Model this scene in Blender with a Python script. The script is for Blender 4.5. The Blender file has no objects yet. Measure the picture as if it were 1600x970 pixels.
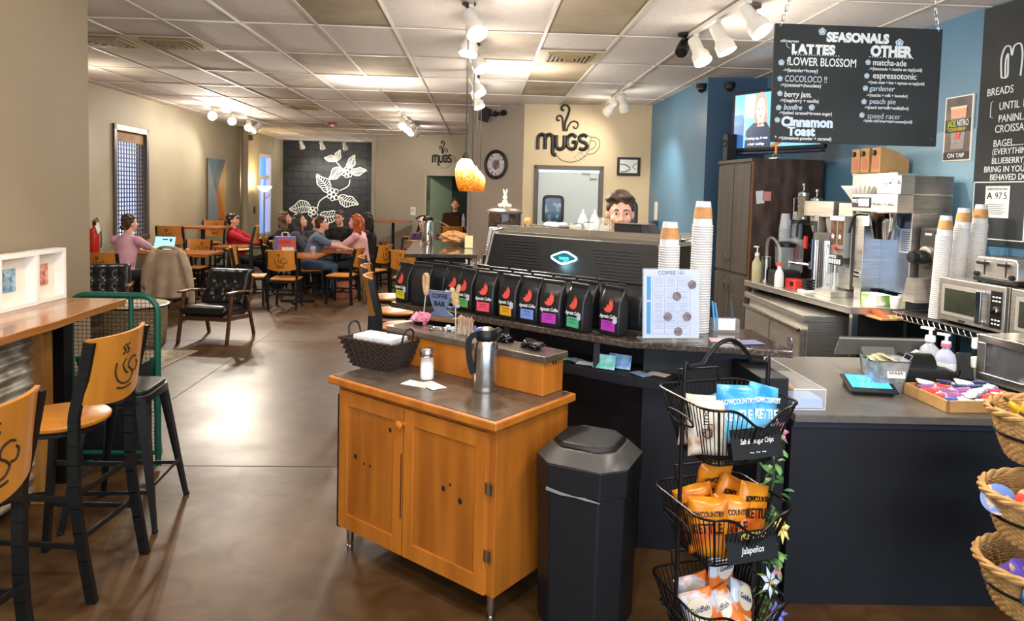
import bpy, bmesh, math, random
from mathutils import Vector, Matrix, Euler
random.seed(7)
sc = bpy.context.scene
COL = sc.collection
PI = math.pi

# ---------------------------------------------------------------- camera
EYE = Vector((0.0, 0.0, 1.78))
FPX, PPY, PITCH, ROLL, YAW = 1100.3, 365.9, .0583, .0254, .0463
_f = Vector((math.sin(YAW)*math.cos(PITCH), math.cos(YAW)*math.cos(PITCH), -math.sin(PITCH)))
_r0 = Vector((math.cos(YAW), -math.sin(YAW), 0))
_u0 = _r0.cross(_f)
CR = math.cos(ROLL)*_r0 + math.sin(ROLL)*_u0
CU = -math.sin(ROLL)*_r0 + math.cos(ROLL)*_u0
cam_data = bpy.data.cameras.new('camera')
cam_data.sensor_width = 36.0
cam_data.sensor_fit = 'HORIZONTAL'
cam_data.lens = FPX/1600*36
cam_data.shift_y = (PPY-485)/1600
cam_data.clip_start = .05
cam = bpy.data.objects.new('camera', cam_data)
COL.objects.link(cam)
cam.matrix_world = Matrix(((CR.x, CU.x, -_f.x, EYE.x), (CR.y, CU.y, -_f.y, EYE.y), (CR.z, CU.z, -_f.z, EYE.z), (0, 0, 0, 1)))
sc.camera = cam

# ---------------------------------------------------------------- world, exposure, daylight
W = bpy.data.worlds.new('world'); sc.world = W; W.use_nodes = True
W.node_tree.nodes['Background'].inputs[0].default_value = (.66, .80, 1.0, 1)
W.node_tree.nodes['Background'].inputs[1].default_value = 1.1
sc.view_settings.view_transform = 'Standard'
sc.view_settings.look = 'None'
sc.view_settings.exposure = 0.5
sc.view_settings.gamma = 1.0
sc.view_settings.use_curve_mapping = False
EN = 1.0            # strength of every lamp in the room
WARM = (1.0, .90, .77)
def add_light(kind, loc, energy, color=WARM, radius=.05, aim=None, angle=100, blend=.6, size=None, name='lamp_light'):
    d = bpy.data.lights.new(name, kind); d.energy = energy*EN; d.color = color
    if kind == 'AREA':
        d.shape = 'RECTANGLE'; d.size, d.size_y = size
    else:
        d.shadow_soft_size = radius
    if kind == 'SPOT':
        d.spot_size = math.radians(angle); d.spot_blend = blend
    o = bpy.data.objects.new(name, d); COL.objects.link(o); o.location = loc
    if aim is not None:
        o.rotation_euler = (Vector(aim)-Vector(loc)).to_track_quat('-Z', 'Y').to_euler()
    return o
# daylight through the shop front behind the camera (from the open street side of the room)
add_light('AREA', (.6, -2.9, 1.7), 170, (.74, .86, 1.0), aim=(.6, 5, 1.2), size=(6.5, 2.4), name='shopfront_daylight')

# ---------------------------------------------------------------- where a pixel's ray meets the room
def ray(px, py): return _f + (px-800)/FPX*CR - (py-PPY)/FPX*CU
def PZ(px, py, z):
    d = ray(px, py); return EYE + d*((z-EYE.z)/d.z)
def PY(px, py, y):
    d = ray(px, py); return EYE + d*(y/d.y)
def PX(px, py, x):
    d = ray(px, py); return EYE + d*(x/d.x)
def PP(px, py, a, b):                       # vertical plane through ground points a, b
    d = ray(px, py); n = Vector((-(b[1]-a[1]), b[0]-a[0])); s = (n.x*a[0]+n.y*a[1])/(n.x*d.x+n.y*d.y)
    return EYE + d*s

# ---------------------------------------------------------------- materials
def lin(c):
    c /= 255.0
    return c/12.92 if c <= .04045 else ((c+.055)/1.055)**2.4
def rgb(h):
    if isinstance(h, (tuple, list)): return tuple(h)[:3]
    h = h.lstrip('#'); return tuple(lin(int(h[i:i+2], 16)) for i in (0, 2, 4))
MATS = {}
def mat(name, col, rough=.5, metal=0.0, col2=None, scale=8.0, stretch=(1, 1, 1), lo=.35, hi=.65, bump=0.0, bscale=None, emit=0.0, ecol=None,
        trans=0.0, ior=1.45, alpha=1.0, coat=0.0, spec=.5, detail=4.0, rough2=None, coords='Object', sheen=0.0):
    if name in MATS: return MATS[name]
    m = bpy.data.materials.new(name); m.use_nodes = True; MATS[name] = m
    nt = m.node_tree; b = nt.nodes['Principled BSDF']; L = nt.links
    b.inputs['Base Color'].default_value = (*rgb(col), 1)
    b.inputs['Roughness'].default_value = rough
    b.inputs['Metallic'].default_value = metal
    b.inputs['IOR'].default_value = ior
    b.inputs['Transmission Weight'].default_value = trans
    b.inputs['Alpha'].default_value = alpha
    b.inputs['Coat Weight'].default_value = coat
    b.inputs['Coat Roughness'].default_value = .08
    b.inputs['Specular IOR Level'].default_value = spec
    b.inputs['Sheen Weight'].default_value = sheen
    if emit:
        b.inputs['Emission Color'].default_value = (*rgb(ecol or col), 1)
        b.inputs['Emission Strength'].default_value = emit
    if col2 is not None or bump or rough2 is not None:
        tc = nt.nodes.new('ShaderNodeTexCoord'); mp = nt.nodes.new('ShaderNodeMapping')
        mp.inputs['Scale'].default_value = stretch
        L.new(tc.outputs[coords], mp.inputs[0])
        n = nt.nodes.new('ShaderNodeTexNoise'); n.inputs['Scale'].default_value = scale; n.inputs['Detail'].default_value = detail
        L.new(mp.outputs[0], n.inputs['Vector'])
        if col2 is not None or rough2 is not None:
            mr = nt.nodes.new('ShaderNodeMapRange'); mr.inputs[1].default_value = lo; mr.inputs[2].default_value = hi
            L.new(n.outputs[0], mr.inputs[0])
        if col2 is not None:
            mx = nt.nodes.new('ShaderNodeMix'); mx.data_type = 'RGBA'
            mx.inputs[6].default_value = (*rgb(col), 1); mx.inputs[7].default_value = (*rgb(col2), 1)
            L.new(mr.outputs[0], mx.inputs[0]); L.new(mx.outputs[2], b.inputs['Base Color'])
        if rough2 is not None:
            mr2 = nt.nodes.new('ShaderNodeMapRange'); mr2.inputs[3].default_value = rough; mr2.inputs[4].default_value = rough2
            L.new(mr.outputs[0], mr2.inputs[0]); L.new(mr2.outputs[0], b.inputs['Roughness'])
        if bump:
            n2 = n
            if bscale:
                n2 = nt.nodes.new('ShaderNodeTexNoise'); n2.inputs['Scale'].default_value = bscale; n2.inputs['Detail'].default_value = 3
                L.new(mp.outputs[0], n2.inputs['Vector'])
            bp = nt.nodes.new('ShaderNodeBump'); bp.inputs['Strength'].default_value = bump; bp.inputs['Distance'].default_value = .01
            L.new(n2.outputs[0], bp.inputs['Height']); L.new(bp.outputs[0], b.inputs['Normal'])
    return m

# ---------------------------------------------------------------- mesh builder
class MB:
    def __init__(s): s.v = []; s.f = []; s.mi = []; s.m = 0; s.T = Matrix.Identity(4)
    def add(s, vs, fs):
        o = len(s.v)
        s.v += [s.T @ Vector(p) for p in vs]
        for f in fs: s.f.append([i+o for i in f]); s.mi.append(s.m)
        return s
    def box(s, c, d, rz=0, R=None):
        x, y, z = d[0]/2, d[1]/2, d[2]/2
        R = R or Matrix.Rotation(rz, 3, 'Z'); c = Vector(c)
        vs = [c + R @ Vector((i*x, j*y, k*z)) for k in (-1, 1) for j in (-1, 1) for i in (-1, 1)]
        return s.add(vs, [(0, 2, 3, 1), (4, 5, 7, 6), (0, 1, 5, 4), (2, 6, 7, 3), (0, 4, 6, 2), (1, 3, 7, 5)])
    def b2(s, a, b):
        return s.box([(a[i]+b[i])/2 for i in range(3)], [abs(b[i]-a[i]) for i in range(3)])
    def bar(s, p, q, w, h, up=(0, 0, 1)):                  # rectangular bar from p to q
        p, q = Vector(p), Vector(q); d = (q-p); L = d.length; d.normalize(); up = Vector(up)
        x = d.cross(up)
        if x.length < 1e-4: x = d.cross(Vector((1, 0, 0)))
        x.normalize(); y = x.cross(d)
        R = Matrix((x, d, y)).transposed()
        return s.box((p+q)/2, (w, L, h), R=R)
    def tube(s, pts, r, n=8, closed=False, cap=True):
        pts = [Vector(p) for p in pts]; N = len(pts)
        rs = r if isinstance(r, (list, tuple)) else [r]*N
        vs = []; nx = None
        for i, p in enumerate(pts):
            if closed: t = pts[(i+1) % N]-pts[i-1]
            else: t = pts[min(i+1, N-1)]-pts[max(i-1, 0)]
            if t.length < 1e-9: t = Vector((0, 0, 1))
            t.normalize()
            if nx is None:
                a = Vector((0, 0, 1)) if abs(t.z) < .9 else Vector((1, 0, 0)); nx = (a - t*a.dot(t)).normalized()
            else:
                nx = nx - t*nx.dot(t)
                nx = nx.normalized() if nx.length > 1e-6 else t.orthogonal().normalized()
            ny = t.cross(nx)
            for k in range(n):
                a = 2*PI*k/n; vs.append(p + (nx*math.cos(a)+ny*math.sin(a))*rs[i])
        fs = []
        for i in range(N if closed else N-1):
            a, b = i*n, ((i+1) % N)*n
            for k in range(n): fs.append((a+k, a+(k+1) % n, b+(k+1) % n, b+k))
        if cap and not closed: fs.append(tuple(range(n))[::-1]); fs.append(tuple((N-1)*n+k for k in range(n)))
        return s.add(vs, fs)
    def cyl(s, p, q, r, r2=None, n=16): return s.tube([p, q], [r, r if r2 is None else r2], n)
    def lathe(s, prof, c=(0, 0, 0), n=24, cap=True, sx=1.0, sy=1.0, M=None):
        c = Vector(c); vs = []
        for r, z in prof:
            for k in range(n):
                a = 2*PI*k/n; p = Vector((r*math.cos(a)*sx, r*math.sin(a)*sy, z)); vs.append(c + (M @ p if M else p))
        fs = []
        for i in range(len(prof)-1):
            for k in range(n): fs.append((i*n+k, i*n+(k+1) % n, (i+1)*n+(k+1) % n, (i+1)*n+k))
        if cap: fs.append(tuple(range(n))[::-1]); fs.append(tuple((len(prof)-1)*n+k for k in range(n)))
        return s.add(vs, fs)
    def prism(s, poly, z0, z1, M=None):
        n = len(poly); M = M or Matrix.Identity(4)
        vs = [M @ Vector((p[0], p[1], z0)) for p in poly]+[M @ Vector((p[0], p[1], z1)) for p in poly]
        return s.add(vs, [tuple(range(n))[::-1], tuple(range(n, 2*n))]+[(i, (i+1) % n, n+(i+1) % n, n+i) for i in range(n)])
    def ell(s, c, r, n=16, m=10, R=None):
        c = Vector(c); r = (r, r, r) if isinstance(r, (int, float)) else r; vs = []; fs = []
        for i in range(m+1):
            t = PI*i/m
            for k in range(n):
                a = 2*PI*k/n
                p = Vector((r[0]*math.sin(t)*math.cos(a), r[1]*math.sin(t)*math.sin(a), -r[2]*math.cos(t)))
                vs.append(c + (R @ p if R else p))
        for i in range(m):
            for k in range(n): fs.append((i*n+k, i*n+(k+1) % n, (i+1)*n+(k+1) % n, (i+1)*n+k))
        return s.add(vs, fs)
    def grid(s, fn, nu, nv, closed=False, thick=0.0):
        vs = [Vector(fn(i/nu, j/nv)) for j in range(nv+1) for i in range(nu+1)]; w = nu+1
        fs = [(j*w+i, j*w+i+1, (j+1)*w+i+1, (j+1)*w+i) for j in range(nv) for i in range(nu)]
        return s.add(vs, fs)
    def mesh(s, name):
        me = bpy.data.meshes.new(name); me.from_pydata([tuple(p) for p in s.v], [], s.f); me.validate(); me.update()
        return me
    def build(s, name, mats, parent=None, loc=None, rz=0.0, bevel=0.0, smooth=False, sub=0, solid=0.0, weld=False, auto=None):
        me = s.mesh(name)
        mats = mats if isinstance(mats, (list, tuple)) else [mats]
        for m in mats: me.materials.append(m)
        if len(mats) > 1 and len(me.polygons) == len(s.mi): me.polygons.foreach_set('material_index', s.mi)
        bm = bmesh.new(); bm.from_mesh(me)
        if weld or sub: bmesh.ops.remove_doubles(bm, verts=bm.verts, dist=1e-5)
        bmesh.ops.recalc_face_normals(bm, faces=bm.faces); bm.to_mesh(me); bm.free()
        if smooth:
            me.polygons.foreach_set('use_smooth', [True]*len(me.polygons))
            if auto is None: auto = 40
            if auto < 180: me.set_sharp_from_angle(angle=math.radians(auto))
        o = bpy.data.objects.new(name, me); COL.objects.link(o)
        if parent is not None: o.parent = parent
        if loc is not None: o.location = loc
        if rz: o.rotation_euler = (0, 0, rz)
        if solid: md = o.modifiers.new('solid', 'SOLIDIFY'); md.thickness = solid; md.offset = 0
        if sub: md = o.modifiers.new('sub', 'SUBSURF'); md.levels = sub; md.render_levels = sub
        if bevel:
            md = o.modifiers.new('bevel', 'BEVEL'); md.width = bevel; md.segments = 2; md.limit_method = 'ANGLE'; md.angle_limit = math.radians(40)
            me.polygons.foreach_set('use_smooth', [True]*len(me.polygons)); md.harden_normals = True
        return o

def thing(name, label, cat, loc=(0, 0, 0), rz=0.0, group=None):
    o = bpy.data.objects.new(name, None); COL.objects.link(o); o.empty_display_size = .1
    o.location = loc; o.rotation_euler = (0, 0, rz); o['label'] = label; o['category'] = cat
    if group: o['group'] = group
    return o
def tag(o, label, cat, group=None, kind=None):
    o['label'] = label; o['category'] = cat
    if group: o['group'] = group
    if kind: o['kind'] = kind
    return o
def struct(o):
    o['kind'] = 'structure'; return o
def dup(root, loc, rz=0.0, label=None, group=None, scale=None):
    r = root.copy(); COL.objects.link(r); r.location = loc; r.rotation_euler = (0, 0, rz)
    if label: r['label'] = label
    if group: r['group'] = group
    if scale: r.scale = scale if isinstance(scale, (tuple, list)) else (scale,)*3
    for ch in list(root.children):
        c = ch.copy(); COL.objects.link(c); c.parent = r
        for g in list(ch.children):
            d = g.copy(); COL.objects.link(d); d.parent = c
    return r
def frame(o, n, up=(0, 0, 1)):              # x = right, y = up, z = n (towards the viewer)
    n = Vector(n).normalized(); up = Vector(up); x = up.cross(n).normalized(); y = n.cross(x); o = Vector(o)
    return Matrix(((x.x, y.x, n.x, o.x), (x.y, y.y, n.y, o.y), (x.z, y.z, n.z, o.z), (0, 0, 0, 1)))
def text(body, size, M, m, parent=None, name='lettering', align='CENTER', thick=.0, depth=.0008, shear=0.0, spacing=1.0, sx=1.0):
    cu = bpy.data.curves.new('t', 'FONT'); cu.body = body; cu.size = size; cu.align_x = align; cu.align_y = 'CENTER'
    cu.extrude = depth; cu.offset = thick*size; cu.shear = shear; cu.space_character = spacing; cu.resolution_u = 3
    ob = bpy.data.objects.new('t', cu); COL.objects.link(ob)
    dg = bpy.context.evaluated_depsgraph_get()
    me = bpy.data.meshes.new_from_object(ob.evaluated_get(dg)); me.name = name
    bpy.data.objects.remove(ob); bpy.data.curves.remove(cu)
    me.transform(M @ Matrix.Diagonal((sx, 1, 1, 1))); me.materials.clear(); me.materials.append(m)
    o = bpy.data.objects.new(name, me); COL.objects.link(o)
    if parent is not None: o.parent = parent
    return o
def join_text(items, m, parent, name='lettering'):       # many lines of writing on one board become one part
    mb = MB()
    for body, size, M, kw in items:
        o = text(body, size, M, m, None, 't', **kw); me = o.data
        base = len(mb.v); mb.v += [v.co.copy() for v in me.vertices]
        for p in me.polygons: mb.f.append([base+i for i in p.vertices]); mb.mi.append(0)
        bpy.data.objects.remove(o); bpy.data.meshes.remove(me)
    return mb.build(name, m, parent)
def arc(cx, cy, r, a0, a1, n=12):
    return [(cx+r*math.cos(math.radians(a0+(a1-a0)*i/n)), cy+r*math.sin(math.radians(a0+(a1-a0)*i/n))) for i in range(n+1)]
def spline(pts, k=6):                       # Catmull-Rom through points of any dimension
    P = [Vector(p) for p in pts]; out = []
    for i in range(len(P)-1):
        a, b, c, d = P[max(i-1, 0)], P[i], P[i+1], P[min(i+2, len(P)-1)]
        for j in range(k):
            t = j/k; out.append(.5*((2*b)+(c-a)*t+(2*a-5*b+4*c-d)*t*t+(3*b-a-3*c+d)*t**3))
    out.append(P[-1]); return out
def stroke(mb, pts, r, M, n=6, k=5):        # a raised line on a surface, points in the surface's own x, y
    mb.tube([M @ Vector((p[0], p[1], 0)) for p in (spline(pts, k) if k else pts)], r, n)
def remesh(mb, name, m, parent, voxel=.012, smooth=2):    # one continuous skin over overlapping volumes
    me = mb.mesh(name); bm = bmesh.new(); bm.from_mesh(me); bmesh.ops.recalc_face_normals(bm, faces=bm.faces); bm.to_mesh(me); bm.free()
    ob = bpy.data.objects.new('t', me); COL.objects.link(ob)
    md = ob.modifiers.new('r', 'REMESH'); md.mode = 'VOXEL'; md.voxel_size = voxel; md.use_smooth_shade = True
    if smooth: md = ob.modifiers.new('s', 'SMOOTH'); md.iterations = smooth; md.factor = .5
    dg = bpy.context.evaluated_depsgraph_get(); me2 = bpy.data.meshes.new_from_object(ob.evaluated_get(dg))
    bpy.data.objects.remove(ob); bpy.data.meshes.remove(me)
    me2.name = name; me2.materials.clear(); me2.materials.append(m)
    me2.polygons.foreach_set('use_smooth', [True]*len(me2.polygons))
    o = bpy.data.objects.new(name, me2); COL.objects.link(o)
    if parent is not None: o.parent = parent
    return o
# ================================================================ the room
CEIL = 3.08
m_wall = mat('wall_beige', '#aba189', .62, col2='#a39981', scale=1.2, bump=.04, bscale=160)
m_wall_near = mat('wall_taupe', '#9a8a70', .6, col2='#92826a', scale=1.0, bump=.04, bscale=160)
m_wall_mugs = mat('wall_grey', '#a8a090', .5, col2='#9f9787', scale=1.0, bump=.04, bscale=160)
m_wall_clock = mat('wall_grey_brown', '#93887b', .6, col2='#8b8073', scale=1.0, bump=.04, bscale=160)
m_wall_kitchen = mat('wall_tan', '#bcab8c', .6, col2='#b3a283', scale=1.0, bump=.04, bscale=160)
m_blue = mat('wall_blue', '#557f9c', .42, col2='#4d7692', scale=1.5, bump=.03, bscale=120)
m_navy = mat('wall_navy', '#2c5170', .5, col2='#284b69', scale=1.5, bump=.03, bscale=120)
m_trim_dark = mat('door_frame_brown', '#4f463c', .45)
m_tile = mat('ceiling_tile', '#e3dcd6', .9, col2='#d8cfc9', scale=26, lo=.3, hi=.75, bump=.35, bscale=240)
m_tile2 = mat('ceiling_tile_aged', '#c6bbae', .9, col2='#b3a795', scale=4, bump=.3, bscale=240)
m_tile3 = mat('ceiling_tile_stained', '#b0a28a', .85, col2='#9c8e74', scale=2.5, bump=.1, bscale=200)
m_tbar = mat('ceiling_bar', '#d9d2c8', .5)
m_black = mat('black_metal', '#141414', .38, spec=.4)
m_blackmatte = mat('black_matte', '#121315', .62)
m_white = mat('white_plastic', '#e8e6e2', .4)
m_steel = mat('stainless_steel', '#d4d1ca', .32, .92, col2='#bdb9b1', scale=3, stretch=(1, 1, 30), bump=.02, bscale=60)
m_steel2 = mat('brushed_steel', '#c9c6c0', .22, 1.0)
m_chrome = mat('chrome', '#dadada', .08, 1.0)
m_chalkwhite = mat('chalk_white', '#dfe3e2', .8)
m_chalkblue = mat('chalk_pale_blue', '#c4d6e2', .8)
m_glass = mat('clear_glass', '#f4fafa', .03, trans=1.0, ior=1.45)
m_clear = mat('clear_plastic', '#f2f4f4', .06, alpha=.13, spec=.6)
m_dark = mat('near_black', '#0b0b0d', .5)

# ---- floor: stained, sealed concrete with sawn joints
fl = mat('floor_concrete', '#4d341c', .35, col2='#36200b', scale=.9, lo=.36, hi=.66, rough2=.50, detail=9, bump=.05, bscale=14, spec=.32)
nt = fl.node_tree; b = nt.nodes['Principled BSDF']
n = nt.nodes.new('ShaderNodeTexNoise'); n.inputs['Scale'].default_value = 5.5; n.inputs['Detail'].default_value = 8; n.inputs['Distortion'].default_value = .7
tc = nt.nodes.new('ShaderNodeTexCoord'); nt.links.new(tc.outputs['Object'], n.inputs['Vector'])
mr = nt.nodes.new('ShaderNodeMapRange'); mr.inputs[1].default_value = .38; mr.inputs[2].default_value = .72; mr.inputs[4].default_value = .75
nt.links.new(n.outputs[0], mr.inputs[0])
mx = nt.nodes.new('ShaderNodeMix'); mx.data_type = 'RGBA'; mx.inputs[7].default_value = (*rgb('#5a442b'), 1)
src = b.inputs['Base Color'].links[0].from_socket
nt.links.new(mr.outputs[0], mx.inputs[0]); nt.links.new(src, mx.inputs[6]); nt.links.new(mx.outputs[2], b.inputs['Base Color'])
struct(MB().b2((-6, -3.2, -.1), (4.2, 20.2, 0)).build('floor', fl))
m_joint = mat('floor_joint', '#2b231b', .8)
for i, (a, c) in enumerate((((-2.7, 4.462), (3.6, 4.478)), ((-2.516, 4.47), (-2.516, 20)), ((-5.6, 8.157), (3, 8.173)), ((-5.6, 11.86), (3, 11.86)), ((.9, 4.47), (.9, 20)))):
    struct(MB().bar((a[0], a[1], .0004), (c[0], c[1], .0004), .007, .0012).build('trim_%d' % (i+1), m_joint))

# ---- ceiling: lay-in tiles on a grid of bars
cb = MB(); X0, Y0 = -2.553, 5.787
stained = {(5, -1), (2, -1), (2, 1), (5, 1), (5, 2), (2, 3), (-1, 3)}
aged = {(-1, 1), (-3, 2), (0, 2), (-2, 3), (3, 3), (3, 4), (0, 5), (-1, 4), (1, 5), (-3, 1), (4, 0)}
rt = random.Random(3)
for i in range(-6, 11):
    for j in range(-8, 12):
        x, y = X0+.61*i, Y0+1.22*j
        cb.m = 2 if (i, j) in stained else 1 if (i, j) in aged or rt.random() < .10 else 0
        s = .004 if cb.m == 0 else .008
        N = 4                                             # each tile sags a little in its bay
        base = CEIL+.008
        cb.grid(lambda u, v: (x+.61*u, y+1.22*v, base - s*math.sin(PI*u)*math.sin(PI*v)), N, N)
struct(cb.build('ceiling', [m_tile, m_tile2, m_tile3], smooth=True, auto=180))
tb = MB()
for i in range(-6, 11): tb.b2((X0+.61*i-.012, -4, CEIL-.004), (X0+.61*i+.012, 20, CEIL+.004))
for j in range(-8, 12): tb.b2((-6, Y0+1.22*j-.011, CEIL-.003), (3.9, Y0+1.22*j+.011, CEIL+.005))
struct(tb.build('trim_6', m_tbar))
struct(MB().b2((-6, -3.2, 3.13), (4.2, 20.2, 3.25)).build('roof', m_wall))

# ---- walls
def wall(name, a, b, m, holes=(), z0=0, z1=3.1, t=.14):   # face runs a -> b, room on the right-hand side
    a = Vector((a[0], a[1], 0)); b = Vector((b[0], b[1], 0)); d = (b-a).normalized(); L = (b-a).length; n = Vector((-d.y, d.x, 0))
    M = Matrix(((d.x, n.x, 0, a.x), (d.y, n.y, 0, a.y), (0, 0, 1, 0), (0, 0, 0, 1)))
    mb = MB(); mb.T = M
    u = 0
    for (u0, u1, h0, h1) in sorted(holes):
        mb.b2((u, 0, z0), (u0, t, z1))
        if h0 > z0: mb.b2((u0, 0, z0), (u1, t, h0))
        mb.b2((u0, 0, h1), (u1, t, z1)); u = u1
    mb.b2((u, 0, z0), (L, t, z1))
    struct(mb.build(name, m)); return M
LA, LB = (-5.0, 4.9), (-5.5, 19.95)
M_left = wall('wall_left', LA, LB, m_wall, [(5.37, 6.33, 1.0, 2.53), (12.67, 13.8, .55, 2.6)])
struct(MB().b2((-2.76, -3.2, 0), (-2.58, 4.78, 3.1)).build('wall_near', m_wall_near))
struct(MB().b2((-5.1, 4.64, 0), (-2.76, 4.78, 3.1)).build('wall_left_front', m_wall))
# painted block wall: courses as real relief
m_block = mat('wall_black_block', '#26282c', .55, col2='#212327', scale=3, bump=.25, bscale=90)
bw = MB(); bw.b2((-5.6, 19.93, 0), (-2.4, 20.1, 3.1))
for r in range(16):
    z = r*.203; x = -5.6 - (.203 if r % 2 else 0)
    while x < -2.45:
        x0, x1 = max(x+.004, -5.59), min(x+.402, -2.42)
        if x1-x0 > .05: bw.b2((x0, 19.915, z+.004), (x1, 19.94, min(z+.199, 3.09)))
        x += .406
struct(bw.build('wall_back', m_block, bevel=.003))
M_mugs = wall('wall_back_right', (-2.6, 17.7), (-.1, 15.906), m_wall_mugs, [(1.63, 2.88, 0, 2.14)])
struct(MB().b2((-2.72, 17.75, 0), (-2.6, 19.93, 3.1)).build('wall_back_return', m_wall_mugs))
M_clock = wall('wall_clock', (-.144, 11.003), (.62, 10.37), m_wall_clock)
struct(MB().bar((-.144, 11.06, 1.55), (-.144, 16, 1.55), .12, 3.1).build('wall_clock_return', m_wall_clock))
M_kit = wall('wall_kitchen', (.62, 10.37), (2.44, 10.068), m_wall_kitchen, [(.222, 1.115, 0, 2.14)])
wall('wall_side', (2.43, 10.1), (2.443, 7.62), m_blue)
wall('wall_television', (2.443, 7.62), (3.09, 7.52), m_navy)
RA, RB = (3.058, 7.53), (4.02, -3.0)
M_right = wall('wall_right', RA, RB, m_blue)
def RP(y): return RA[0]+(RB[0]-RA[0])*(y-RA[1])/(RB[1]-RA[1])
N_R = Vector((-(RA[1]-RB[1]), -(RB[0]-RA[0]), 0)).normalized()          # out of the right wall into the room
D_R = Vector((RA[0]-RB[0], RA[1]-RB[1], 0)).normalized()                # along it, away from the viewer
if N_R.x > 0: N_R = -N_R
def onright(y, off=0.0, z=0.0):
    return Vector((RP(y), y, z)) + N_R*off
# faint mountain ridge painted on the blue wall
mt = MB(); ridge = [(5.85, 2.12), (5.6, 2.2), (5.4, 2.28), (5.15, 2.22), (4.95, 2.3), (4.75, 2.26), (4.62, 2.3)]
pts = [onright(y, .003, z) for y, z in ridge]; low = [onright(y, .003, 1.3) for y, z in ridge]
mt.add(pts+low, [(i, i+1, 7+i+1, 7+i) for i in range(6)])
struct(mt.build('trim_7', mat('mountain_blue', '#7ba0b4', .5)))
# baseboards where they show
m_base = mat('baseboard_dark', '#2d2926', .5)
struct(MB().bar((-2.57, 4.77, .05), (-2.57, -3, .05), .02, .1).build('baseboard_near', m_base))
b0, b1 = Vector((*LA, .05)), Vector((*LB, .05))
struct(MB().bar(b0+Vector((.012, 0, 0)), b1+Vector((.012, 0, 0)), .02, .1).build('baseboard_left', m_base))
struct(MB().bar((-2.6, 17.68, .05), (-1.3, 16.75, .05), .02, .1).build('baseboard_back', m_base))

# ---- window with a woven lattice screen, left wall
T = M_left
m_win = mat('window_frame_brown', '#54483e', .4)
mb = MB(); mb.T = T
for a, c in (((5.29, -.03, .95), (5.37, .03, 2.62)), ((6.33, -.03, .95), (6.41, .03, 2.62)), ((5.29, -.03, 2.53), (6.41, .03, 2.62)), ((5.29, -.04, .92), (6.41, .03, 1.0))): mb.b2(a, c)
w1 = struct(mb.build('window_1', m_win, bevel=.006))
mb = MB(); mb.T = T; m_lat = mat('lattice_brown', '#3c302b', .5)
n = 11
for i in range(n+1): u = 5.38+.94*i/n; mb.b2((u-.008, .035, 1.0), (u+.008, .045, 2.53))
n = 24
for i in range(n+1): z = 1.0+1.53*i/n; mb.b2((5.37, .028, z-.008), (6.33, .036, z+.008))
struct(mb.build('lattice_screen', m_lat, w1))
mb = MB(); mb.T = T; mb.b2((5.37, .02, 2.38), (6.33, .027, 2.53)); struct(mb.build('bamboo_valance', mat('bamboo', '#b08a58', .7, col2='#7d5d38', scale=18, stretch=(.3, .3, 12)), w1))
m_day = mat('dusk_sky_outside', '#9fb4e6', .3, emit=1.25, ecol='#a9bdf0', col2='#b08a9a')
mb = MB(); mb.T = T; mb.b2((5.3, .16, .9), (6.4, .17, 2.6)); struct(mb.build('window_glow', m_day, w1))
# tall white window further back
mb = MB(); mb.T = T
for a, c in (((12.67, .0, .55), (12.75, .12, 2.6)), ((13.72, .0, .55), (13.8, .12, 2.6)), ((12.67, .0, 2.52), (13.8, .12, 2.6)), ((12.67, .0, .55), (13.8, .12, .63)), ((12.67, .02, 1.98), (13.8, .1, 2.06)), ((13.2, .04, .55), (13.26, .1, 1.98))): mb.b2(a, c)
w2 = struct(mb.build('window_2', m_white, bevel=.004))
mb = MB(); mb.T = T; mb.b2((12.6, .16, .5), (13.9, .17, 2.65)); struct(mb.build('window_glow', mat('evening_sky_outside', '#3f7fe0', .3, emit=1.1, ecol='#4d86e6'), w2))
# ---- dark doorway in the back wall
T = M_mugs; mb = MB(); mb.T = T
m_mint = mat('mint_jamb', '#a9bfa4', .5)
mb.b2((1.60, -.002, 0), (1.63, 1.1, 2.16)); mb.b2((2.88, -.002, 0), (2.92, 1.1, 2.16)); mb.b2((1.6, .1, 2.14), (2.92, 1.1, 2.2))
d1 = struct(mb.build('door_1', m_mint))
mb = MB(); mb.T = T; mb.b2((1.62, .98, 0), (2.9, 1.05, 2.14)); struct(mb.build('door_leaf', mat('dark_green_door', '#1d2f28', .45), d1))
mb = MB(); mb.T = T; mb.b2((2.0, .955, 1.52), (2.36, .98, 1.66)); mb.b2((1.8, .94, 1.0), (1.95, .98, 1.06))
sgn = mb.build('door_sign', mat('door_sign_dark', '#20272a', .4), d1); mb = MB(); mb.T = T; mb.b2((2.16, .95, 1.55), (2.33, .954, 1.63)); mb.build('sign_plate', m_white, sgn)
# ---- swing door to the kitchen
T = M_kit; mb = MB(); mb.T = T
for a, c in (((.165, -.025, 0), (.225, .1, 2.2)), ((1.115, -.025, 0), (1.175, .1, 2.2)), ((.165, -.025, 2.14), (1.175, .1, 2.2))): mb.b2(a, c)
d2 = struct(mb.build('door_2', m_trim_dark, bevel=.004))
m_doorw = mat('swing_door_white', '#a9b2b4', .35)
mb = MB(); mb.T = T; u0, u1, z0, z1 = .31, .60, 1.36, 1.75
mb.b2((.235, .03, .02), (u0, .07, 2.1)); mb.b2((u1, .03, .02), (1.105, .07, 2.1)); mb.b2((u0, .03, .02), (u1, .07, z0)); mb.b2((u0, .03, z1), (u1, .07, 2.1))
struct(mb.build('door_leaf', m_doorw, d2))
mb = MB(); mb.T = T; mb.b2((.225, .05, 2.1), (1.115, .1, 2.14)); struct(mb.build('door_gap', mat('kitchen_light_strip', '#bfe8e6', .4, emit=.8), d2))
mb = MB(); mb.T = T
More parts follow.
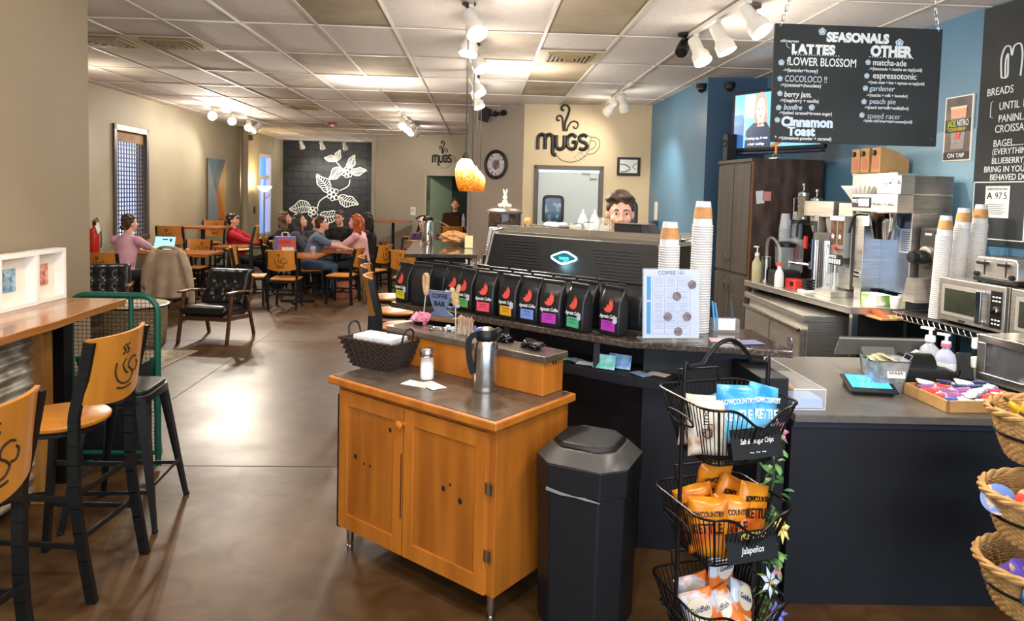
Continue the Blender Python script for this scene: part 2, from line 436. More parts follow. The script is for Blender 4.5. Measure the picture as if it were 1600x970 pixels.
def rrect(x0, y0, x1, y1, r, n=5):
    o = []
    for cx, cy, a in ((x1-r, y1-r, 0), (x0+r, y1-r, 90), (x0+r, y0+r, 180), (x1-r, y0+r, 270)): o += arc(cx, cy, r, a, a+90, n)
    return o
o1, i1 = rrect(u0-.015, z0-.015, u1+.015, z1+.015, .07), rrect(u0+.025, z0+.025, u1-.025, z1-.025, .05)
k = len(o1); vs = [(p[0], .02, p[1]) for p in o1]+[(p[0], .02, p[1]) for p in i1]+[(p[0], .032, p[1]) for p in o1]+[(p[0], .032, p[1]) for p in i1]
mb.add(vs, [(i, (i+1) % k, k+(i+1) % k, k+i) for i in range(k)]+[(i, (i+1) % k, 2*k+(i+1) % k, 2*k+i) for i in range(k)]+[(k+i, k+(i+1) % k, 3*k+(i+1) % k, 3*k+i) for i in range(k)])
struct(mb.build('window_gasket', m_black, d2))
mb = MB(); mb.T = T; mb.b2((u0, .04, z0), (u1, .045, z1)); struct(mb.build('door_window', mat('door_window_glass', '#31485c', .08, col2='#7d95aa', scale=9, lo=.5, hi=.62), d2))
mb = MB(); mb.T = T; mb.b2((.98, -.005, 2.02), (1.08, .03, 2.09)); mb.b2((.86, .0, 2.09), (1.04, .02, 2.11)); struct(mb.build('door_closer', mat('closer_grey', '#a9aaa6', .4), d2))
mb = MB(); mb.T = T; mb.b2((.2, 1.3, 0), (1.2, 1.35, 2.2)); struct(mb.build('kitchen_wall_beyond', m_doorw, d2))
# ================================================================ lamps on the ceiling
m_can = mat('lamp_can_white', '#d8d4cc', .4)
m_bulb = mat('lamp_bulb_lit', '#fff3dc', .3, emit=18, ecol='#ffedcf')
m_bulb_dim = mat('lamp_bulb_face', '#fff3dc', .3, emit=5, ecol='#ffe6c0')
m_track = mat('track_white', '#cfcac2', .45)
def track(name_label, a, b):
    t = MB().bar((a[0], a[1], CEIL-.020), (b[0], b[1], CEIL-.020), .034, .030).build('light_track', m_track)
    return tag(t, name_label, 'track', 'lighting tracks on the ceiling')
_head_cache = {}
def head_meshes(lit):
    if lit in _head_cache: return _head_cache[lit]
    # local: -Z is the beam direction, origin at the knuckle
    hs = MB().lathe([(.030, .055), (.044, .05), (.047, .03), (.047, -.06), (.052, -.075), (.068, -.10), (.070, -.165), (.064, -.165), (.062, -.11), (.02, -.10)], n=24).build('housing', m_can, smooth=True, auto=50)
    bl = MB().lathe([(.0, -.158), (.03, -.160), (.056, -.152), (.060, -.14), (.05, -.12)], n=20, cap=False).build('bulb', m_bulb if lit == 2 else m_bulb_dim if lit == 1 else m_steel2, smooth=True, auto=180)
    _head_cache[lit] = (hs, bl); hs['_first'] = 1
    return hs, bl
def lamp_head(x, y, aim, lit, energy, label, angle=95, color=WARM):
    t = thing('track_light', label, 'track light', (x, y, CEIL-.0355), group='spotlights on the ceiling tracks')
    st = MB(); st.cyl((0, 0, 0), (0, 0, -.07), .009, n=8); st.box((0, 0, -.012), (.03, .05, .022)); st.build('stem', m_can, t)
    hs, bl = head_meshes(lit)
    if '_first' in hs: del hs['_first']
    else:
        hs = hs.copy(); bl = bl.copy(); COL.objects.link(hs); COL.objects.link(bl)
    piv = Vector((0, 0, -.085)); d = (Vector(aim)-Vector((x, y, CEIL-.12)))
    q = d.to_track_quat('-Z', 'Y')
    for o in (hs, bl): o.parent = t; o.location = piv; o.rotation_mode = 'QUATERNION'; o.rotation_quaternion = q
    if energy:
        p = Vector((x, y, CEIL-.125)) + d.normalized()*.19
        add_light('SPOT', p, energy, color, .055, aim, angle, .8, name='spot_beam_or_fill')
        add_light('POINT', p + d.normalized()*.02, energy*.10, color, .06, name='bulb_spill_or_fill')
    return t
# row over the coffee bar
track('white lighting track running over the coffee bar beside the pendants', (-.09, 4.7), (-.09, 9.5))
lamp_head(-.09, 4.86, (.9, 2.8, .2), 2, 150, 'bright white spotlight nearest the viewer over the coffee bar, lamp facing the room')
lamp_head(-.09, 5.35, (-.5, 4.7, .4), 1, 70, 'white spotlight hanging straight down behind the nearest bright one above the coffee bar')
lamp_head(-.09, 6.15, (1.1, 5.2, 1.0), 1, 110, 'white spotlight above the coffee bar tilted to the right towards the espresso machine')
lamp_head(-.09, 7.6, (.8, 6.7, 1.0), 1, 60, 'fourth white spotlight along the coffee bar track, partly behind the pendant cords')
lamp_head(-.09, 8.7, (.9, 8.0, .4), 2, 80, 'last lit spotlight at the far end of the coffee bar track near the small speaker')
# row in front of the menu board
track('white lighting track left of the hanging seasonal menu board', (1.62, 5.75), (1.70, 4.2))
lamp_head(1.635, 5.45, (2.2, 4.4, 1.0), 1, 90, 'bell spotlight next to the black ceiling camera, leftmost of three by the menu board')
lamp_head(1.655, 5.0, (2.5, 4.5, 1.0), 1, 90, 'white bell spotlight in the middle of the three by the menu board')
lamp_head(1.68, 4.5, (2.6, 3.4, 1.2), 1, 90, 'large white bell spotlight next to the brown ceiling camera')
# row by the kitchen door
track('short white lighting track in front of the kitchen door wall', (1.68, 8.0), (1.74, 10.0))
lamp_head(1.69, 8.55, (2.42, 9.3, 1.2), 2, 70, 'bright lit spotlight above the framed picture near the kitchen door')
lamp_head(1.70, 9.2, (1.3, 10.2, 2.3), 1, 40, 'dim spotlight turned to the kitchen wall beside the mug logo')
# left row
track('white lighting track above the lounge chairs by the left wall', (-4.46, 11.6), (-4.30, 14.4))
lamp_head(-4.43, 11.9, (-1.9, 4.0, .2), 2, 200, 'brightest spotlight at the near end of the left wall track', 80)
lamp_head(-4.40, 12.7, (-1.6, 5.4, 0), 2, 200, 'second bright spotlight of the left wall track', 80)
lamp_head(-4.36, 13.5, (-3.4, 9.5, 0), 1, 120, 'third spotlight of the left wall track, bulb facing down')
lamp_head(-4.34, 14.0, (-5.2, 12.6, 1.7), 2, 60, 'fourth spotlight of the left wall track, nearest the round pipe')
# middle row
track('white lighting track over the aisle in the middle of the room', (-1.36, 11.7), (-1.26, 14.6))
for k, (y, aim, txt) in enumerate(((12.0, (-.8, 9, 0), 'front'), (12.7, (-1.2, 10.0, 0), 'second'), (13.4, (-2.2, 11.4, .8), 'third'), (14.1, (-2.4, 16.8, 1.9), 'last'))):
    lamp_head(-1.34+.03*k, y, aim, 2, 110, f'{txt} lit bulb spotlight in the row of four in the middle of the ceiling')
# row by the painted wall
track('white lighting track in front of the painted black wall', (-4.9, 18.9), (-3.3, 18.9))
for k, (x, lit, txt) in enumerate(((-4.75, 1, 'left white spotlight above the black wall painting'), (-4.22, 1, 'middle white spotlight above the black wall painting'), (-3.62, 2, 'lit right spotlight above the black wall painting'))):
    lamp_head(x, 18.9, (x+.2, 19.9, 1.6), lit, 60, txt)
# added fill lamps without fittings, over the entrance and farther into the room
for (x, y, aim, e) in ((-1.35, 3.2, (-1.8, 3.0, 0), 55), (-1.35, .8, (-1.3, 2.6, 0), 60), (1.70, 2.6, (1.9, 3.2, .5), 60), (1.72, .6, (1.2, 2.4, .3), 70), (.1, 1.2, (.2, 2.9, .6), 60), (-1.3, 8.6, (-2.3, 9.6, 0), 110), (-4.3, 8.2, (-4.2, 9.6, .2), 35), (.5, 7.4, (1.0, 8.6, .9), 90)):
    add_light('SPOT', (x, y, CEIL-.2), e, (1, .89, .75), .06, aim, 115, .9, name='spot_beam_or_fill')
    add_light('POINT', (x, y, CEIL-.35), e*.30, (1, .90, .78), .1, name='bulb_spill_or_fill')

# ---- pendants over the bar
m_cord = mat('pendant_cord', '#2a2622', .5)
sh = bpy.data.materials.new('amber_glass_lit'); sh.use_nodes = True; nt = sh.node_tree; b = nt.nodes['Principled BSDF']
tc = nt.nodes.new('ShaderNodeTexCoord'); sp = nt.nodes.new('ShaderNodeSeparateXYZ'); nt.links.new(tc.outputs['Object'], sp.inputs[0])
nz = nt.nodes.new('ShaderNodeTexNoise'); nz.inputs['Scale'].default_value = 70; nt.links.new(tc.outputs['Object'], nz.inputs['Vector'])
ad = nt.nodes.new('ShaderNodeMath'); ad.operation = 'MULTIPLY_ADD'; ad.inputs[1].default_value = .16; nt.links.new(nz.outputs[0], ad.inputs[0]); nt.links.new(sp.outputs['Z'], ad.inputs[2])
mr = nt.nodes.new('ShaderNodeMapRange'); mr.inputs[1].default_value = .07; mr.inputs[2].default_value = .36; nt.links.new(ad.outputs[0], mr.inputs[0])
rp = nt.nodes.new('ShaderNodeValToRGB'); nt.links.new(mr.outputs[0], rp.inputs[0])
for pos, c in ((0, '#7a3d0c'), (.28, '#c9771d'), (.45, '#f0b35a'), (.62, '#ffe6b4'), (1, '#fff4da')):
    e = rp.color_ramp.elements.new(pos) if pos not in (0, 1) else rp.color_ramp.elements[0 if pos == 0 else -1]
    e.color = (*rgb(c), 1)
nt.links.new(rp.outputs[0], b.inputs['Base Color']); nt.links.new(rp.outputs[0], b.inputs['Emission Color']); b.inputs['Emission Strength'].default_value = .95
b.inputs['Roughness'].default_value = .12
def pendant(y, label):
    x = -.108+.024*(y-4.96)
    t = thing('pendant_lamp', label, 'pendant lamp', (x, y, 1.785), group='amber glass pendant lamps over the bar')
    MB().lathe([(.042, 0), (.056, .03), (.068, .08), (.073, .13), (.066, .18), (.045, .215), (.028, .228)], n=28, cap=False).build('glass_shade', sh, t, smooth=True, auto=180)
    MB().lathe([(.031, .222), (.026, .245), (.010, .275), (.006, .285)], n=16).build('shade_cap', m_cord, t, smooth=True)
    MB().cyl((0, 0, .28), (0, 0, CEIL-1.785), .0045, n=6).build('cord', m_cord, t)
    MB().lathe([(.014, CEIL-1.785-.09), (.018, CEIL-1.785-.03), (.05, CEIL-1.785-.012), (.05, CEIL-1.785)], n=16).build('ceiling_canopy', m_cord, t, smooth=True)
    add_light('POINT', (x, y, 1.80), 6, (1, .72, .40), .05, name='pendant_glow')
pendant(4.96, 'amber speckled glass pendant lamp nearest the viewer over the coffee bar')
pendant(6.3, 'second amber pendant lamp, mostly hidden behind the nearest one')
pendant(7.6, 'third amber pendant lamp in the line over the coffee bar')
pendant(9.0, 'farthest amber pendant lamp over the bar, showing to the right of the nearest')

# ---- ceiling fittings
m_vent = mat('vent_tan', '#a08a66', .6); m_ventd = mat('vent_dark', '#2e251c', .8)
def vent(x, y, label, col=m_vent):
    t = thing('ceiling_vent', label, 'air vent', (x, y, CEIL-.006), group='square air diffusers in the ceiling')
    MB().box((0, 0, 0), (.585, .585, .012)).build('backing', mat('vent_panel', '#bfae90', .7), t)
    f = MB()
    for k in range(5):
        r = .2-.04*k; z = -.012-.004*k
        for a, c in (((-r, -r), (r, -r)), ((r, -r), (r, r)), ((r, r), (-r, r)), ((-r, r), (-r, -r))): f.bar((a[0], a[1], z), (c[0], c[1], z), .014, .014)
    f.build('louvre_rings', col, t); MB().box((0, 0, -.0075), (.4, .4, .004)).build('duct_opening', m_ventd, t)
vent(X0-.61+.305, Y0+.915, 'square ceiling vent near the taupe wall on the left')
vent(X0+5*.61+.305, Y0+.915, 'square ceiling vent in front of the mug logo wall')
vent(X0-.61+.305, Y0+4*1.22+.915, 'small square ceiling vent far back, left of the red alarm')
vent(X0-2*.61+.305, Y0+.915-.0, 'square ceiling vent at the edge of the taupe wall')
def sprinkler(x, y, label):
    t = MB(); t.lathe([(.045, CEIL), (.045, CEIL-.006), (.016, CEIL-.012), (.012, CEIL-.03), (.008, CEIL-.05), (.03, CEIL-.055), (.03, CEIL-.058)], n=16)
    return tag(t.build('ceiling_sprinkler', m_steel2, smooth=True), label, 'sprinkler', 'sprinkler heads in the ceiling')
for x, y, s in ((-1.634, 5.09, 'sprinkler head at the top edge left of the middle, nearest the viewer'), (-1.627, 7.55, 'sprinkler head in the middle ceiling, second along its row'), (-1.658, 11.35, 'sprinkler head farther back beside the four lit bulbs'), (2.012, 7.5, 'sprinkler head in front of the blue side wall'), (1.449, 9.9, 'sprinkler head above the mug logo near the kitchen wall')): sprinkler(x, y, s)
t = thing('alarm_strobe', 'red fire alarm strobe on the ceiling in front of the black wall', 'fire alarm', (-2.956, 14.2, CEIL))
MB().box((0, 0, -.02), (.16, .12, .04)).build('base', mat('alarm_red', '#b3261e', .4), t, bevel=.01); MB().box((0, 0, -.055), (.07, .06, .035)).build('lens', m_white, t, bevel=.01)
# cameras
def ccam(x, y, col, label, rz, tilt):
    t = thing('security_camera', label, 'security camera', (x, y, CEIL), rz)
    MB().lathe([(.05, 0), (.05, -.02), (.02, -.03), (.015, -.07)], n=16).build('mount', col, t, smooth=True)
    R = Matrix.Rotation(tilt, 4, 'X'); b_ = MB(); b_.T = Matrix.Translation((0, 0, -.10)) @ R
    b_.lathe([(.03, -.07), (.045, -.06), (.05, .03), (.048, .10), (.036, .105)], n=18, M=Matrix.Rotation(PI/2, 3, 'X')); b_.build('body', col, t, smooth=True)
    l_ = MB(); l_.T = Matrix.Translation((0, 0, -.10)) @ R; l_.cyl((0, -.1, 0), (0, -.112, 0), .028, n=14); l_.build('lens', m_dark, t)
ccam(1.59, 5.62, m_black, 'black bullet camera on the ceiling left of the three bell spotlights', -.5, .65)
ccam(1.80, 4.72, mat('camera_brown', '#6d5448', .5), 'brown bullet camera on the ceiling right of the bell spotlights', .1, .5)
for (y, x, col, label) in ((7.72, 2.40, m_blackmatte, 'small dome camera at the top corner of the blue side wall'), (7.56, 2.66, m_blackmatte, 'round dome camera high on the navy wall above the television')):
    t = thing('dome_camera', label, 'security camera', (x, y, 2.98))
    MB().lathe([(.055, .05), (.06, .02), (.055, 0)], n=18).build('base', m_blackmatte, t, smooth=True); MB().ell((0, 0, 0), .048, 16, 10).build('dome', mat('dome_dark', '#2a2024', .1), t, smooth=True, auto=180)
# ================================================================ chairs (one builder, many copies)
m_wood = mat('chair_wood_honey', '#c4822c', .38, col2='#b8742a', scale=3.2, stretch=(6, 1, 1), bump=.03, bscale=30, coat=.25)
m_cut = mat('cutout_dark', '#2a1708', .7)
def emblem(surf, parent, r=.0045, sc_=1.0):
    mb = MB()
    for pts in ([(-.030, .098), (-.046, .084), (-.030, .070), (-.044, .052)], [(-.006, .100), (-.022, .086), (-.006, .070), (-.018, .054)],
                [(-.075, .022), (-.078, -.020), (-.055, -.062), (-.015, -.082), (.030, -.078), (.050, -.050), (.030, -.028), (.005, -.010), (.010, .018), (.040, .030), (.066, .022)],
                [(-.020, .030), (-.036, .006), (-.020, -.022), (.006, -.040)], [(.055, -.040), (.082, -.038), (.088, -.010), (.072, .004)], [(-.060, -.092), (-.01, -.104), (.050, -.098)]):
        for side in (0, 1):
            mb.tube([surf(p[0]*sc_, p[1]*sc_, side) for p in spline(pts, 4)], r, 5)
    return mb.build('cup_cutout', m_cut, parent)
def chair_proto(bar, name, label, cat, group):
    t = thing(name, label, cat, (0, 0, 0), 0, group)
    H = .74 if bar else .45; TOP = 1.115 if bar else .865; ph = .285; hw = .205
    if bar:
        MB().lathe([(.0, H-.03), (.185, H-.03), (.198, H-.02), (.2, H-.008), (.19, H), (.0, H)], n=36, cap=False, sy=1.0).build('seat', m_wood, t, smooth=True)
    else:
        P = [(-.20, .19), (-.19, .205), (.19, .205), (.20, .19), (.205, 0), (.19, -.17), (.15, -.19), (-.15, -.19), (-.19, -.17), (-.205, 0)]
        MB().prism(P, H-.024, H).build('seat', m_wood, t, bevel=.006)
    fr = MB(); z = H-.045
    if bar: fr.tube([(.165*math.cos(a*PI/12), .165*math.sin(a*PI/12), z) for a in range(24)], .013, 6, closed=True)
    else:
        for a, c in (((-.18, .17), (.18, .17)), ((.18, .17), (.19, -.19)), ((.19, -.19), (-.19, -.19)), ((-.19, -.19), (-.18, .17))): fr.bar((a[0], a[1], z), (c[0], c[1], z), .022, .03)
    fr.build('seat_frame', m_black, t)
    rk = .05 if bar else .03
    for s in (-1, 1):
        # rear leg runs on upward as the back upright
        pts = [(s*hw, -.215-(rk if bar else 0), 0), (s*hw, -.20, H*.55), (s*hw, -.195, H), (s*hw, -.20, H+.08), (s*hw, -.235, TOP-.15), (s*hw, -.265, TOP)]
        q = spline(pts, 4); lg = MB()
        for a, c in zip(q, q[1:]): lg.bar(a, c+(c-a)*.04, .024, .042, up=(0, 1, 0))
        lg.build('leg', m_black, t)
        lf = MB(); lf.bar((s*.19, .21 if bar else .19, 0), (s*.165, .14 if bar else .175, H-.03), .026, .03, up=(0, 1, 0)); lf.build('leg', m_black, t)
    st = MB()
    if bar:
        for zz in (.24, .44):
            for s in (-1, 1): st.bar((s*.20, -.215, zz), (s*.185, .185, zz), .014, .022)
            st.bar((-.2, -.21, zz+.03), (.2, -.21, zz+.03), .014, .022)
        st.tube([(x, y, .29) for x, y in [(-.188, .19)]+arc(0, .14, .19, 165, 15, 10)+[(.188, .19)]], .011, 6)
    else:
        for s in (-1, 1): st.bar((s*.20, -.2, .2), (s*.187, .185, .2), .014, .022)
        st.bar((-.195, .0, .2), (.195, .0, .2), .014, .022); st.bar((-.2, -.2, .29), (.2, -.2, .29), .014, .022)
    st.build('stretcher', m_black, t)
    cx, z0, z1 = 0, TOP-ph, TOP+.012
    cur = .055
    def surf(x, zz, side):                              # side 0 = rear face, 1 = front face; zz from the panel's middle
        zc = (z0+z1)/2 + zz
        y = -.222 - .04*(zc-z0)/(z1-z0) - cur*(1-(x/.205)**2)
        return Vector((x, y - .009 + .018*side, zc))
    N = 12; pv = []; hh = (z1-z0)/2
    def edge(u): return hh if True else 0
    for side in (0, 1):
        for j in (0, 1):
            for i in range(N+1):
                x = -.212+.424*i/N; zz = (-hh, hh)[j]; 
                if j == 0: zz += .03*(1-(x/.212)**2)*-1 + .02
                pv.append(surf(x*(1-.04*(1-j)), zz, side))
    w = N+1; F = []
    for i in range(N):
        F += [(i, i+1, w+i+1, w+i), (2*w+i, 2*w+i+1, 3*w+i+1, 3*w+i), (i, i+1, 2*w+i+1, 2*w+i), (w+i, w+i+1, 3*w+i+1, 3*w+i)]
    F += [(0, w, 3*w, 2*w), (w-1, 2*w-1, 4*w-1, 3*w-1)]
    bk = MB().add(pv, F).build('backrest', m_wood, t, smooth=True)
    emblem(surf, bk)
    return t
_first = {}
def chair(kind, x, y, face, label):                     # face = compass angle (deg) the sitter looks to, 0 = +x
    bar = kind == 'bar'
    g = 'bar stools with wooden cup-cutout backs' if bar else 'wooden cafe chairs with cup-cutout backs'
    nm = 'bar_stool' if bar else 'cafe_chair'
    rz = math.radians(face-90)
    if kind not in _first:
        _first[kind] = t = chair_proto(bar, nm, label, 'bar stool' if bar else 'chair', g); t.location = (x, y, 0); t.rotation_euler = (0, 0, rz); return t
    return dup(_first[kind], (x, y, 0), rz, label, g)

# ---- the two stools at the wooden ledge
chair('bar', -1.855, 3.19, 176, 'honey wood bar stool with black legs at the ledge, next to the black metal stool')
chair('bar', -1.69, 2.12, 172, 'honey wood bar stool with black legs cut off by the left edge of the picture')

# ---- black metal stool
t = thing('metal_stool', 'black sheet metal backless stool with flared legs and a slotted seat', 'stool', (-1.865, 3.80, 0), .06)
m_blk = mat('black_painted_steel', '#17181a', .34, spec=.5)
sp_ = MB(); sp_.prism(rrect(-.155, -.155, .155, .155, .05), .690, .712); sp_.prism(rrect(-.165, -.165, .165, .165, .055), .645, .69)
se = sp_.build('seat', m_blk, t, bevel=.006)
MB().prism(rrect(-.05, -.010, .05, .010, .0095), .7122, .7128).build('hand_slot', m_dark, se)
for sx in (-1, 1):
    for sy in (-1, 1):
        lg = MB(); N = 7
        sec = []
        for i in range(N+1):
            f = i/N; z = .67*(1-f); c = .135+.085*f; w = .052-.032*f
            sec.append([(sx*(c+.018), sy*(c+.018-w), z), (sx*(c+.018), sy*(c+.018), z), (sx*(c+.018-w), sy*(c+.018), z), (sx*(c+.010-w*.9), sy*(c+.004), z), (sx*(c+.004), sy*(c+.004), z), (sx*(c+.004), sy*(c+.010-w*.9), z)])
        vs = [p for s_ in sec for p in s_]; fs = []
        for i in range(N):
            for k in range(6): fs.append((i*6+k, i*6+(k+1) % 6, (i+1)*6+(k+1) % 6, (i+1)*6+k))
        fs += [tuple(range(6)), tuple(N*6+k for k in range(6))]
        L_ = lg.add(vs, fs).build('leg', m_blk, t)
        MB().lathe([(.014, 0), (.016, .012), (.014, .02)], c=(sx*.228, sy*.228, 0), n=10).build('foot', m_blackmatte, L_)
br = MB()
for s in (-1, 1): br.bar((-.19, s*.205, .2), (.19, s*.205, .2), .006, .02); br.bar((s*.205, -.19, .23), (s*.205, .19, .23), .006, .02)
br.build('brace', m_blk, t)

# ---- wooden ledge along the left wall
m_ledge = mat('ledge_wood', '#b87a3a', .16, col2='#8f5726', scale=2.2, stretch=(5, .6, 5), bump=.02, bscale=25, coat=.5, rough2=.3)
t = thing('counter_ledge', 'thick varnished wooden ledge counter with live front edge along the left wall', 'counter', (-2.36, 2.2, 0))
ed = MB(); N = 22; vs = []
for k in range(N+1):
    y = -3.2+5.30*k/N; fx = .262 + .012*math.sin(k*1.1)+.008*math.sin(k*2.7)
    vs += [(-.215, y, 1.045), (fx-.012, y, 1.045), (fx, y, 1.09), (-.215, y, 1.09)]
fs = []
for k in range(N):
    for j in range(4): fs.append((4*k+j, 4*k+(j+1) % 4, 4*k+4+(j+1) % 4, 4*k+4+j))
fs += [(0, 1, 2, 3), tuple(4*N+j for j in range(4))]
MB().add(vs, fs).build('ledge_top', m_ledge, t, bevel=.005)
m_post = mat('ledge_post_wood', '#a9742f', .5, col2='#87561f', scale=4, stretch=(5, 5, .6))
MB().b2((-.08, 1.70, 0), (.0, 1.79, 1.045)).build('post', m_post, t, bevel=.004)
MB().b2((-.14, 1.98, 0), (-.05, 2.06, 1.045)).build('end_leg', m_black, t)
MB().b2((-.16, -3.2, .96), (-.04, 1.98, 1.045)).build('apron', mat('apron_dark', '#3a2a20', .5), t)
cg = MB(); N = 130; vs = []                              # corrugated sheet under the ledge
for i in range(N+1):
    z = .06+.9*i/N; x = -.06 + .012*math.sin(i/N*.9/.075*2*PI)
    vs += [(x, -3.2, z), (x, 1.70, z)]
cg.add(vs, [(2*i, 2*i+1, 2*i+3, 2*i+2) for i in range(N)])
cg.build('corrugated_panel', mat('galvanised_sheet', '#c4c2b8', .4, .45, col2='#8f8674', scale=7, lo=.45, hi=.6), t, smooth=True, auto=180)
# white box frames standing on the ledge
m_boxw = mat('box_frame_white', '#efece4', .5); m_mount = mat('picture_mount', '#ece4d4', .7)
def boxframe(y0, y1, label, c1, c2):
    t = thing('picture_frame', label, 'picture frame', (-2.49, (y0+y1)/2, 1.0905), math.radians(-3)); w = (y1-y0)/2; h = .30
    f = MB()
    for a, c in (((-.03, -w, 0), (.035, w, .024)), ((-.03, -w, h-.024), (.035, w, h)), ((-.03, -w, .024), (.035, -w+.022, h-.024)), ((-.03, w-.022, .024), (.035, w, h-.024))): f.b2(a, c)
    f.build('box_frame', m_boxw, t, bevel=.002)
    MB().b2((-.03, -w+.022, .024), (-.022, w-.022, h-.024)).build('mount', m_mount, t)
    pr = MB().b2((-.0215, -.055, .09), (-.0195, .045, .215)).build('print', mat('print_'+c1, c1, .6, col2=c2, scale=26, lo=.4, hi=.6), t)
boxframe(4.03, 4.285, 'white box frame with a small red print, standing on the wooden ledge', '#b8503c', '#e0b49a')
boxframe(3.72, 4.02, 'white box frame with a small blue print, standing on the ledge at the picture edge', '#4f7f9e', '#a9c3cc')

# ---- green mesh rack behind the ledge
t = thing('mesh_rack', 'green tube rack with black wire mesh behind the end of the wooden ledge', 'rack', (-2.25, 4.42, 0))
m_green = mat('rack_green', '#14503f', .35)
hp = [(.27, 0, .02), (.27, 0, .6), (.27, 0, .99)]+[(.27-.10+.10*math.cos(a), 0, .99+.10*math.sin(a)) for a in [i*PI/12 for i in range(1, 7)]]+[(0, 0, 1.09), (-.16, 0, 1.09)]+[(-.16+.10*math.cos(PI/2+a), 0, .99+.10*math.sin(PI/2+a)) for a in [i*PI/12 for i in range(1, 7)]]+[(-.26, 0, .5), (-.26, 0, .02)]
fr = MB(); fr.tube(hp, .019, 10); fr.tube([(-.26, 0, .1), (.27, 0, .1)], .014, 8); fr.build('tube_frame', m_green, t, smooth=True)
f2 = MB(); f2.tube([(.11, 0, .1), (.11, 0, 1.08)], .014, 8); f2.build('middle_post', m_green, t, smooth=True)
ms = MB()
for i in range(20): x = -.24+.0255*i; ms.tube([(x, .006, .1), (x, .006, 1.08)], .0016, 4)
for i in range(40): z = .11+.0245*i; ms.tube([(-.26, .009, z), (.26, .009, z)], .0016, 4)
ms.build('wire_mesh', m_black, t)
fe = MB()
for x in (-.22, .24): fe.bar((x, -.03, .01), (x*.7, .26, .01), .03, .02); fe.bar((x*.72, .25, .02), (x*.98, 0, .7), .02, .02)
fe.build('rear_support', m_green, t)
c = thing('storage_crate', 'black plastic crate hanging behind the green mesh rack', 'crate', (-2.33, 4.62, 0))
MB().b2((-.16, -.11, 0), (.17, .12, .62)).build('crate_body', m_blackmatte, c, bevel=.01)
rb = MB()
for k in range(5): rb.b2((-.165, -.118, .35+.05*k), (.175, -.112, .362+.05*k))
rb.build('crate_rib', mat('crate_rib_grey', '#3b3c3e', .4), c)

# ---- lounge: rug, drum table, two leather armchairs
m_rug = mat('rug_cream', '#b9ad98', .95, col2='#8d8474', scale=22, lo=.3, hi=.7, bump=.3, bscale=200)
tag(MB().prism([(-4.75, 6.35), (-3.08, 6.35), (-2.99, 7.62), (-4.75, 7.64)], .0012, .010).build('area_rug', m_rug), 'flat cream mottled rug on the floor in front of the drum table', 'rug')
t = thing('drum_table', 'round drum table with speckled tan sides and pale rimmed top', 'side table', (-3.79, 7.93, 0))
MB().lathe([(.300, 0), (.305, .01), (.318, .20), (.322, .40), (.326, .425)], n=40).build('drum', mat('drum_tan', '#9c8b70', .4, col2='#7b6a51', scale=60, lo=.45, hi=.55, metal=.2, bump=.2, bscale=90), t, smooth=True)
MB().lathe([(.0, .44), (.32, .44), (.34, .445), (.345, .452), (.335, .457), (.30, .452), (.0, .450)], n=40, cap=False).build('tray_top', mat('drum_top', '#c9c0ae', .25, metal=.3), t, smooth=True)
m_leather = mat('black_leather', '#101114', .27, bump=.12, bscale=70, spec=.6)
m_walnut = mat('walnut', '#5b3b26', .4, col2='#432a1a', scale=3, stretch=(1, 1, 6))
def armchair_proto(label, loc, rz):
    t = thing('lounge_armchair', label, 'armchair', loc, rz, 'black leather lounge armchairs')
    # local: sitter faces -y
    for s in (-1, 1):
        l1 = MB(); l1.bar((s*.29, -.32, 0), (s*.285, -.20, .565), .03, .045, up=(0, 1, 0)); l1.build('leg', m_walnut, t, bevel=.006)
        l2 = MB(); l2.bar((s*.285, .33, 0), (s*.28, .16, .50), .03, .042, up=(0, 1, 0)); l2.build('leg', m_walnut, t, bevel=.006)
        am = MB(); q = [(s*.29, -.30, .575), (s*.292, -.1, .572), (s*.285, .1, .555), (s*.275, .27, .525)]
        for a, c in zip(q, q[1:]): am.bar(a, Vector(c)+(Vector(c)-Vector(a))*.03, .052, .022)
        am.build('armrest', m_walnut, t, bevel=.006)
    rl = MB()
    for s in (-1, 1): rl.bar((s*.265, -.28, .285), (s*.265, .27, .24), .026, .05)
    rl.bar((-.265, -.27, .28), (.265, -.27, .28), .026, .05); rl.bar((-.265, .25, .24), (.265, .25, .24), .026, .05)
    rl.bar((-.27, .20, .3), (-.25, .36, .70), .026, .04, up=(0, 1, 0)); rl.bar((.27, .20, .3), (.25, .36, .70), .026, .04, up=(0, 1, 0))
    rl.build('seat_rails', m_walnut, t, bevel=.005)
    # cushions: pillowy, the back with six pulled buttons
    def cushion(name, M, w, d, th, buttons=()):
        mb = MB(); mb.T = M
        def prof(u, v):
            a = max(0.0, 1-abs(2*u-1)**7)*max(0.0, 1-abs(2*v-1)**7)
            return a**.45
        n = 26
        def top(u, v):
            x = (u-.5)*w; y = (v-.5)*d; z = th*.5*prof(u, v)
            for bx, by in buttons:
                r2 = ((x-bx)**2+(y-by)**2); z -= .034*math.exp(-r2/.0032)
                z -= .010*math.exp(-((x-bx)**2)/.00035)*math.exp(-((y-by)**2)/.03)
            return (x, y, z)
        mb.grid(top, n, n); mb.grid(lambda u, v: ((u-.5)*w, (v-.5)*d, -th*.5*prof(u, v)), n, n)
        return mb.build(name, m_leather, t, smooth=True, weld=True, auto=180)
    cushion('seat_cushion', Matrix.Translation((0, -.04, .345)) @ Matrix.Rotation(math.radians(-5), 4, 'X'), .545, .56, .14)
    B = Matrix.Translation((0, .245, .57)) @ Matrix.Rotation(math.radians(70), 4, 'X')
    cushion('back_cushion', B, .535, .46, .15, [(-.13, .05), (.0, .05), (.13, .05), (-.13, -.1), (.0, -.1), (.13, -.1)])
    return t
ac = armchair_proto('black leather armchair with walnut frame in the open beside the drum table', (-3.03, 8.28, 0), math.radians(-9))
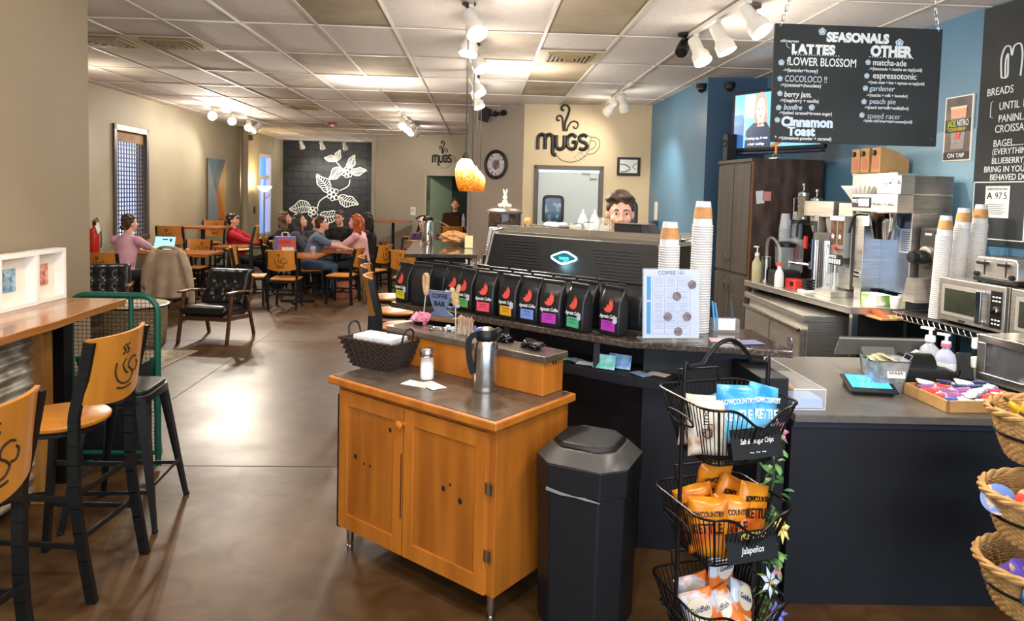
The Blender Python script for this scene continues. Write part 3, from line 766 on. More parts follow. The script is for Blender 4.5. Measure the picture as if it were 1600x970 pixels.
dup(ac, (-4.47, 8.55, 0), math.radians(20), 'black tufted leather armchair half hidden behind the taupe wall corner')

# ---- on the left wall
def leftwall(px, py, off=0.0):
    p = PP(px, py, LA, LB); return Vector((p.x+off, p.y, p.z))
p = leftwall(137, 378, .085)
t = thing('fire_extinguisher', 'red fire extinguisher with a white tag hanging by the taupe wall corner', 'fire extinguisher', (p.x, p.y, .82))
MB().lathe([(.055, 0), (.062, .015), (.062, .30), (.045, .35), (.02, .37), (.02, .40)], n=20).build('cylinder', mat('extinguisher_red', '#b5231c', .3), t, smooth=True)
v = MB(); v.box((0, 0, .42), (.03, .03, .05)); v.bar((-.02, 0, .43), (.07, 0, .47), .015, .012); v.bar((-.02, 0, .45), (.06, 0, .50), .015, .012); v.tube(spline([(0, .03, .41), (.04, .07, .36), (.065, .05, .2), (.066, .03, .1)], 5), .008, 6); v.build('valve_and_hose', m_black, t)
g = MB(); g.box((.065, -.03, .36), (.004, .09, .12), R=Matrix.Rotation(.5, 3, 'X')); g.build('tag', m_white, t)
MB().box((-.065, 0, .2), (.02, .05, .3)).build('wall_bracket', m_black, t)
a, c = leftwall(322, 246), leftwall(350, 250)
t = thing('painting', 'tall abstract painting of blue, grey and orange triangles on the left wall', 'painting', (a.x+.02, a.y, 1.1)); Lw = (c-a).length
Mw = Matrix.Rotation(math.atan2(-(LB[0]-LA[0]), LB[1]-LA[1]), 4, 'Z')
cv = MB(); cv.T = Mw; cv.b2((-.015, 0, 0), (.02, Lw, 1.21)); cv.build('canvas', mat('canvas_edge', '#6d5a44', .7), t)
def tri(name, pts, col):
    mb = MB(); mb.T = Mw; mb.prism([(y*Lw, z*1.21) for y, z in pts], .0, .0012, M=Matrix(((0, 0, 1, .0205), (1, 0, 0, 0), (0, 1, 0, 0), (0, 0, 0, 1)))); mb.build(name, mat('paint_'+name, col, .6), t)
tri('teal_field', [(0, .985), (.02, 1), (.56, 1), (.27, .62)], '#5c7f8d')
tri('slate_band', [(.56, 1), (.98, 1), (.45, .47), (.27, .62)], '#4e6b7a')
tri('grey_field', [(0, .98), (.27, .62), (.45, .42), (.58, 0), (0, 0)], '#8d9aa8')
tri('orange_field', [(.45, .47), (.60, .53), (.93, 0), (.58, 0)], '#d8761f')
tri('ochre_field', [(.98, 1), (1, 1), (1, 0), (.93, 0), (.58, .55), (.45, .47)], '#d8a558')
p = leftwall(376, 260, .09)
struct(MB().cyl((p.x, p.y, 0), (p.x, p.y, 3.08), .075, n=20).build('wall_left_pipe', m_wall, smooth=True))
p = leftwall(393, 292, .02)
t = thing('floor_lamp', 'slim floor lamp with a lit white bowl shade beside the round pipe', 'floor lamp', (p.x+.28, p.y, 0))
MB().lathe([(.13, 0), (.13, .02), (.02, .04)], n=24).build('base', m_steel2, t, smooth=True); MB().cyl((0, 0, .03), (0, 0, 1.66), .012, n=8).build('pole', mat('lamp_brass', '#8c7a56', .3, .8), t)
MB().lathe([(.03, 1.66), (.11, 1.70), (.16, 1.76), (.17, 1.80)], n=28, cap=False).build('lamp_shade', mat('bowl_lit', '#ffe9bf', .4, emit=2.2, ecol='#ffdca0'), t, smooth=True, auto=180)
MB().tube(spline([(0, 0, 1.5), (.1, -.02, 1.56), (.12, -.03, 1.62)], 4), .008, 6).build('reading_arm', mat('lamp_brass', '#8c7a56'), t)
add_light('POINT', (p.x+.28, p.y, 1.9), 30, (1, .78, .45), .08, name='bowl_glow')
p = leftwall(385, 214); tag(MB().box((p.x+.03, p.y, p.z), (.06, .55, .12)).build('wall_speaker', m_blackmatte, bevel=.01), 'small black box mounted high on the wall right of the round pipe', 'speaker')
p = leftwall(397, 328); tag(MB().box((p.x+.01, p.y, p.z), (.02, .09, .16)).build('switch_plate', mat('switch_black', '#1d1d1d', .4), bevel=.004), 'black switch plate on the left wall by the tall blue window', 'switch')
# ================================================================ the coffee bar
BC = Vector((.725, 3.34, 0)); BRZ = math.atan2(-.6512, .7589); BE = Vector((.7589, -.6512, 0)); BN = Vector((.6512, .7589, 0))
def bar(x, y, z=0): return BC + BE*x + BN*y + Vector((0, 0, z))
def barpt(px, py, off): return PP(px, py, BC+BN*off, BC+BN*off+BE)
m_granite = mat('granite', '#3a332e', .12, col2='#6b5f56', scale=70, lo=.5, hi=.72, coat=.3, detail=6)
m_barblk = mat('bar_front_black', '#12141b', .55, col2='#0e1016', scale=2)
GT = 1.08
poly = [(-.55, 4.42), (.725, 3.34), (1.475, 3.175), (1.478, 3.70), (.80, 3.84), (-.28, 4.74)]
t = thing('coffee_bar', 'black bar counter with polished granite ledge holding the coffee bags', 'bar counter', (0, 0, 0))
MB().prism(poly, GT-.035, GT).build('granite_top', m_granite, t, bevel=.007)
base = MB()
base.bar(bar(-1.66, .30, .52), bar(.13, .30, .52), .05, 1.04); base.bar((.98, 3.44, .52), (1.36, 3.365, .52), .05, 1.04)
base.bar((.84, 3.47, .52), (.98, 3.44, .52), .05, 1.04)
base.bar((1.385, 3.36, .52), (1.385, 3.80, .52), .05, 1.04)
base.build('front_panel', m_barblk, t)
sh_ = MB(); sh_.prism([tuple(bar(-1.62, .02)[:2]), tuple(bar(-.02, .02)[:2]), (.90, 3.27), (1.02, 3.40), tuple(bar(.13, .28)[:2]), tuple(bar(-1.62, .28)[:2])], .855, .905); sh_.build('card_shelf', m_barblk, t, bevel=.003)
for x in (-1.5, -.78, -.20): br_ = MB(); br_.bar(bar(x, .05, .905), bar(x, .05, GT-.035), .03, .03); br_.build('shelf_post', m_barblk, t)
MB().b2((1.245, 2.99, 0), (1.372, 3.34, 1.0)).build('end_panel', m_barblk, t, bevel=.004)
# counter behind, carrying the espresso machine, and the bar's far wing
t2 = thing('machine_counter', 'dark counter behind the granite ledge under the espresso machine', 'counter', (0, 0, 0))
MB().prism([tuple(bar(x, y)[:2]) for x, y in ((-1.66, .44), (-.02, .44), (.05, 1.0), (-1.66, 1.02))], 0, .90).build('counter_body', m_barblk, t2)
t3 = thing('bar_wing', 'polished dark granite bar section behind the coffee bags carrying the steel airpot', 'bar counter', (0, 0, 0))
MB().prism([(-.83, 7.85), (-.02, 7.93), (-.02, 10.2), (-.92, 10.1)], GT-.045, GT).build('granite_top', mat('granite_polished', '#3d3833', .05, col2='#57504a', scale=60, coat=.6), t3, bevel=.006)
MB().prism([(-.62, 8.0), (-.1, 8.05), (-.1, 10.1), (-.7, 10.0)], 0, GT-.045).build('bar_body', m_barblk, t3)
t4 = thing('bar_counter_wing', 'black side wall of the bar where the bar stools are lined up', 'bar counter', (0, 0, 0))
MB().prism([(-.20, 4.72), (-.12, 4.76), (-.16, 7.8), (-.30, 7.8)], 0, .93).build('side_body', m_barblk, t4)

# ---- coffee bags
m_pouch = mat('pouch_black', '#1d1e20', .3, bump=.10, bscale=30, spec=.5)
m_flame = mat('flame_red', '#e4574a', .5)
m_script = mat('script_white', '#e9e9ea', .5)
m_badge = mat('badge_pale', '#b9c4dd', .5)
def pouch_mesh(w, d, h, seed):
    r = random.Random(seed); mb = MB(); n = 24
    lv = [(0, .90, .90, 0), (.012, .97, 1.0, 0), (.10, 1, 1.04, 0), (.35, 1, 1.06, 0), (.60, .99, 1.0, .0), (.76, .985, .66, .04), (.88, .98, .26, .10), (.93, .98, .12, .12), (1.0, .98, .10, .15)]
    def sq(a, w, d):                                    # rounded rectangle by superellipse
        c, s = math.cos(a), math.sin(a); e = .28
        return (w/2*math.copysign(abs(c)**e, c), d/2*math.copysign(abs(s)**e, s))
    for f, a, b_, sh in lv:
        for k in range(n):
            x, y = sq(2*PI*(k+.5)/n, w*a, d*b_); j = .0016*math.sin(9*f+k*1.3+seed)
            mb.v.append(Vector((x+j, y+j+d*sh*.6, f*h)))
    for i in range(len(lv)-1):
        for k in range(n): mb.f.append([i*n+k, i*n+(k+1) % n, (i+1)*n+(k+1) % n, (i+1)*n+k]); mb.mi.append(0)
    mb.f.append(list(range(n))[::-1]); mb.f.append([(len(lv)-1)*n+k for k in range(n)]); mb.mi += [0, 0]
    return mb
FLAME = [(a*1.3, b*1.3) for a, b in [(-.022, .004), (-.010, .008), (-.006, .022), (.000, .014), (.004, .030), (.012, .046), (.013, .030), (.020, .040), (.024, .020), (.020, .004), (.010, -.008), (-.006, -.010), (-.016, -.006)]]
BW, BD, BH = .135, .082, .245
MF = lambda z, x=0, y=-.0445: Matrix(((1, 0, 0, x), (0, 0, -1, y), (0, 1, 0, z), (0, 0, 0, 1)))
_bag = {}
def coffee_bag(x, y, rz, colour, label, name_col=None, badge=False):
    g = 'black coffee bags on the granite ledge'
    p = bar(x, y, GT+.0005); a = BRZ+math.radians(rz)
    key = (colour, badge)
    if key in _bag: return dup(_bag[key], p, a, label, g)
    t = thing('coffee_bag', label, 'coffee bag', p, a, g)
    if 'pouch' in _bag: o = _bag['pouch'].copy(); COL.objects.link(o); o.parent = t; o2 = _bag['fold'].copy(); COL.objects.link(o2); o2.parent = t
    else:
        o = _bag['pouch'] = pouch_mesh(BW, BD, BH, 1).build('pouch', m_pouch, t, smooth=True, auto=60)
        f = MB(); f.tube([(-.066, .005, BH-.006), (.066, .005, BH-.006)], .0075, 8); f.box((0, -.001, BH-.012), (.135, .004, .012)); o2 = _bag['fold'] = f.build('top_fold', m_pouch, t, smooth=True)
    if colour:
        lb = MB().box((0, -.0445, .048), (.088, .0012, .052)).build('label', mat('bag_label_'+colour, colour, .45), t)
        ln = MB(); ln.box((0, -.0453, .062), (.05, .0006, .006)); ln.box((0, -.0453, .050), (.038, .0006, .003)); ln.box((0, -.0453, .043), (.06, .0006, .0025)); ln.build('label_print', mat('label_ink_'+colour, tuple(c*.45 for c in rgb(colour)), .6), lb)
        MB().prism(FLAME, 0, .0009, M=MF(.128)).build('flame_emblem', m_flame, t)
        text('Agnostic Coffee', .026, MF(.094), m_script, t, 'brand_lettering', shear=.35, depth=.0005, sx=.66, thick=.012)
        if badge: MB().prism(arc(0, 0, .014, 0, 342, 18), 0, .0014, M=MF(.077, .044)).build('badge', m_badge, t)
    _bag[key] = t
    return t
YEL, GRN, COR, MUS, BLU, PUR, TEA = '#c9c32c', '#5fae55', '#e8526a', '#d9a12e', '#6f92d6', '#b33bb0', '#4fae87'
coffee_bag(-1.62, .075, -8, YEL, 'coffee bag with a yellow label at the left end of the front row', badge=True)
coffee_bag(-1.455, .06, 14, None, 'plain black coffee bag turned sideways behind the wooden pretzel pop, right of the yellow label')
coffee_bag(-1.275, .17, 4, GRN, 'coffee bag with green label set back behind the bunny-shaped pops')
coffee_bag(-1.13, .115, -6, GRN, 'coffee bag with green label and round badge, fourth along the front', badge=True)
coffee_bag(-.955, .085, 4, COR, 'coffee bag with a coral pink label')
coffee_bag(-.775, .075, -6, MUS, 'coffee bag with a mustard orange label', badge=True)
coffee_bag(-.63, .075, -2, BLU, 'coffee bag with a light blue label')
coffee_bag(-.475, .055, 2, PUR, 'coffee bag with a purple label between the blue and the teal one')
coffee_bag(-.31, .05, -14, TEA, 'coffee bag with a teal green label and round badge', badge=True)
coffee_bag(-.135, .10, -10, PUR, 'coffee bag with purple label and round badge at the right end of the front row', badge=True)
rb_ = random.Random(5)
for k, x in enumerate((-1.60, -1.45, -1.27, -1.10, -.95, -.80, -.65, -.50, -.345, -.19)):
    coffee_bag(x+rb_.uniform(-.008, .008), .195+(.065 if k == 2 else 0), rb_.uniform(-7, 7), None, 'plain black coffee bag standing in the second row behind the labelled bags')
for x in (-1.56, -1.40, -1.24, -1.07, -.92, -.76, -.61, -.45, -.30, -.15, -.0):
    coffee_bag(x+rb_.uniform(-.006, .006), .325+(.03 if -1.3 < x < -1.2 else 0), rb_.uniform(-6, 6), None, 'plain black coffee bag standing in the rear row against the espresso machine')

# ---- espresso machine
t = thing('espresso_machine', 'wide black espresso machine with a glowing logo badge on its sloping back panel', 'espresso machine', (BC.x, BC.y, .90), BRZ)
m_ebk = mat('machine_black', '#0c0c0e', .45, bump=.04, bscale=200)
L0, L1 = -1.33, -.09
def prof_prism(pr, x0, x1):                                  # profile in (y, z) extruded along x
    return MB().prism(pr, x0, x1, M=Matrix(((0, 0, 1, 0), (1, 0, 0, 0), (0, 1, 0, 0), (0, 0, 0, 1))))
prof_prism([(.56, .10), (1.0, .10), (1.0, .60), (.62, .60), (.59, .36), (.56, .30)], L0+.03, L1-.03).build('body', m_ebk, t, bevel=.01)
prof_prism([(.500, .375), (.515, .355), (.60, .355), (.66, .60), (.585, .615)], L0, L1).build('back_panel', m_ebk, t, bevel=.008)
nrm = Vector((0, -(.615-.375), .085)).normalized()
Mpan = frame((-.71, .5425, .495), Vector((0, -.943, .334)))
lv = MB(); lv.T = Mpan
for k in range(9):
    lv.box((-.40+.012*k, .085-.020*k, .001), (.26, .003, .003)); lv.box((.30+.012*k, .07-.020*k, .001), (.30, .003, .003))
lv.build('vent_grille', mat('louvre_black', '#2a2a2c', .5), t)
star = []
for k in range(72):
    a = 2*PI*k/72; r = 1 + .22*abs(math.cos(a))**10 + .20*abs(math.sin(a))**10 - .06
    star.append((.078*math.cos(a)*r, .033*math.sin(a)*r))
bd = MB(); bd.tube([Mpan @ Vector((p[0]-.03, p[1], .006)) for p in star], .0045, 6, closed=True)
bd.build('badge_neon', mat('badge_glow', '#c8fbff', .3, emit=9, ecol='#9cf0ff'), t, smooth=True)
MB().prism([(p[0]*.9-.03, p[1]*.9) for p in star], 0, .003, M=Mpan).build('badge_plate', mat('badge_plate', '#0a2f38', .3, emit=.35, ecol='#0c5a6b'), t)
text('wega', .034, Mpan @ Matrix.Translation((-.03, 0, .004)), mat('badge_text', '#33c8b0', .3, emit=1.2), t, 'badge_lettering', thick=.02)
add_light('POINT', bar(-.74, .50, .90+.47), .7, (.45, .92, 1.0), .04, name='badge_light')
ft = MB()
for x in (-1.25, -.2):
    for y in (.62, .98): ft.lathe([(.03, 0), (.03, .02), (.022, .1)], c=(x, y, 0), n=12)
ft.build('foot', m_black, t)
for x in (L1+.012, L0-.012): sd = MB(); sd.tube([(x, .50, .34), (x, .515, .40), (x, .595, .63), (x, .70, .645)], .010, 6); sd.build('side_trim', m_steel2, t)
prof_prism([(.70, .60), (1.00, .60), (1.00, .625), (.70, .625)], L0-.05, L1+.02).build('cup_tray', m_steel, t, bevel=.003)
rl = MB(); rl.b2((L0-.06, .69, .625), (L1+.03, .70, .665)); rl.b2((L0-.06, .99, .625), (L1+.03, 1.0, .665))
for x in (-1.2, -.72, -.25): rl.b2((x-.10, .688, .63), (x+.06, .689, .66))
rl.build('cup_rail', m_steel, t)
sw = MB(); sw.tube(spline([(L1-.05, .58, .60), (L1+.03, .56, .62), (L1+.06, .54, .52), (L1+.10, .50, .42), (L1+.07, .48, .30)], 5), .008, 7); sw.build('steam_wand', m_steel2, t, smooth=True)
EM = (BC.x, BC.y, 0)
def on_machine(x, y, z=1.526): p = bar(x, y, z); return p
def lathe_thing(name, label, cat, loc, prof, m, n=24, group=None, rz=0, part=None):
    o = MB().lathe(prof, n=n).build(name, m, None, loc, rz, smooth=True); return tag(o, label, cat, group)
m_lightwood = mat('light_wood', '#c79c66', .5, col2='#b3864e', scale=9)
lathe_thing('tamper', 'wooden knob tamper standing on the left end of the espresso machine', 'tamper', on_machine(-1.20, .78), [(.026, 0), (.026, .02), (.012, .03), (.012, .045), (.024, .06), (.026, .075), (.018, .088), (.0, .09)], m_lightwood)
t = thing('towel_bowl', 'dark bowl heaped with white cloths on the espresso machine', 'bowl', on_machine(-1.0, .82)); MB().lathe([(.05, 0), (.085, .015), (.10, .04), (.095, .04), (.08, .02)], n=26).build('bowl', mat('bowl_black', '#1d1e1f', .4), t, smooth=True)
cl = MB(); r0 = random.Random(2)
for k in range(9): cl.ell((r0.uniform(-.05, .05), r0.uniform(-.05, .05), .045+r0.uniform(0, .015)), (.035, .03, .016), 10, 6)
cl.build('folded_cloth', mat('cloth_white', '#e3ddd2', .9, bump=.4, bscale=40), t, smooth=True)
t = thing('jar_crate', 'squat clear jars on the espresso machine in front of the kitchen door window', 'jar', on_machine(-.84, .84))
MB().lathe([(.05, 0), (.055, .01), (.055, .05), (.045, .055)], n=20).build('jar', mat('jar_olive_glass', '#b7ad84', .1, alpha=.75), t, smooth=True); MB().lathe([(.047, .055), (.047, .07), (.0, .07)], n=20).build('lid', m_steel2, t, smooth=True)
for k, (x, y) in enumerate(((-.86, .93), (-.77, .93))):
    t = thing('syrup_bottle', ('left' if k == 0 else 'right') + ' one of two pale squeeze bottles on top of the espresso machine', 'bottle', on_machine(x, y), group='squeeze bottles on the espresso machine')
    MB().lathe([(.03, 0), (.032, .01), (.032, .09), (.022, .105)], n=18).build('bottle_body', mat('bottle_pale', '#d8dcd2', .3), t, smooth=True); MB().lathe([(.022, .105), (.02, .12), (.008, .135), (.005, .16)], n=14).build('cap', m_white, t, smooth=True)
for k, (x, y, h) in enumerate(((-.78, .74, .075), (-.71, .76, .085), (-.66, .88, .07), (-.73, .93, .11))):
    t = thing('shot_glass', ['clear shot glass beside the jar on the machine', 'taller clear glass in the middle of the machine top', 'clear shot glass next to the black knock box', 'steel-rimmed glass at the back of the machine top'][k], 'glass', on_machine(x, y), group='glasses on the espresso machine')
    MB().lathe([(.022, 0), (.03, h*.5), (.032, h), (.029, h), (.026, h*.5), (.018, .008), (.0, .008)], n=18, cap=False).build('glass_cup', m_clear, t, smooth=True, auto=180)
    MB().lathe([(.0315, h-.004), (.033, h), (.031, h+.003)], n=18, cap=False).build('rim', m_steel2, t, smooth=True)
t = thing('knock_box', 'black box and tablet stand on the espresso machine below the barista face', 'knock box', on_machine(-.42, .84), BRZ)
MB().b2((-.12, -.06, 0), (.06, .06, .085)).build('box', m_blackmatte, t, bevel=.004); pr = MB(); pr.prism([(.06, .0), (.16, .0), (.11, .085), (.06, .085)], -.05, .05, M=Matrix(((1, 0, 0, 0), (0, 0, 1, 0), (0, 1, 0, 0), (0, 0, 0, 1)))); pr.build('slanted_side', mat('knock_grey', '#3a3b3c', .5), t)
MB().b2((-.12, -.062, .085), (.10, .062, .089)).build('silver_edge', m_steel2, t)
for k, x in enumerate((-.655, -.14)):
    lathe_thing('steel_plate', ['flat steel plate left of the black knock box on the machine', 'flat steel plate right of the black knock box on the machine'][k], 'plate', on_machine(x, .80), [(.04, 0), (.07, .006), (.095, .016), (.09, .018), (.06, .01), (.0, .008)], m_steel2, 28)

# ---- grinder, cups and airpot left of the machine
t = thing('coffee_grinder', 'coffee grinder with smoky hopper and flat lid left of the espresso machine', 'grinder', bar(-1.52, .93, .90), BRZ)
MB().b2((-.10, -.12, 0), (.10, .12, .44)).build('grinder_body', m_blackmatte, t, bevel=.012)
MB().lathe([(.06, .44), (.085, .50), (.115, .54), (.118, .73), (.116, .74)], n=28).build('hopper', mat('hopper_smoke', '#4c4038', .08, col2='#2a221c', scale=26, alpha=.92), t, smooth=True)
MB().lathe([(.125, .735), (.128, .75), (.10, .765), (.03, .77)], n=28).build('lid', mat('hopper_lid', '#56504b', .3), t, smooth=True)
t = thing('bunny_figurine', 'small white bunny cutout figurine on the coffee grinder lid', 'figurine', bar(-1.52, .93, 1.672), BRZ); t.scale = (.72, .72, .72)
m_bun = mat('bunny_white', '#e4ded6', .6)
bn = MB(); bn.ell((0, 0, .045), (.034, .02, .045)); bn.ell((0, 0, .105), (.026, .018, .026)); bn.ell((-.055, 0, .025), (.03, .016, .02)); bn.ell((.055, 0, .025), (.03, .016, .02)); bn.build('body', m_bun, t, smooth=True, auto=180)
er = MB(); er.ell((-.014, 0, .155), (.010, .008, .036), R=Matrix.Rotation(-.25, 3, 'Y')); er.ell((.016, 0, .157), (.010, .008, .036), R=Matrix.Rotation(.2, 3, 'Y')); er.build('ears', m_bun, t, smooth=True, auto=180)
m_cupw = mat('paper_cup_white', '#cdcac8', .55); m_sleeve = mat('cup_sleeve_kraft', '#b98a58', .75, col2='#a97a4a', scale=30)
def cup_stack(x, y, z, n, label, group, sleeve=True, lean=0.0, r=.044, pitch=.0125, base_=None):
    t = thing('cup_stack', label, 'paper cups', (x, y, z), 0, group); t.rotation_euler = (0, lean, 0)
    pr = []; 
    for k in range(n):                                     # cups stand upside down, nested: every rim shows
        zz = k*pitch; pr += [(r+.0035, zz), (r+.0045, zz+.003), (r+.0035, zz+.006), (r-.0005, zz+.0065)]
    zt = n*pitch
    MB().lathe(pr+[(r-.001, zt)], n=24).build('nested_cups', m_cupw, t, smooth=True, auto=30)
    h = .115
    MB().lathe([(r-.0005, zt), (r*.74, zt+h), (r*.70, zt+h+.002), (r*.66, zt+h-.006), (.0, zt+h-.006)], n=26, cap=False).build('top_cup', m_cupw, t, smooth=True, auto=30)
    if sleeve:
        s_ = MB().lathe([(r*.945+.0015, zt+.030), (r*.80+.0015, zt+.088), (r*.80, zt+.088), (r*.945, zt+.030)], n=26, cap=False).build('sleeve', m_sleeve, t, smooth=True, auto=30)
    return t
G1 = 'white paper cup towers on the granite ledge'
c1 = cup_stack(1.155, 3.60, GT+.002, 44, 'tall tower of white paper cups with a brown sleeve, right behind the coffee guide sign', G1, r=.050, pitch=.0128)
c2 = cup_stack(.985, 3.60, GT+.002, 36, 'shorter tower of white paper cups, left of its twin behind the coffee guide sign', G1, r=.050, pitch=.0128)
c2.scale = (1, 1, .985)
c3 = cup_stack(*bar(-1.455, .74, .90), 34, 'tower of clear plastic cups left of the espresso machine', 'clear cup tower', False, r=.05, pitch=.0155)
for ch in c3.children: ch.data.materials[0] = mat('cup_translucent', '#c9ced3', .2, alpha=.75)
# far wing items
t = thing('airpot', 'stainless steel airpot with black pump lid on the dark granite bar section', 'airpot', (-.68, 9.3, GT))
MB().lathe([(.075, 0), (.08, .015), (.08, .28), (.07, .31)], n=28).build('steel_body', m_chrome, t, smooth=True); MB().lathe([(.07, .31), (.072, .34), (.05, .365), (.0, .37)], n=24, cap=False).build('pump_lid', m_black, t, smooth=True)
MB().tube(spline([(-.03, 0, .37), (-.10, 0, .37), (-.16, 0, .33)], 5), .012, 8).build('spout', m_black, t); MB().tube(spline([(.07, 0, .33), (.16, -.02, .30), (.28, -.03, .24)], 5), .009, 6).build('carry_handle', m_steel2, t)
t = thing('paper_bag', 'crumpled brown paper bag lying on the dark granite bar section', 'paper bag', (-.34, 9.2, GT+.002))
pb = MB(); rr = random.Random(11)
def crump(u, v):
    a = 2*PI*u; th = PI*v; k = .82+.28*math.sin(3*a+2*th)*math.sin(5*th+a)+.12*math.sin(9*a)
    return (.19*math.sin(th)*math.cos(a)*k, .12*math.sin(th)*math.sin(a)*k, .095-.095*math.cos(th)*(.8+.25*math.sin(4*a)) if v > .02 else 0)
pb.grid(crump, 28, 14); pb.build('kraft_bag', mat('kraft_paper', '#b5865a', .8, bump=.6, bscale=20), t, smooth=False, weld=True)
t = thing('note_card', 'small pale yellow card in a clear stand on the dark granite bar section', 'card', (-.13, 8.75, GT)); MB().b2((-.05, -.02, 0), (.05, .02, .01)).build('stand', m_clear, t); MB().b2((-.05, -.004, .01), (.05, .0, .16)).build('card', mat('card_yellow', '#e8dfae', .7), t)
t = thing('straw_holder', 'bundle of clear wrapped straws standing beside the coffee bags', 'straws', bar(-1.52, .55, .90))
MB().lathe([(.045, 0), (.05, .14), (.047, .14), (.042, .006)], n=20, cap=False).build('cup', m_clear, t, smooth=True, auto=180)
sx_ = MB()
for k in range(16):
    a = rr.uniform(0, 2*PI); r1 = rr.uniform(0, .03); sx_.cyl((r1*.5*math.cos(a), r1*.5*math.sin(a), .01), (r1*2.2*math.cos(a)+.02, r1*2.2*math.sin(a), .40+rr.uniform(-.03, .03)), .004, n=6)
sx_.build('straw', mat('straw_grey', '#c3c8d2', .3), t)

# ---- "coffee guide" sign in its clear holder
d_ = Vector((1.093-.797, 3.363-3.341, 0)).normalized(); nrm = Vector((d_.y, -d_.x, 0))
t = thing('sign_holder', 'clear acrylic holder with the white and blue coffee guide sheet', 'sign', (.945, 3.36, GT+.001), math.atan2(d_.y, d_.x))
tl = .10
MS = Matrix.Translation((0, 0, .012)) @ Matrix.Rotation(-tl, 4, 'X') @ Matrix(((1, 0, 0, 0), (0, 0, -1, 0), (0, 1, 0, 0), (0, 0, 0, 1)))
a_ = MB(); a_.b2((-.15, -.035, 0), (.15, .085, .004)); a_.T = MS; a_.b2((-.145, 0, -.003), (.145, .34, -.001)); a_.build('acrylic', m_clear, t)
p_ = MB(); p_.T = MS; p_.b2((-.140, .002, 0), (.140, .335, .0012)); pap = p_.build('sheet', mat('sheet_pale', '#aeb8d6', .6), t)
ln = MB(); ln.T = MS
X = (-.095, -.033, .030, .095); Yv = (.022, .075, .128, .182, .24, .30)
for x in X: ln.b2((x-.0006, .022, .0012), (x+.0006, .30, .0018))
for y in Yv: ln.b2((-.095, y-.0006, .0012), (.095, y+.0006, .0018))
rq = random.Random(4)
for i in range(3):
    for j in range(5):
        x0 = X[i]; y1 = Yv[j+1]
        for k in range(6 if j else 3):
            w = rq.uniform(.018, .026); ln.b2((x0+.031-w, y1-.010-.0075*k, .0012), (x0+.031+w, y1-.0115-.0075*k, .0016))
ln.build('printed_table', mat('ink_grey', '#6d7285', .7), pap)
bl_ = MB(); bl_.T = MS; bl_.b2((-.124, .022, .0012), (-.104, .176, .0018)); bl_.b2((-.124, .186, .0012), (-.104, .30, .0018)); bl_.build('blue_band', mat('sheet_blue', '#3f86b4', .6), pap)
dc = MB(); dc.T = MS
for x, y in ((.105, .262), (.028, .205), (.08, .105), (-.018, .105), (.035, .033)): dc.prism(arc(x, y, .022, 0, 342, 18), .0012, .002)
dc.build('photo_print', mat('photo_brown', '#7d7478', .6, col2='#5d5158', scale=60), pap)
text('COFFEE 101', .026, MS @ Matrix.Translation((.0, .318, .0014)), mat('ink_grey', '#6d7285'), pap, 'title_lettering', thick=.015)
t = thing('pen_caddy', 'small clear caddy with pens and folded cards behind the coffee guide sign', 'pen holder', (1.30, 3.62, GT))
MB().b2((-.07, -.03, 0), (.07, .03, .07)).build('caddy', m_clear, t); q = MB(); q.cyl((-.05, 0, .01), (-.07, 0, .16), .005, n=6); q.cyl((-.03, 0, .01), (-.055, 0, .15), .005, n=6); q.build('blue_pen', mat('pen_blue', '#3f9ad0', .4), t)
q = MB(); q.cyl((.05, 0, .01), (.03, 0, .16), .004, n=6); q.build('dark_pen', m_navy, t); MB().box((0, -.032, .045), (.09, .002, .06)).build('card', mat('card_white', '#dfe2ea', .6), t)
for k, (x, y, rz, c, s) in enumerate(((1.06, 3.50, .1, '#4b4f70', 'flat dark card on the granite ledge beside the coffee guide sign'), (1.22, 3.38, -.2, '#c08a8e', 'pink leaflet lying on the right end of the granite ledge'), (1.31, 3.34, .15, '#56587e', 'dark blue leaflet under the pink one on the granite ledge'))):
    tag(MB().box((0, 0, .001+.0015*k), (.15, .10, .0016)).build('leaflet', mat('leaflet_%d' % k, c, .5), None, (x, y, GT), rz), s, 'leaflet', 'leaflets on the granite ledge')
# cards on the shelf below
rc = random.Random(9)
for k, (x, y, c, s) in enumerate(((-.55, .12, '#b9c4d8', 'pale business card at the left of the bar shelf'), (-.45, .10, '#6fae9c', 'green flyer on the bar shelf left of the post'), (-.36, .12, '#8a8fa6', 'grey card on the bar shelf'), (-.28, .09, '#c9cdd8', 'white card on the bar shelf next to the post'), (.03, .10, '#7f93b8', 'blue-grey card lying at the corner of the bar shelf'), (.10, .15, '#c3bfae', 'cream card at the right end of the bar shelf'))):
    tag(MB().box((0, 0, .001), (.10, .065, .0015)).build('business_card', mat('card_%d' % k, c, .6), None, bar(x, y, .9055+.0016*(k % 2)), BRZ+rc.uniform(-.4, .4)), s, 'card', 'cards on the bar shelf')
for k, (x, y, c, s) in enumerate(((-.155, .055, '#4fae9f', 'teal leaflet with a picture propped upright on the bar shelf'), (-.10, .115, '#5b86c8', 'blue leaflet propped behind the teal one on the bar shelf'))):
    o = MB().box((0, 0, .036), (.12, .002, .072), R=Matrix.Rotation(-.35, 3, 'X')).build('propped_leaflet', mat('propped_%d' % k, c, .5, col2='#9fc8d8', scale=14, lo=.45, hi=.6), None, bar(x, y, .908), BRZ+.15); tag(o, s, 'leaflet')

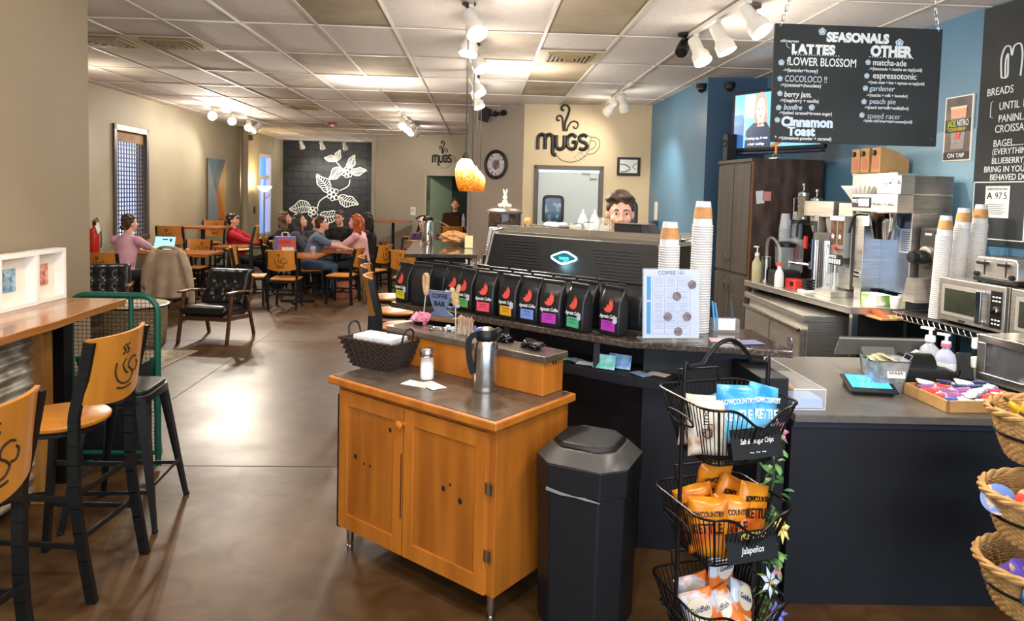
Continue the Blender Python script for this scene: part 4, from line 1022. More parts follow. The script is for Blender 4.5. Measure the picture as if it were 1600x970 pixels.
# ================================================================ wooden condiment cabinet
CE, CN = BE, BN; CO = Vector((-.683, 3.425, 0))
def cabp(x, y, z=0): return CO + CE*x + CN*y + Vector((0, 0, z))
m_pine = mat('pine_orange', '#a9641f', .38, col2='#8e4f16', scale=2.0, stretch=(7, 7, .7), coat=.25, bump=.02, bscale=12)
m_pine2 = mat('pine_orange_door', '#b56c22', .38, col2='#9c591a', scale=1.8, stretch=(6, 6, .6), coat=.25, bump=.02, bscale=12)
m_slab = mat('laminate_dark', '#4a4038', .22, col2='#5d5248', scale=14, lo=.4, hi=.7)
m_knot = mat('pine_knot', '#1d0f06', .7)
CW, CD = 1.0, .54
t = thing('condiment_cabinet', 'orange pine cabinet on steel legs with two doors and a dark inset top', 'cabinet', CO, BRZ)
MB().b2((0, .02, .12), (CW, CD, .831)).build('body', m_pine, t, bevel=.003)
MB().b2((-.035, -.025, .831), (CW+.03, CD+.02, .868)).build('top_edge', m_pine2, t, bevel=.008)
MB().b2((-.015, -.005, .8682), (CW+.01, CD, .8705)).build('top_inlay', m_slab, t)
MB().b2((-.022, .03, .10), (-.001, CD-.02, .77)).build('dark_side_panel', m_blackmatte, t)
for k in (0, 1):
    x0, x1 = (.028, .472) if k == 0 else (.480, .965); z0, z1 = .128, .808
    d = MB()
    for a, c in (((x0, 0, z0), (x0+.06, .022, z1)), ((x1-.06, 0, z0), (x1, .022, z1)), ((x0+.06, 0, z0), (x1-.06, .022, z0+.075)), ((x0+.06, 0, z1-.07), (x1-.06, .022, z1))): d.b2(a, c)
    d.m = 1; d.b2((x0+.058, .008, z0+.07), (x1-.058, .020, z1-.065))
    do = d.build('door', [m_pine2, m_pine], t, bevel=.0025)
    kb = MB()
    for (fx, fz, r) in (((.26, .55, .011), (.40, .52, .006), (.50, .52, .006), (.80, .82, .010)) if k == 0 else ((.50, .56, .011), (.70, .52, .012), (.58, .60, .006), (.16, .93, .009))):
        kb.ell((x0+(x1-x0)*fx, .0075, z0+(z1-z0)*fz), (r, .0022, r*1.15), 12, 6)
    kb.build('knot', m_knot, do)
    if k == 0:
        kn = MB(); kn.lathe([(.010, 0), (.010, .012), (.019, .02), (.021, .03), (.012, .038), (.0, .039)], c=(x1+.004, 0, .738), n=18, M=Matrix.Rotation(PI/2, 3, 'X')); kn.build('knob', m_pine2, do, smooth=True)
        MB().b2((x1-.006, -.002, .30), (x1-.001, .0, .60)).build('worn_edge', m_knot, do)
    else:
        for zz in (.30, .58):
            h = MB(); h.cyl((x1+.012, -.002, zz-.025), (x1+.012, -.002, zz+.025), .006, n=8); h.b2((x1-.004, -.001, zz-.024), (x1+.03, .002, zz+.024)); h.build('hinge', m_steel2, do)
for x in (.06, CW-.035):
    for y in (.05, CD-.05):
        l = MB(); l.lathe([(.014, 0), (.016, .01), (.016, .02), (.011, .022), (.017, .05), (.018, .12)], c=(x, y, 0), n=14); l.build('leg', m_steel2, t, smooth=True)
# stepped box along the back
t = thing('divider_box', 'long orange wooden box with a dark lid on the back of the pine cabinet', 'box', cabp(0, 0, .871), BRZ)
MB().b2((-.04, .395, 0), (.955, .555, .155)).build('box', m_pine2, t, bevel=.003)
MB().b2((-.07, .38, .155), (.975, .565, .185)).build('lid', m_slab, t, bevel=.004)
sl = MB()
for k in range(2): sl.box((.9555, .47+.02*k, .145), (.003, .008, .03), R=Matrix.Rotation(.5, 3, 'X'))
sl.build('side_notch', m_knot, t)
LZ = .871+.185
rs_ = random.Random(6)
# napkin basket
p = PZ(598, 572, .871); t = thing('napkin_basket', 'dark brown woven basket with loop handles on the pine cabinet', 'basket', p+CN*.0-CE*.02, BRZ+.12); t.scale = (1.2, 1.2, 1.2)
m_wick = mat('wicker_dark', '#2f2119', .6)
def basket_side(u, v, w0, d0, w1, d1, h):
    a = u*4; s = int(a) % 4; f = a-int(a); w = w0+(w1-w0)*v; d = d0+(d1-d0)*v
    P = [(-w, -d), (w, -d), (w, d), (-w, d)]; A, B_ = P[s], P[(s+1) % 4]
    return (A[0]+(B_[0]-A[0])*f, A[1]+(B_[1]-A[1])*f, h*v)
wv = MB(); NU, NV = 64, 11
for j in range(NV+1):
    v = j/NV; ring = []
    for i in range(NU*1):
        x, y, z = basket_side(i/NU, v, .10, .065, .145, .095, .115); k = .004*(1 if (i+j) % 2 else -1); L = math.hypot(x, y)
        ring.append((x*(1+k/L), y*(1+k/L), z+.005))
    wv.tube(ring, .0062, 5, closed=True)
for i in range(32):
    wv.tube([basket_side((i+.5)/32, 0, .10, .065, .145, .095, .115), basket_side((i+.5)/32, 1, .10, .065, .145, .095, .118)], .004, 4)
wv.b2((-.10, -.065, .0), (.10, .065, .006)); wv.build('woven_body', m_wick, t, smooth=True)
for s in (-1, 1): hd = MB(); hd.tube(spline([(s*.145, -.035, .11), (s*.155, -.03, .16), (s*.155, 0, .178), (s*.155, .03, .16), (s*.145, .035, .11)], 6), .0045, 6); hd.build('loop_handle', mat('wire_dark', '#1d1714', .4), t, smooth=True)
t0 = t
for k, (x, n_) in enumerate(((-.062, 'left'), (.062, 'right'))):
    st = thing('napkin_stack', f'{n_} stack of white paper napkins in the dark woven basket', 'napkins', t0.location+Euler((0, 0, BRZ+.12)).to_matrix() @ Vector((x*1.06, 0, .012)), BRZ+.12, 'napkin stacks in the basket')
    nb = MB()
    for j in range(22): nb.box((rs_.uniform(-.003, .003), rs_.uniform(-.003, .003), .008+.0065*j), (.118, .13, .0055), rz=rs_.uniform(-.03, .03))
    nb.build('paper_pile', mat('napkin_white', '#e6e6e8', .85), st)
# sugar shaker, napkins, carafe
p = PZ(667, 592, .8705); t = thing('sugar_shaker', 'glass sugar shaker with a chrome lid on the pine cabinet', 'shaker', p)
MB().lathe([(.031, 0), (.034, .006), (.034, .05), (.030, .10), (.028, .115)], n=26).build('glass_jar', mat('shaker_glass', '#dfe3e6', .05, alpha=.35), t, smooth=True)
MB().lathe([(.0, .004), (.030, .004), (.030, .070), (.02, .082), (.0, .086)], n=22, cap=False).build('sugar', mat('sugar_white', '#f0eff2', .9), t, smooth=True)
MB().lathe([(.033, .112), (.036, .118), (.036, .136), (.030, .150), (.0, .153)], n=26).build('lid', m_chrome, t, smooth=True)
for k, (px, py, rz, s) in enumerate(((652, 600, .2, 'folded white napkin lying under the other in front of the sugar shaker'), (675, 603, -.25, 'white paper napkin lying on top in front of the sugar shaker'))):
    nb = MB(); nb.box((0, 0, .0012+.002*k), (.135, .075, .002)); tag(nb.build('paper_napkin', mat('napkin_cream', '#e9e4d6', .85), None, PZ(px, py, .8708), BRZ+rz), s, 'napkin', 'loose napkins on the pine cabinet')
p = PZ(758, 610, .8705)
t = thing('vacuum_carafe', 'brushed steel vacuum carafe with black handle and purple button', 'carafe', p, 3.45)
MB().lathe([(.056, 0), (.058, .006), (.057, .012), (.058, .018), (.057, .024), (.058, .03), (.057, .20), (.052, .225), (.046, .235)], n=36).build('steel_body', m_steel2, t, smooth=True)
MB().lathe([(.046, .235), (.05, .245), (.05, .265), (.042, .285), (.02, .295), (.0, .296)], n=28, cap=False).build('lid', m_black, t, smooth=True)
h_ = MB(); q = spline([(.035, 0, .27), (.07, 0, .258), (.084, 0, .23), (.080, 0, .16), (.066, 0, .10), (.060, 0, .085)], 6)
for a, c in zip(q, q[1:]): h_.bar(a, c+(c-a)*.1, .026, .014, up=(0, 1, 0))
h_.build('handle', m_black, t, smooth=True)
MB().tube(spline([(-.035, 0, .262), (-.055, 0, .268), (-.068, 0, .285)], 5), [.022]*5+[.018]*5+[.012], 10).build('spout', m_black, t, smooth=True)
MB().ell((.035, -.0, .285), (.022, .016, .010), R=Matrix.Rotation(.3, 3, 'Y')).build('push_button', mat('button_purple', '#4b3f9e', .4), t, smooth=True, auto=180)
# things on the box lid
def onlid(px, py): return PZ(px, py, LZ)
t = thing('sweetener_packets', 'pink sweetener packets fanned in a low dish at the left end of the box lid', 'sweetener packets', onlid(657, 506), BRZ); t['kind'] = 'stuff'
MB().lathe([(.03, 0), (.045, .02), (.042, .02), (.028, .004), (.0, .004)], n=20, cap=False).build('dish', m_black, t, smooth=True)
pk = MB()
for k in range(26): pk.box((rs_.uniform(-.035, .045), rs_.uniform(-.02, .02), .03+rs_.uniform(-.008, .014)), (.026, .003, .044), R=Euler((rs_.uniform(-.5, .5), rs_.uniform(-.8, .8), rs_.uniform(-.5, .5))).to_matrix())
pk.build('packet', mat('packet_pink', '#d9688c', .6, col2='#e9a0b6', scale=60), t)
t = thing('sweetener_well', 'empty chrome-rimmed well sunk in the box lid below the blue sign', 'dish', onlid(683, 514), BRZ); MB().lathe([(.045, 0), (.047, .006), (.043, .007), (.040, .001), (.0, .0005)], n=26, cap=False).build('rim', m_chrome, t, smooth=True); MB().lathe([(.0, .0008), (.039, .0008)], n=26, cap=False).build('well', m_dark, t)
t = thing('coffee_bar_sign', 'slate blue cup-shaped cutout sign on a wooden block', 'sign', onlid(690, 502)+BN*.01, BRZ+.2); t.scale = (1.12, 1.12, 1.12)
MB().b2((-.085, -.02, 0), (.085, .02, .022)).build('wood_block', mat('sign_wood', '#8a6a4c', .6, col2='#735539', scale=6, stretch=(1, 6, 6)), t, bevel=.002)
cupP = [(-.085, .155), (.035, .155), (.05, .155), (.038, .10), (.012, .050), (.02, .038), (-.062, .038), (-.05, .050), (-.076, .10)]
cupP = [(-.088, .150), (.048, .150), (.040, .105), (.020, .060), (.035, .045), (.06, .035), (.06, .024), (-.07, .024), (-.07, .034), (-.048, .050), (-.072, .095)]
MSg = Matrix(((1, 0, 0, 0), (0, 0, -1, 0), (0, 1, 0, 0), (0, 0, 0, 1)))
cupb = MB(); cupb.prism(cupP, -.005, .005, M=MSg); cupb.tube([MSg @ Vector((p[0], p[1], 0)) for p in spline([(.042, .125), (.075, .128), (.078, .095), (.05, .072), (.028, .075)], 5)], .006, 7); cup_ = cupb.build('cup_cutout', mat('sign_slate', '#5d6c8a', .6), t)
text('COFFEE', .031, MSg @ Matrix.Translation((-.018, .124, .0055)), m_dark, cup_, 'sign_lettering', thick=.02, sx=.85); text('BAR', .036, MSg @ Matrix.Translation((-.018, .085, .0055)), m_dark, cup_, 'sign_lettering', thick=.02)
m_stick = mat('stick_pale', '#c9bcae', .6); m_cookie = mat('cookie_tan', '#b08a62', .7, col2='#c8a983', scale=30)
p = onlid(655, 500)+BN*.03; t = thing('pretzel_pop', 'tall tan pretzel-shaped pop on a stick by the pink packets', 'lollipop', p, BRZ)
MB().cyl((0, 0, 0), (.02, 0, .16), .003, n=6).build('stick', m_stick, t); MB().tube(spline([(.02, 0, .14), (.028, 0, .18), (.03, 0, .235), (.018, 0, .255), (.004, 0, .24), (.008, 0, .19), (.018, 0, .15)], 6), .012, 8, closed=True).build('pretzel', m_cookie, t, smooth=True)
p = onlid(708, 512)+BN*.02; t = thing('bunny_pop', 'tan bunny-shaped cookie pop on a stick in front of the coffee bags', 'lollipop', p, BRZ)
MB().cyl((0, 0, 0), (-.004, 0, .13), .003, n=6).build('stick', m_stick, t)
bp = MB(); bp.ell((-.004, 0, .135), (.024, .012, .024)); bp.ell((-.022, 0, .165), (.018, .010, .022)); bp.ell((-.002, 0, .168), (.02, .01, .022)); bp.ell((-.03, -.0, .195), (.018, .010, .016)); bp.ell((.012, 0, .205), (.014, .010, .03), R=Matrix.Rotation(.3, 3, 'Y')); bp.build('bunny_cookie', m_cookie, t, smooth=True, auto=180)
MB().ell((.006, 0, .115), (.02, .008, .012)).build('ribbon_bow', mat('ribbon_lilac', '#b79ac6', .5), t, smooth=True, auto=180)
t = thing('creamer_cups', 'white creamer cups in a shallow heap in the box lid', 'creamers', onlid(707, 517), BRZ); t['kind'] = 'stuff'
cm = MB()
for k in range(14): cm.lathe([(.008, 0), (.011, .014), (.012, .015)], c=(rs_.uniform(-.045, .045), rs_.uniform(-.015, .015), rs_.uniform(0, .008)), n=8)
cm.build('creamer', mat('creamer_white', '#dfe0e4', .5), t, smooth=True)
t = thing('stirrer_holder', 'clear box packed with wooden stirrers standing on the box lid', 'stirrers', onlid(727, 523), BRZ)
MB().b2((-.055, -.022, 0), (.055, .022, .05)).build('holder', m_clear, t)
stv = MB()
for k in range(60): x = rs_.uniform(-.045, .045); stv.bar((x, rs_.uniform(-.016, .016), .002), (x+rs_.uniform(-.012, .012), rs_.uniform(-.018, .018), .085+rs_.uniform(-.012, .012)), .005, .0015)
o = stv.build('stirrer', mat('stirrer_wood', '#b79a80', .7), t); o['kind'] = 'stuff'
for k, (px, py, s) in enumerate(((788, 533, 'loose heap of black cup lids at the middle of the box lid'), (832, 544, 'loose heap of black cup lids at the right end of the box lid'))):
    t = thing('spare_lids', s, 'cup lids', onlid(px, py), BRZ, 'heaps of black cup lids')
    for j in range(6):
        l = MB(); l.lathe([(.034, 0), (.036, .004), (.031, .006), (.028, .014), (.0, .014)], n=20, cap=False)
        o = l.build('lid', mat('lid_black', '#0f0f10', .22), t, smooth=True); o.location = (rs_.uniform(-.04, .04), rs_.uniform(-.012, .012), .002+.007*j*.6); o.rotation_euler = (rs_.uniform(-.5, .5), rs_.uniform(-.5, .5), 0)

# ---- waste bin beside the cabinet
t = thing('waste_bin', 'tall black waste bin with an eight-sided sloping hood beside the pine cabinet', 'bin', (.485, 2.885, 0), math.radians(-28))
m_bin = mat('bin_black', '#131417', .45, bump=.10, bscale=120)
def oct_(a, ch): return [(-a+ch, -a), (a-ch, -a), (a, -a+ch), (a, a-ch), (a-ch, a), (-a+ch, a), (-a, a-ch), (-a, -a+ch)]
def frus(z0, a0, z1, a1, ch):
    v = [(x, y, z0) for x, y in oct_(a0, ch)]+[(x, y, z1) for x, y in oct_(a1, ch*a1/a0)]
    return MB().add(v, [tuple(range(8))[::-1], tuple(range(8, 16))]+[(k, (k+1) % 8, 8+(k+1) % 8, 8+k) for k in range(8)])
frus(0, .178, .585, .188, .08).build('bin_body', m_bin, t, bevel=.008)
frus(.585, .195, .70, .198, .085).build('collar', m_bin, t, bevel=.006)
frus(.70, .198, .752, .146, .085).build('sloping_hood', mat('bin_hood', '#454340', .36, bump=.08, bscale=120), t, bevel=.004)
frus(.752, .138, .772, .125, .06).build('swing_lid', m_dark, t, bevel=.008)
bg = MB()
for k in range(3): bg.tube([(-.115, -.1965, .592+.005*k), (-.05, -.1975, .583+.004*k), (.05, -.1975, .588-.003*k), (.112, -.1965, .580)], .002, 5)
bg.build('liner_edge', mat('liner_grey', '#85868c', .35), t)
# ================================================================ right side: wardrobe, back counter and machines
RZ = math.atan2(N_R.x, -N_R.y)                         # local -y looks out of the right wall, local +x comes towards the viewer
FRC = Vector((2.85, 4.67, 0))
def rb(s, back, z=0): return FRC + D_R*s - N_R*back + Vector((0, 0, z))
BBZ = 1.05
m_bar_oak = mat('wardrobe_dark_ply', '#33251d', .55, col2='#54433a', scale=3.4, stretch=(3, 3, 1), lo=.40, hi=.66, detail=7)
m_oak2 = mat('wardrobe_front', '#4a423a', .5, col2='#3a332d', scale=3, stretch=(4, 4, .5))
WC = Vector((2.44, 6.25, 0))
t = thing('wardrobe', 'tall dark stained wardrobe with four doors under the television', 'cupboard', WC, RZ)
# local: x 0 at the near side, -x going away; y 0 at the front, +y to the wall
MB().b2((-.70, .012, 0), (0, .69, 2.15)).build('body', m_bar_oak, t, bevel=.004)
MB().b2((-.72, -.01, 2.12), (.0, .012, 2.15)).build('cornice', m_oak2, t)
MB().b2((-.012, -.002, 0), (.002, .012, 2.12)).build('corner_edge', mat('wardrobe_edge', '#7a4a2a', .5), t)
for (x0, x1) in ((-.685, -.355), (-.345, -.015)):
    for (z0, z1, hz) in ((.12, 1.06, .95), (1.09, 2.10, 1.22)):
        d = MB().b2((x0, -.012, z0), (x1, .012, z1)).build('door', m_oak2, t, bevel=.004)
        hx = x1-.035 if x0 < -.5 else x0+.035
        MB().tube(spline([(hx, -.012, hz-.045), (hx, -.038, hz-.04), (hx, -.038, hz+.04), (hx, -.012, hz+.045)], 3), .006, 6).build('handle', m_chrome, d, smooth=True)
def flat_on_wardrobe(y, z, w, h, m, name, label, rot=0):
    M = Matrix.Translation(WC) @ Matrix.Rotation(RZ, 4, 'Z') @ frame((.003, y, z), (1, 0, 0)) @ Matrix.Rotation(rot, 4, 'Z')
    mb = MB(); mb.T = M; mb.b2((-w/2, -h/2, 0), (w/2, h/2, .002)); return tag(mb.build(name, m), label, 'note')
flat_on_wardrobe(.08, 1.80, .075, .115, mat('note_white', '#cfd3d0', .7), 'paper_note', 'white paper note pinned to the side of the dark wardrobe', .12)
flat_on_wardrobe(.145, 1.81, .08, .085, mat('note_pink', '#c98079', .7), 'paper_note', 'pink square note overlapping the white one on the wardrobe side')
t = thing('shelf_speaker', 'small black speaker standing at the back edge of the wardrobe top', 'speaker', WC+D_R*.62-N_R*.06+Vector((0, 0, 2.151)), RZ)
MB().b2((-.05, -.05, 0), (.05, .05, .26)).build('cabinet_box', m_blackmatte, t, bevel=.008); MB().lathe([(.035, 0), (.03, .006), (.012, -.004)], c=(0, -.052, .17), n=18, M=Matrix.Rotation(PI/2, 3, 'X')).build('driver', m_black, t)
t = thing('wire_windmill', 'small orange bladed ornament on a bent wire on top of the wardrobe', 'ornament', WC-N_R*.22+D_R*.02+Vector((0, 0, 2.151)), RZ)
w_ = MB(); w_.tube(spline([(-.05, 0, 0), (-.02, 0, .05), (.02, 0, .09), (.05, -.02, .12)], 5), .004, 6); w_.b2((-.07, -.02, 0), (.07, .02, .01)); w_.build('wire_stand', m_steel2, t)
bl = MB()
for a in (.2, 1.7, 3.3, 4.8): bl.ell((.05+.05*math.cos(a), -.025, .13+.05*math.sin(a)), (.05, .006, .018), R=Matrix.Rotation(-a, 3, 'Y'))
bl.build('blade', mat('blade_orange', '#d98a1f', .5), t, smooth=True)

# ---- television on its bracket
A, B = Vector((2.47, 6.92, 0)), Vector((2.97, 6.02, 0)); u = (B-A).normalized(); nt_ = Vector((u.y, -u.x, 0)); nt_ = nt_ if nt_.x < 0 else -nt_
TW = (B-A).length
t = thing('television', 'flat television showing a talking blonde woman, hung in the corner over the wardrobe', 'television', A+Vector((0, 0, 2.24)), 0)
MT = frame((0, 0, 0), nt_)                                   # x right along the screen
if (MT.to_3x3() @ Vector((1, 0, 0))).dot(u) < 0: MT = MT @ Matrix.Rotation(PI, 4, 'Y')
def tvbox(a, b, name, m, par, bevel=0):
    mb = MB(); mb.T = MT; mb.b2(a, b); return mb.build(name, m, par, bevel=bevel)
tvbox((0, 0, -.05), (TW, .58, 0), 'bezel', m_blackmatte, t, .008)
tvbox((-.02, -.03, -.06), (TW*.98, -.005, .01), 'soundbar', mat('tv_bar_navy', '#1a2a4c', .3), t, .006)
m_scr = mat('screen_blue', '#6fb4e0', .2, emit=.9, ecol='#6fb4e8')
scn = tvbox((.035, .035, .0), (TW-.035, .55, .002), 'screen', m_scr, t)
def scr(poly, col, name, z, e=1.0):
    mb = MB(); mb.T = MT; mb.prism([(.035+p[0]*.39, .035+p[1]*.515) for p in poly], .002+z*.0006, .0024+z*.0006); mb.build(name, mat('screen_'+name+col, col, .3, emit=e), scn)
scr([(.0, .55), (.30, .55), (.30, 0), (0, 0)], '#2f5f9a', 'furniture', 0, .8)
scr([(.0, .62), (.28, .62), (.28, .45), (.0, .42)], '#3d78b8', 'cabinet_top', 1, .8)
scr([(.32, .55), (.32, .98), (.62, .98), (.62, .55)], '#dff3ff', 'bright_wall', 1, 1.2)
scr([(p[0]*.11+.45, p[1]*.15+.8) for p in arc(0, 0, 1, 0, 345, 20)], '#a8d4ec', 'wreath', 2, 1.0)
scr([(p[0]*.20+.80, p[1]*.33+.68) for p in arc(0, 0, 1, 0, 345, 20)], '#b89a86', 'hair', 3, .9)
scr([(.62, .62), (.98, .62), (1.03, .2), (.90, .1), (.64, .2)], '#a78a7a', 'hair_lengths', 3, .9)
scr([(.35, .0), (.38, .32), (.60, .45), (.98, .45), (1.12, .3), (1.12, 0)], '#1f3556', 'dark_top', 4, .6)
scr([(p[0]*.13+.80, p[1]*.22+.68) for p in arc(0, 0, 1, 0, 345, 20)], '#f3d6c6', 'face', 5, 1.1)
scr([(.74, .5), (.87, .5), (.92, .38), (.70, .38)], '#ecc9b8', 'neck', 4, 1.0)
for ex in (.745, .855): scr([(ex-.025, .70), (ex, .72), (ex+.025, .70), (ex, .69)], '#3b2f2c', 'eye', 6, .3)
scr([(.75, .56), (.80, .58), (.85, .56), (.80, .545)], '#c9757a', 'mouth', 6, .8)
capM = MT @ Matrix.Translation((.035+.70*.39, .035+.17*.515, .0062))
text('Coming up, it was', .036, capM, mat('caption_white', '#ffffff', .4, emit=1), scn, 'caption_lettering'); text('a hair mishap', .036, capM @ Matrix.Translation((0, -.055, 0)), mat('caption_white', '#ffffff'), scn, 'caption_lettering')
brk = MB(); brk.bar(A+u*.5+Vector((.02, .02, .3))-A, onright(6.9, .06, .3)-A+Vector((0, 0, 0)), .05, .06); brk.build('wall_bracket', m_black, t)

# ---- stainless back counter and the undercounter fridge in front of it
t = thing('back_counter', 'stainless steel back counter along the blue wall carrying the brewers', 'counter', (0, 0, 0))
e0, e1 = Vector((2.405, 6.24, 0)), Vector((2.58, 4.735, 0)); w0, w1 = onright(6.24, .005), onright(4.72, .005)
MB().prism([tuple(p[:2]) for p in (e0, e1, w1, w0)], BBZ-.05, BBZ).build('steel_top', m_steel, t, bevel=.004)
for p in (e1+Vector((.05, .04, 0)), w1+Vector((-.1, .06, 0)), e0+Vector((.08, -.05, 0))): lg = MB().b2((p.x-.02, p.y-.02, 0), (p.x+.02, p.y+.02, BBZ-.05)); lg.build('support_post', m_steel2, t)
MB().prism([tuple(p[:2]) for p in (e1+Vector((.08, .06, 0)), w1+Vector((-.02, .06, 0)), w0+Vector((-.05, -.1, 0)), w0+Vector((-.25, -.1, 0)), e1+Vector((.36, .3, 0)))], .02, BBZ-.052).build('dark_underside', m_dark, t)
t = thing('worktop_fridge', 'low stainless fridge with two doors and a wide worktop under the back counter', 'fridge', (2.365, 4.96, 0), math.atan2(-(6.36-4.96), 0.053)+PI/2*0)
t.rotation_euler = (0, 0, math.radians(-92.2))               # local -y is the door side, +x comes towards the viewer
MB().b2((-1.24, .03, .10), (0, .40, .90)).build('body', m_steel, t, bevel=.004)
MB().b2((-1.26, -.01, .90), (.01, .40, .95)).build('worktop', m_steel, t, bevel=.006)
for x0, x1 in ((-1.22, -.64), (-.62, -.03)):
    d = MB().b2((x0, -.012, .15), (x1, .03, .845)).build('door', m_steel, t, bevel=.006)
    MB().b2((x0, -.035, .82), (x1, -.010, .85)).build('handle_lip', m_steel2, d, bevel=.006)
bd_ = MB(); bd_.lathe([(.052, 0), (.05, .005), (.0, .006)], c=(-.20, -.0125, .70), n=24, sx=1.0, M=Matrix.Rotation(PI/2, 3, 'X')); bd_.build('oval_badge', mat('badge_plum', '#4a3c52', .3, .5, col2='#8c8494', scale=60), t, smooth=True)
MB().b2((-1.2, .05, 0), (-.03, .5, .10)).build('plinth', m_dark, t)

# ---- things on the back counter (far to near)
def onbb(px, py): return PZ(px, py, BBZ)
def bottle(name, label, cat, p, prof, m, cap, capm, rz=0, group=None, extra=None):
    t = thing(name, label, cat, p, rz, group); MB().lathe(prof, n=22).build('bottle_body', m, t, smooth=True); MB().lathe(cap, n=16).build('cap', capm, t, smooth=True)
    if extra: extra(t)
    return t
def pump(z, m):
    def f(t):
        h = MB(); h.cyl((0, 0, z), (0, 0, z+.05), .006, n=8); h.b2((-.012, -.01, z+.05), (.012, .01, z+.062)); h.tube([(0, 0, z+.056), (-.05, 0, z+.056), (-.06, 0, z+.046)], .006, 6); h.build('pump_head', m, t, smooth=True)
    return f
bottle('syrup_pump', 'clear pump bottle of pale syrup at the wardrobe end of the back counter', 'bottle', Vector((2.465, 6.12, BBZ)), [(.035, 0), (.04, .01), (.04, .17), (.02, .205), (.018, .23)], mat('syrup_pale', '#c9c29a', .1, alpha=.8), [(.02, .23), (.02, .255), (.008, .26)], m_white, RZ, extra=pump(.255, m_white))
t = thing('tumbler_stack', 'stack of steel tumblers beside the syrup pump bottle', 'tumblers', Vector((2.545, 6.12, BBZ))); MB().lathe([(.042, 0), (.046, .01), (.044, .02)]+[p for k in range(12) for p in ((.046, .025+.016*k), (.044, .033+.016*k))]+[(.05, .225), (.046, .225), (.04, .20), (.0, .2)], n=24, cap=False).build('tumbler', m_steel2, t, smooth=True)
for k, (px, py, n_, s) in enumerate(((1221, 432, 26, 'left tower of clear plastic cups behind the blender jug'), (1240, 428, 27, 'right tower of clear plastic cups behind the blender jug'))):
    c = cup_stack(2.70+.105*k, 6.11, BBZ, n_, s, 'clear plastic cup towers on the back counter', False, r=.048, pitch=.019)
    for ch in c.children: ch.data.materials[0] = mat('cup_translucent', '#c9ced3')
t = thing('blender', 'black blender with a clear sound cover in front of the clear cup towers', 'blender', Vector((2.63, 5.93, BBZ)), RZ)
MB().b2((-.10, -.10, 0), (.10, .10, .13)).build('motor_base', m_blackmatte, t, bevel=.02); MB().lathe([(.05, .13), (.075, .17), (.085, .33), (.08, .335)], n=24).build('jug', mat('jug_smoke', '#8f979c', .06, alpha=.45), t, smooth=True)
MB().lathe([(.087, .33), (.087, .36), (.04, .375), (.0, .375)], n=24, cap=False).build('jug_lid', m_black, t, smooth=True)
cv = MB(); cv.tube(spline([(.10, -.11, .12), (.12, -.11, .30), (.02, -.12, .40), (-.10, -.11, .36), (-.12, -.10, .12)], 6), .012, 6); cv.b2((-.12, .09, .12), (.12, .10, .40)); cv.build('sound_cover', m_clear, t, smooth=True)
bottle('spray_bottle', 'white spray bottle with a red trigger on the back counter edge', 'spray bottle', Vector((2.525, 5.78, BBZ)), [(.034, 0), (.038, .01), (.038, .09), (.03, .13), (.014, .155)], mat('spray_white', '#dfe6e4', .3, alpha=.85), [(.014, .155), (.014, .175), (.01, .18)], m_white, RZ,
       extra=lambda t: MB().box((-.01, 0, .19), (.06, .022, .03)).box((-.03, 0, .165), (.012, .012, .05)).build('trigger', mat('trigger_red', '#d2453c', .4), t, bevel=.003))
# wire shelf
t = thing('wire_shelf', 'small black wire shelf with two levels left of the brewers', 'shelf', rb(1.22, .14, BBZ), RZ)
ps = MB()
for x in (-.2, .2):
    for y in (-.13, .13): ps.cyl((x, y, 0), (x, y, .56), .010, n=8)
ps.build('post', mat('post_steel', '#8d93a0', .3, .9), t, smooth=True)
for z in (.36, .55):
    s_ = MB()
    for y in [-.13+.026*k for k in range(11)]: s_.cyl((-.2, y, z), (.2, y, z), .0025, n=5)
    for zz in (z-.018, z+.006):
        for a, c in (((-.2, -.13), (.2, -.13)), ((.2, -.13), (.2, .13)), ((.2, .13), (-.2, .13)), ((-.2, .13), (-.2, -.13))): s_.cyl((a[0], a[1], zz), (c[0], c[1], zz), .004, n=6)
    for k in range(16):
        x = -.2+.025*k; s_.cyl((x, -.13, z-.018), (x+.0125, -.13, z+.006), .002, n=4); s_.cyl((x+.0125, -.13, z+.006), (x+.025, -.13, z-.018), .002, n=4)
    s_.build('wire_deck', m_black, t)
def fpress(s, back, label, h):
    t = thing('french_press', label, 'coffee press', rb(s, back, BBZ+.562), RZ, 'coffee presses on the wire shelf')
    MB().lathe([(.045, 0), (.045, h)], n=22).build('glass_beaker', mat('press_glass', '#a99b80', .08, alpha=.6), t, smooth=True)
    f = MB(); 
    for z in (.01, h*.5, h-.01): f.lathe([(.047, z), (.047, z+.012), (.045, z+.012)], n=22, cap=False)
    for a in (0, PI/2, PI, 1.5*PI): f.bar((.048*math.cos(a), .048*math.sin(a), 0), (.048*math.cos(a), .048*math.sin(a), h), .006, .006)
    f.tube([(-.05, -.02, h*.85), (-.10, -.03, h*.85), (-.10, -.03, h*.2)], .006, 6); f.build('steel_frame', m_steel2, t)
    l = MB(); l.lathe([(.05, h), (.05, h+.015), (.03, h+.03), (.006, h+.035), (.006, h+.07), (.014, h+.075), (.012, h+.095), (.0, h+.097)], n=20, cap=False); l.build('plunger_lid', m_steel2, t, smooth=True)
fpress(1.34, .08, 'taller coffee press at the left of the wire shelf top', .22); fpress(1.20, .12, 'shorter coffee press at the right of the wire shelf top', .17)
t = thing('utensils', 'red-handled scoops and tongs hanging on the wire shelf', 'utensils', rb(1.22, .0, BBZ+.33), RZ)
MB().tube([(-.05, -.01, .0), (-.03, -.015, -.09)], .016, 8).build('red_handle', mat('handle_red', '#c5302a', .35), t, smooth=True); MB().tube([(.10, -.01, .10), (.12, -.02, .0)], .018, 8).build('red_grip', mat('handle_red', '#c5302a'), t, smooth=True)
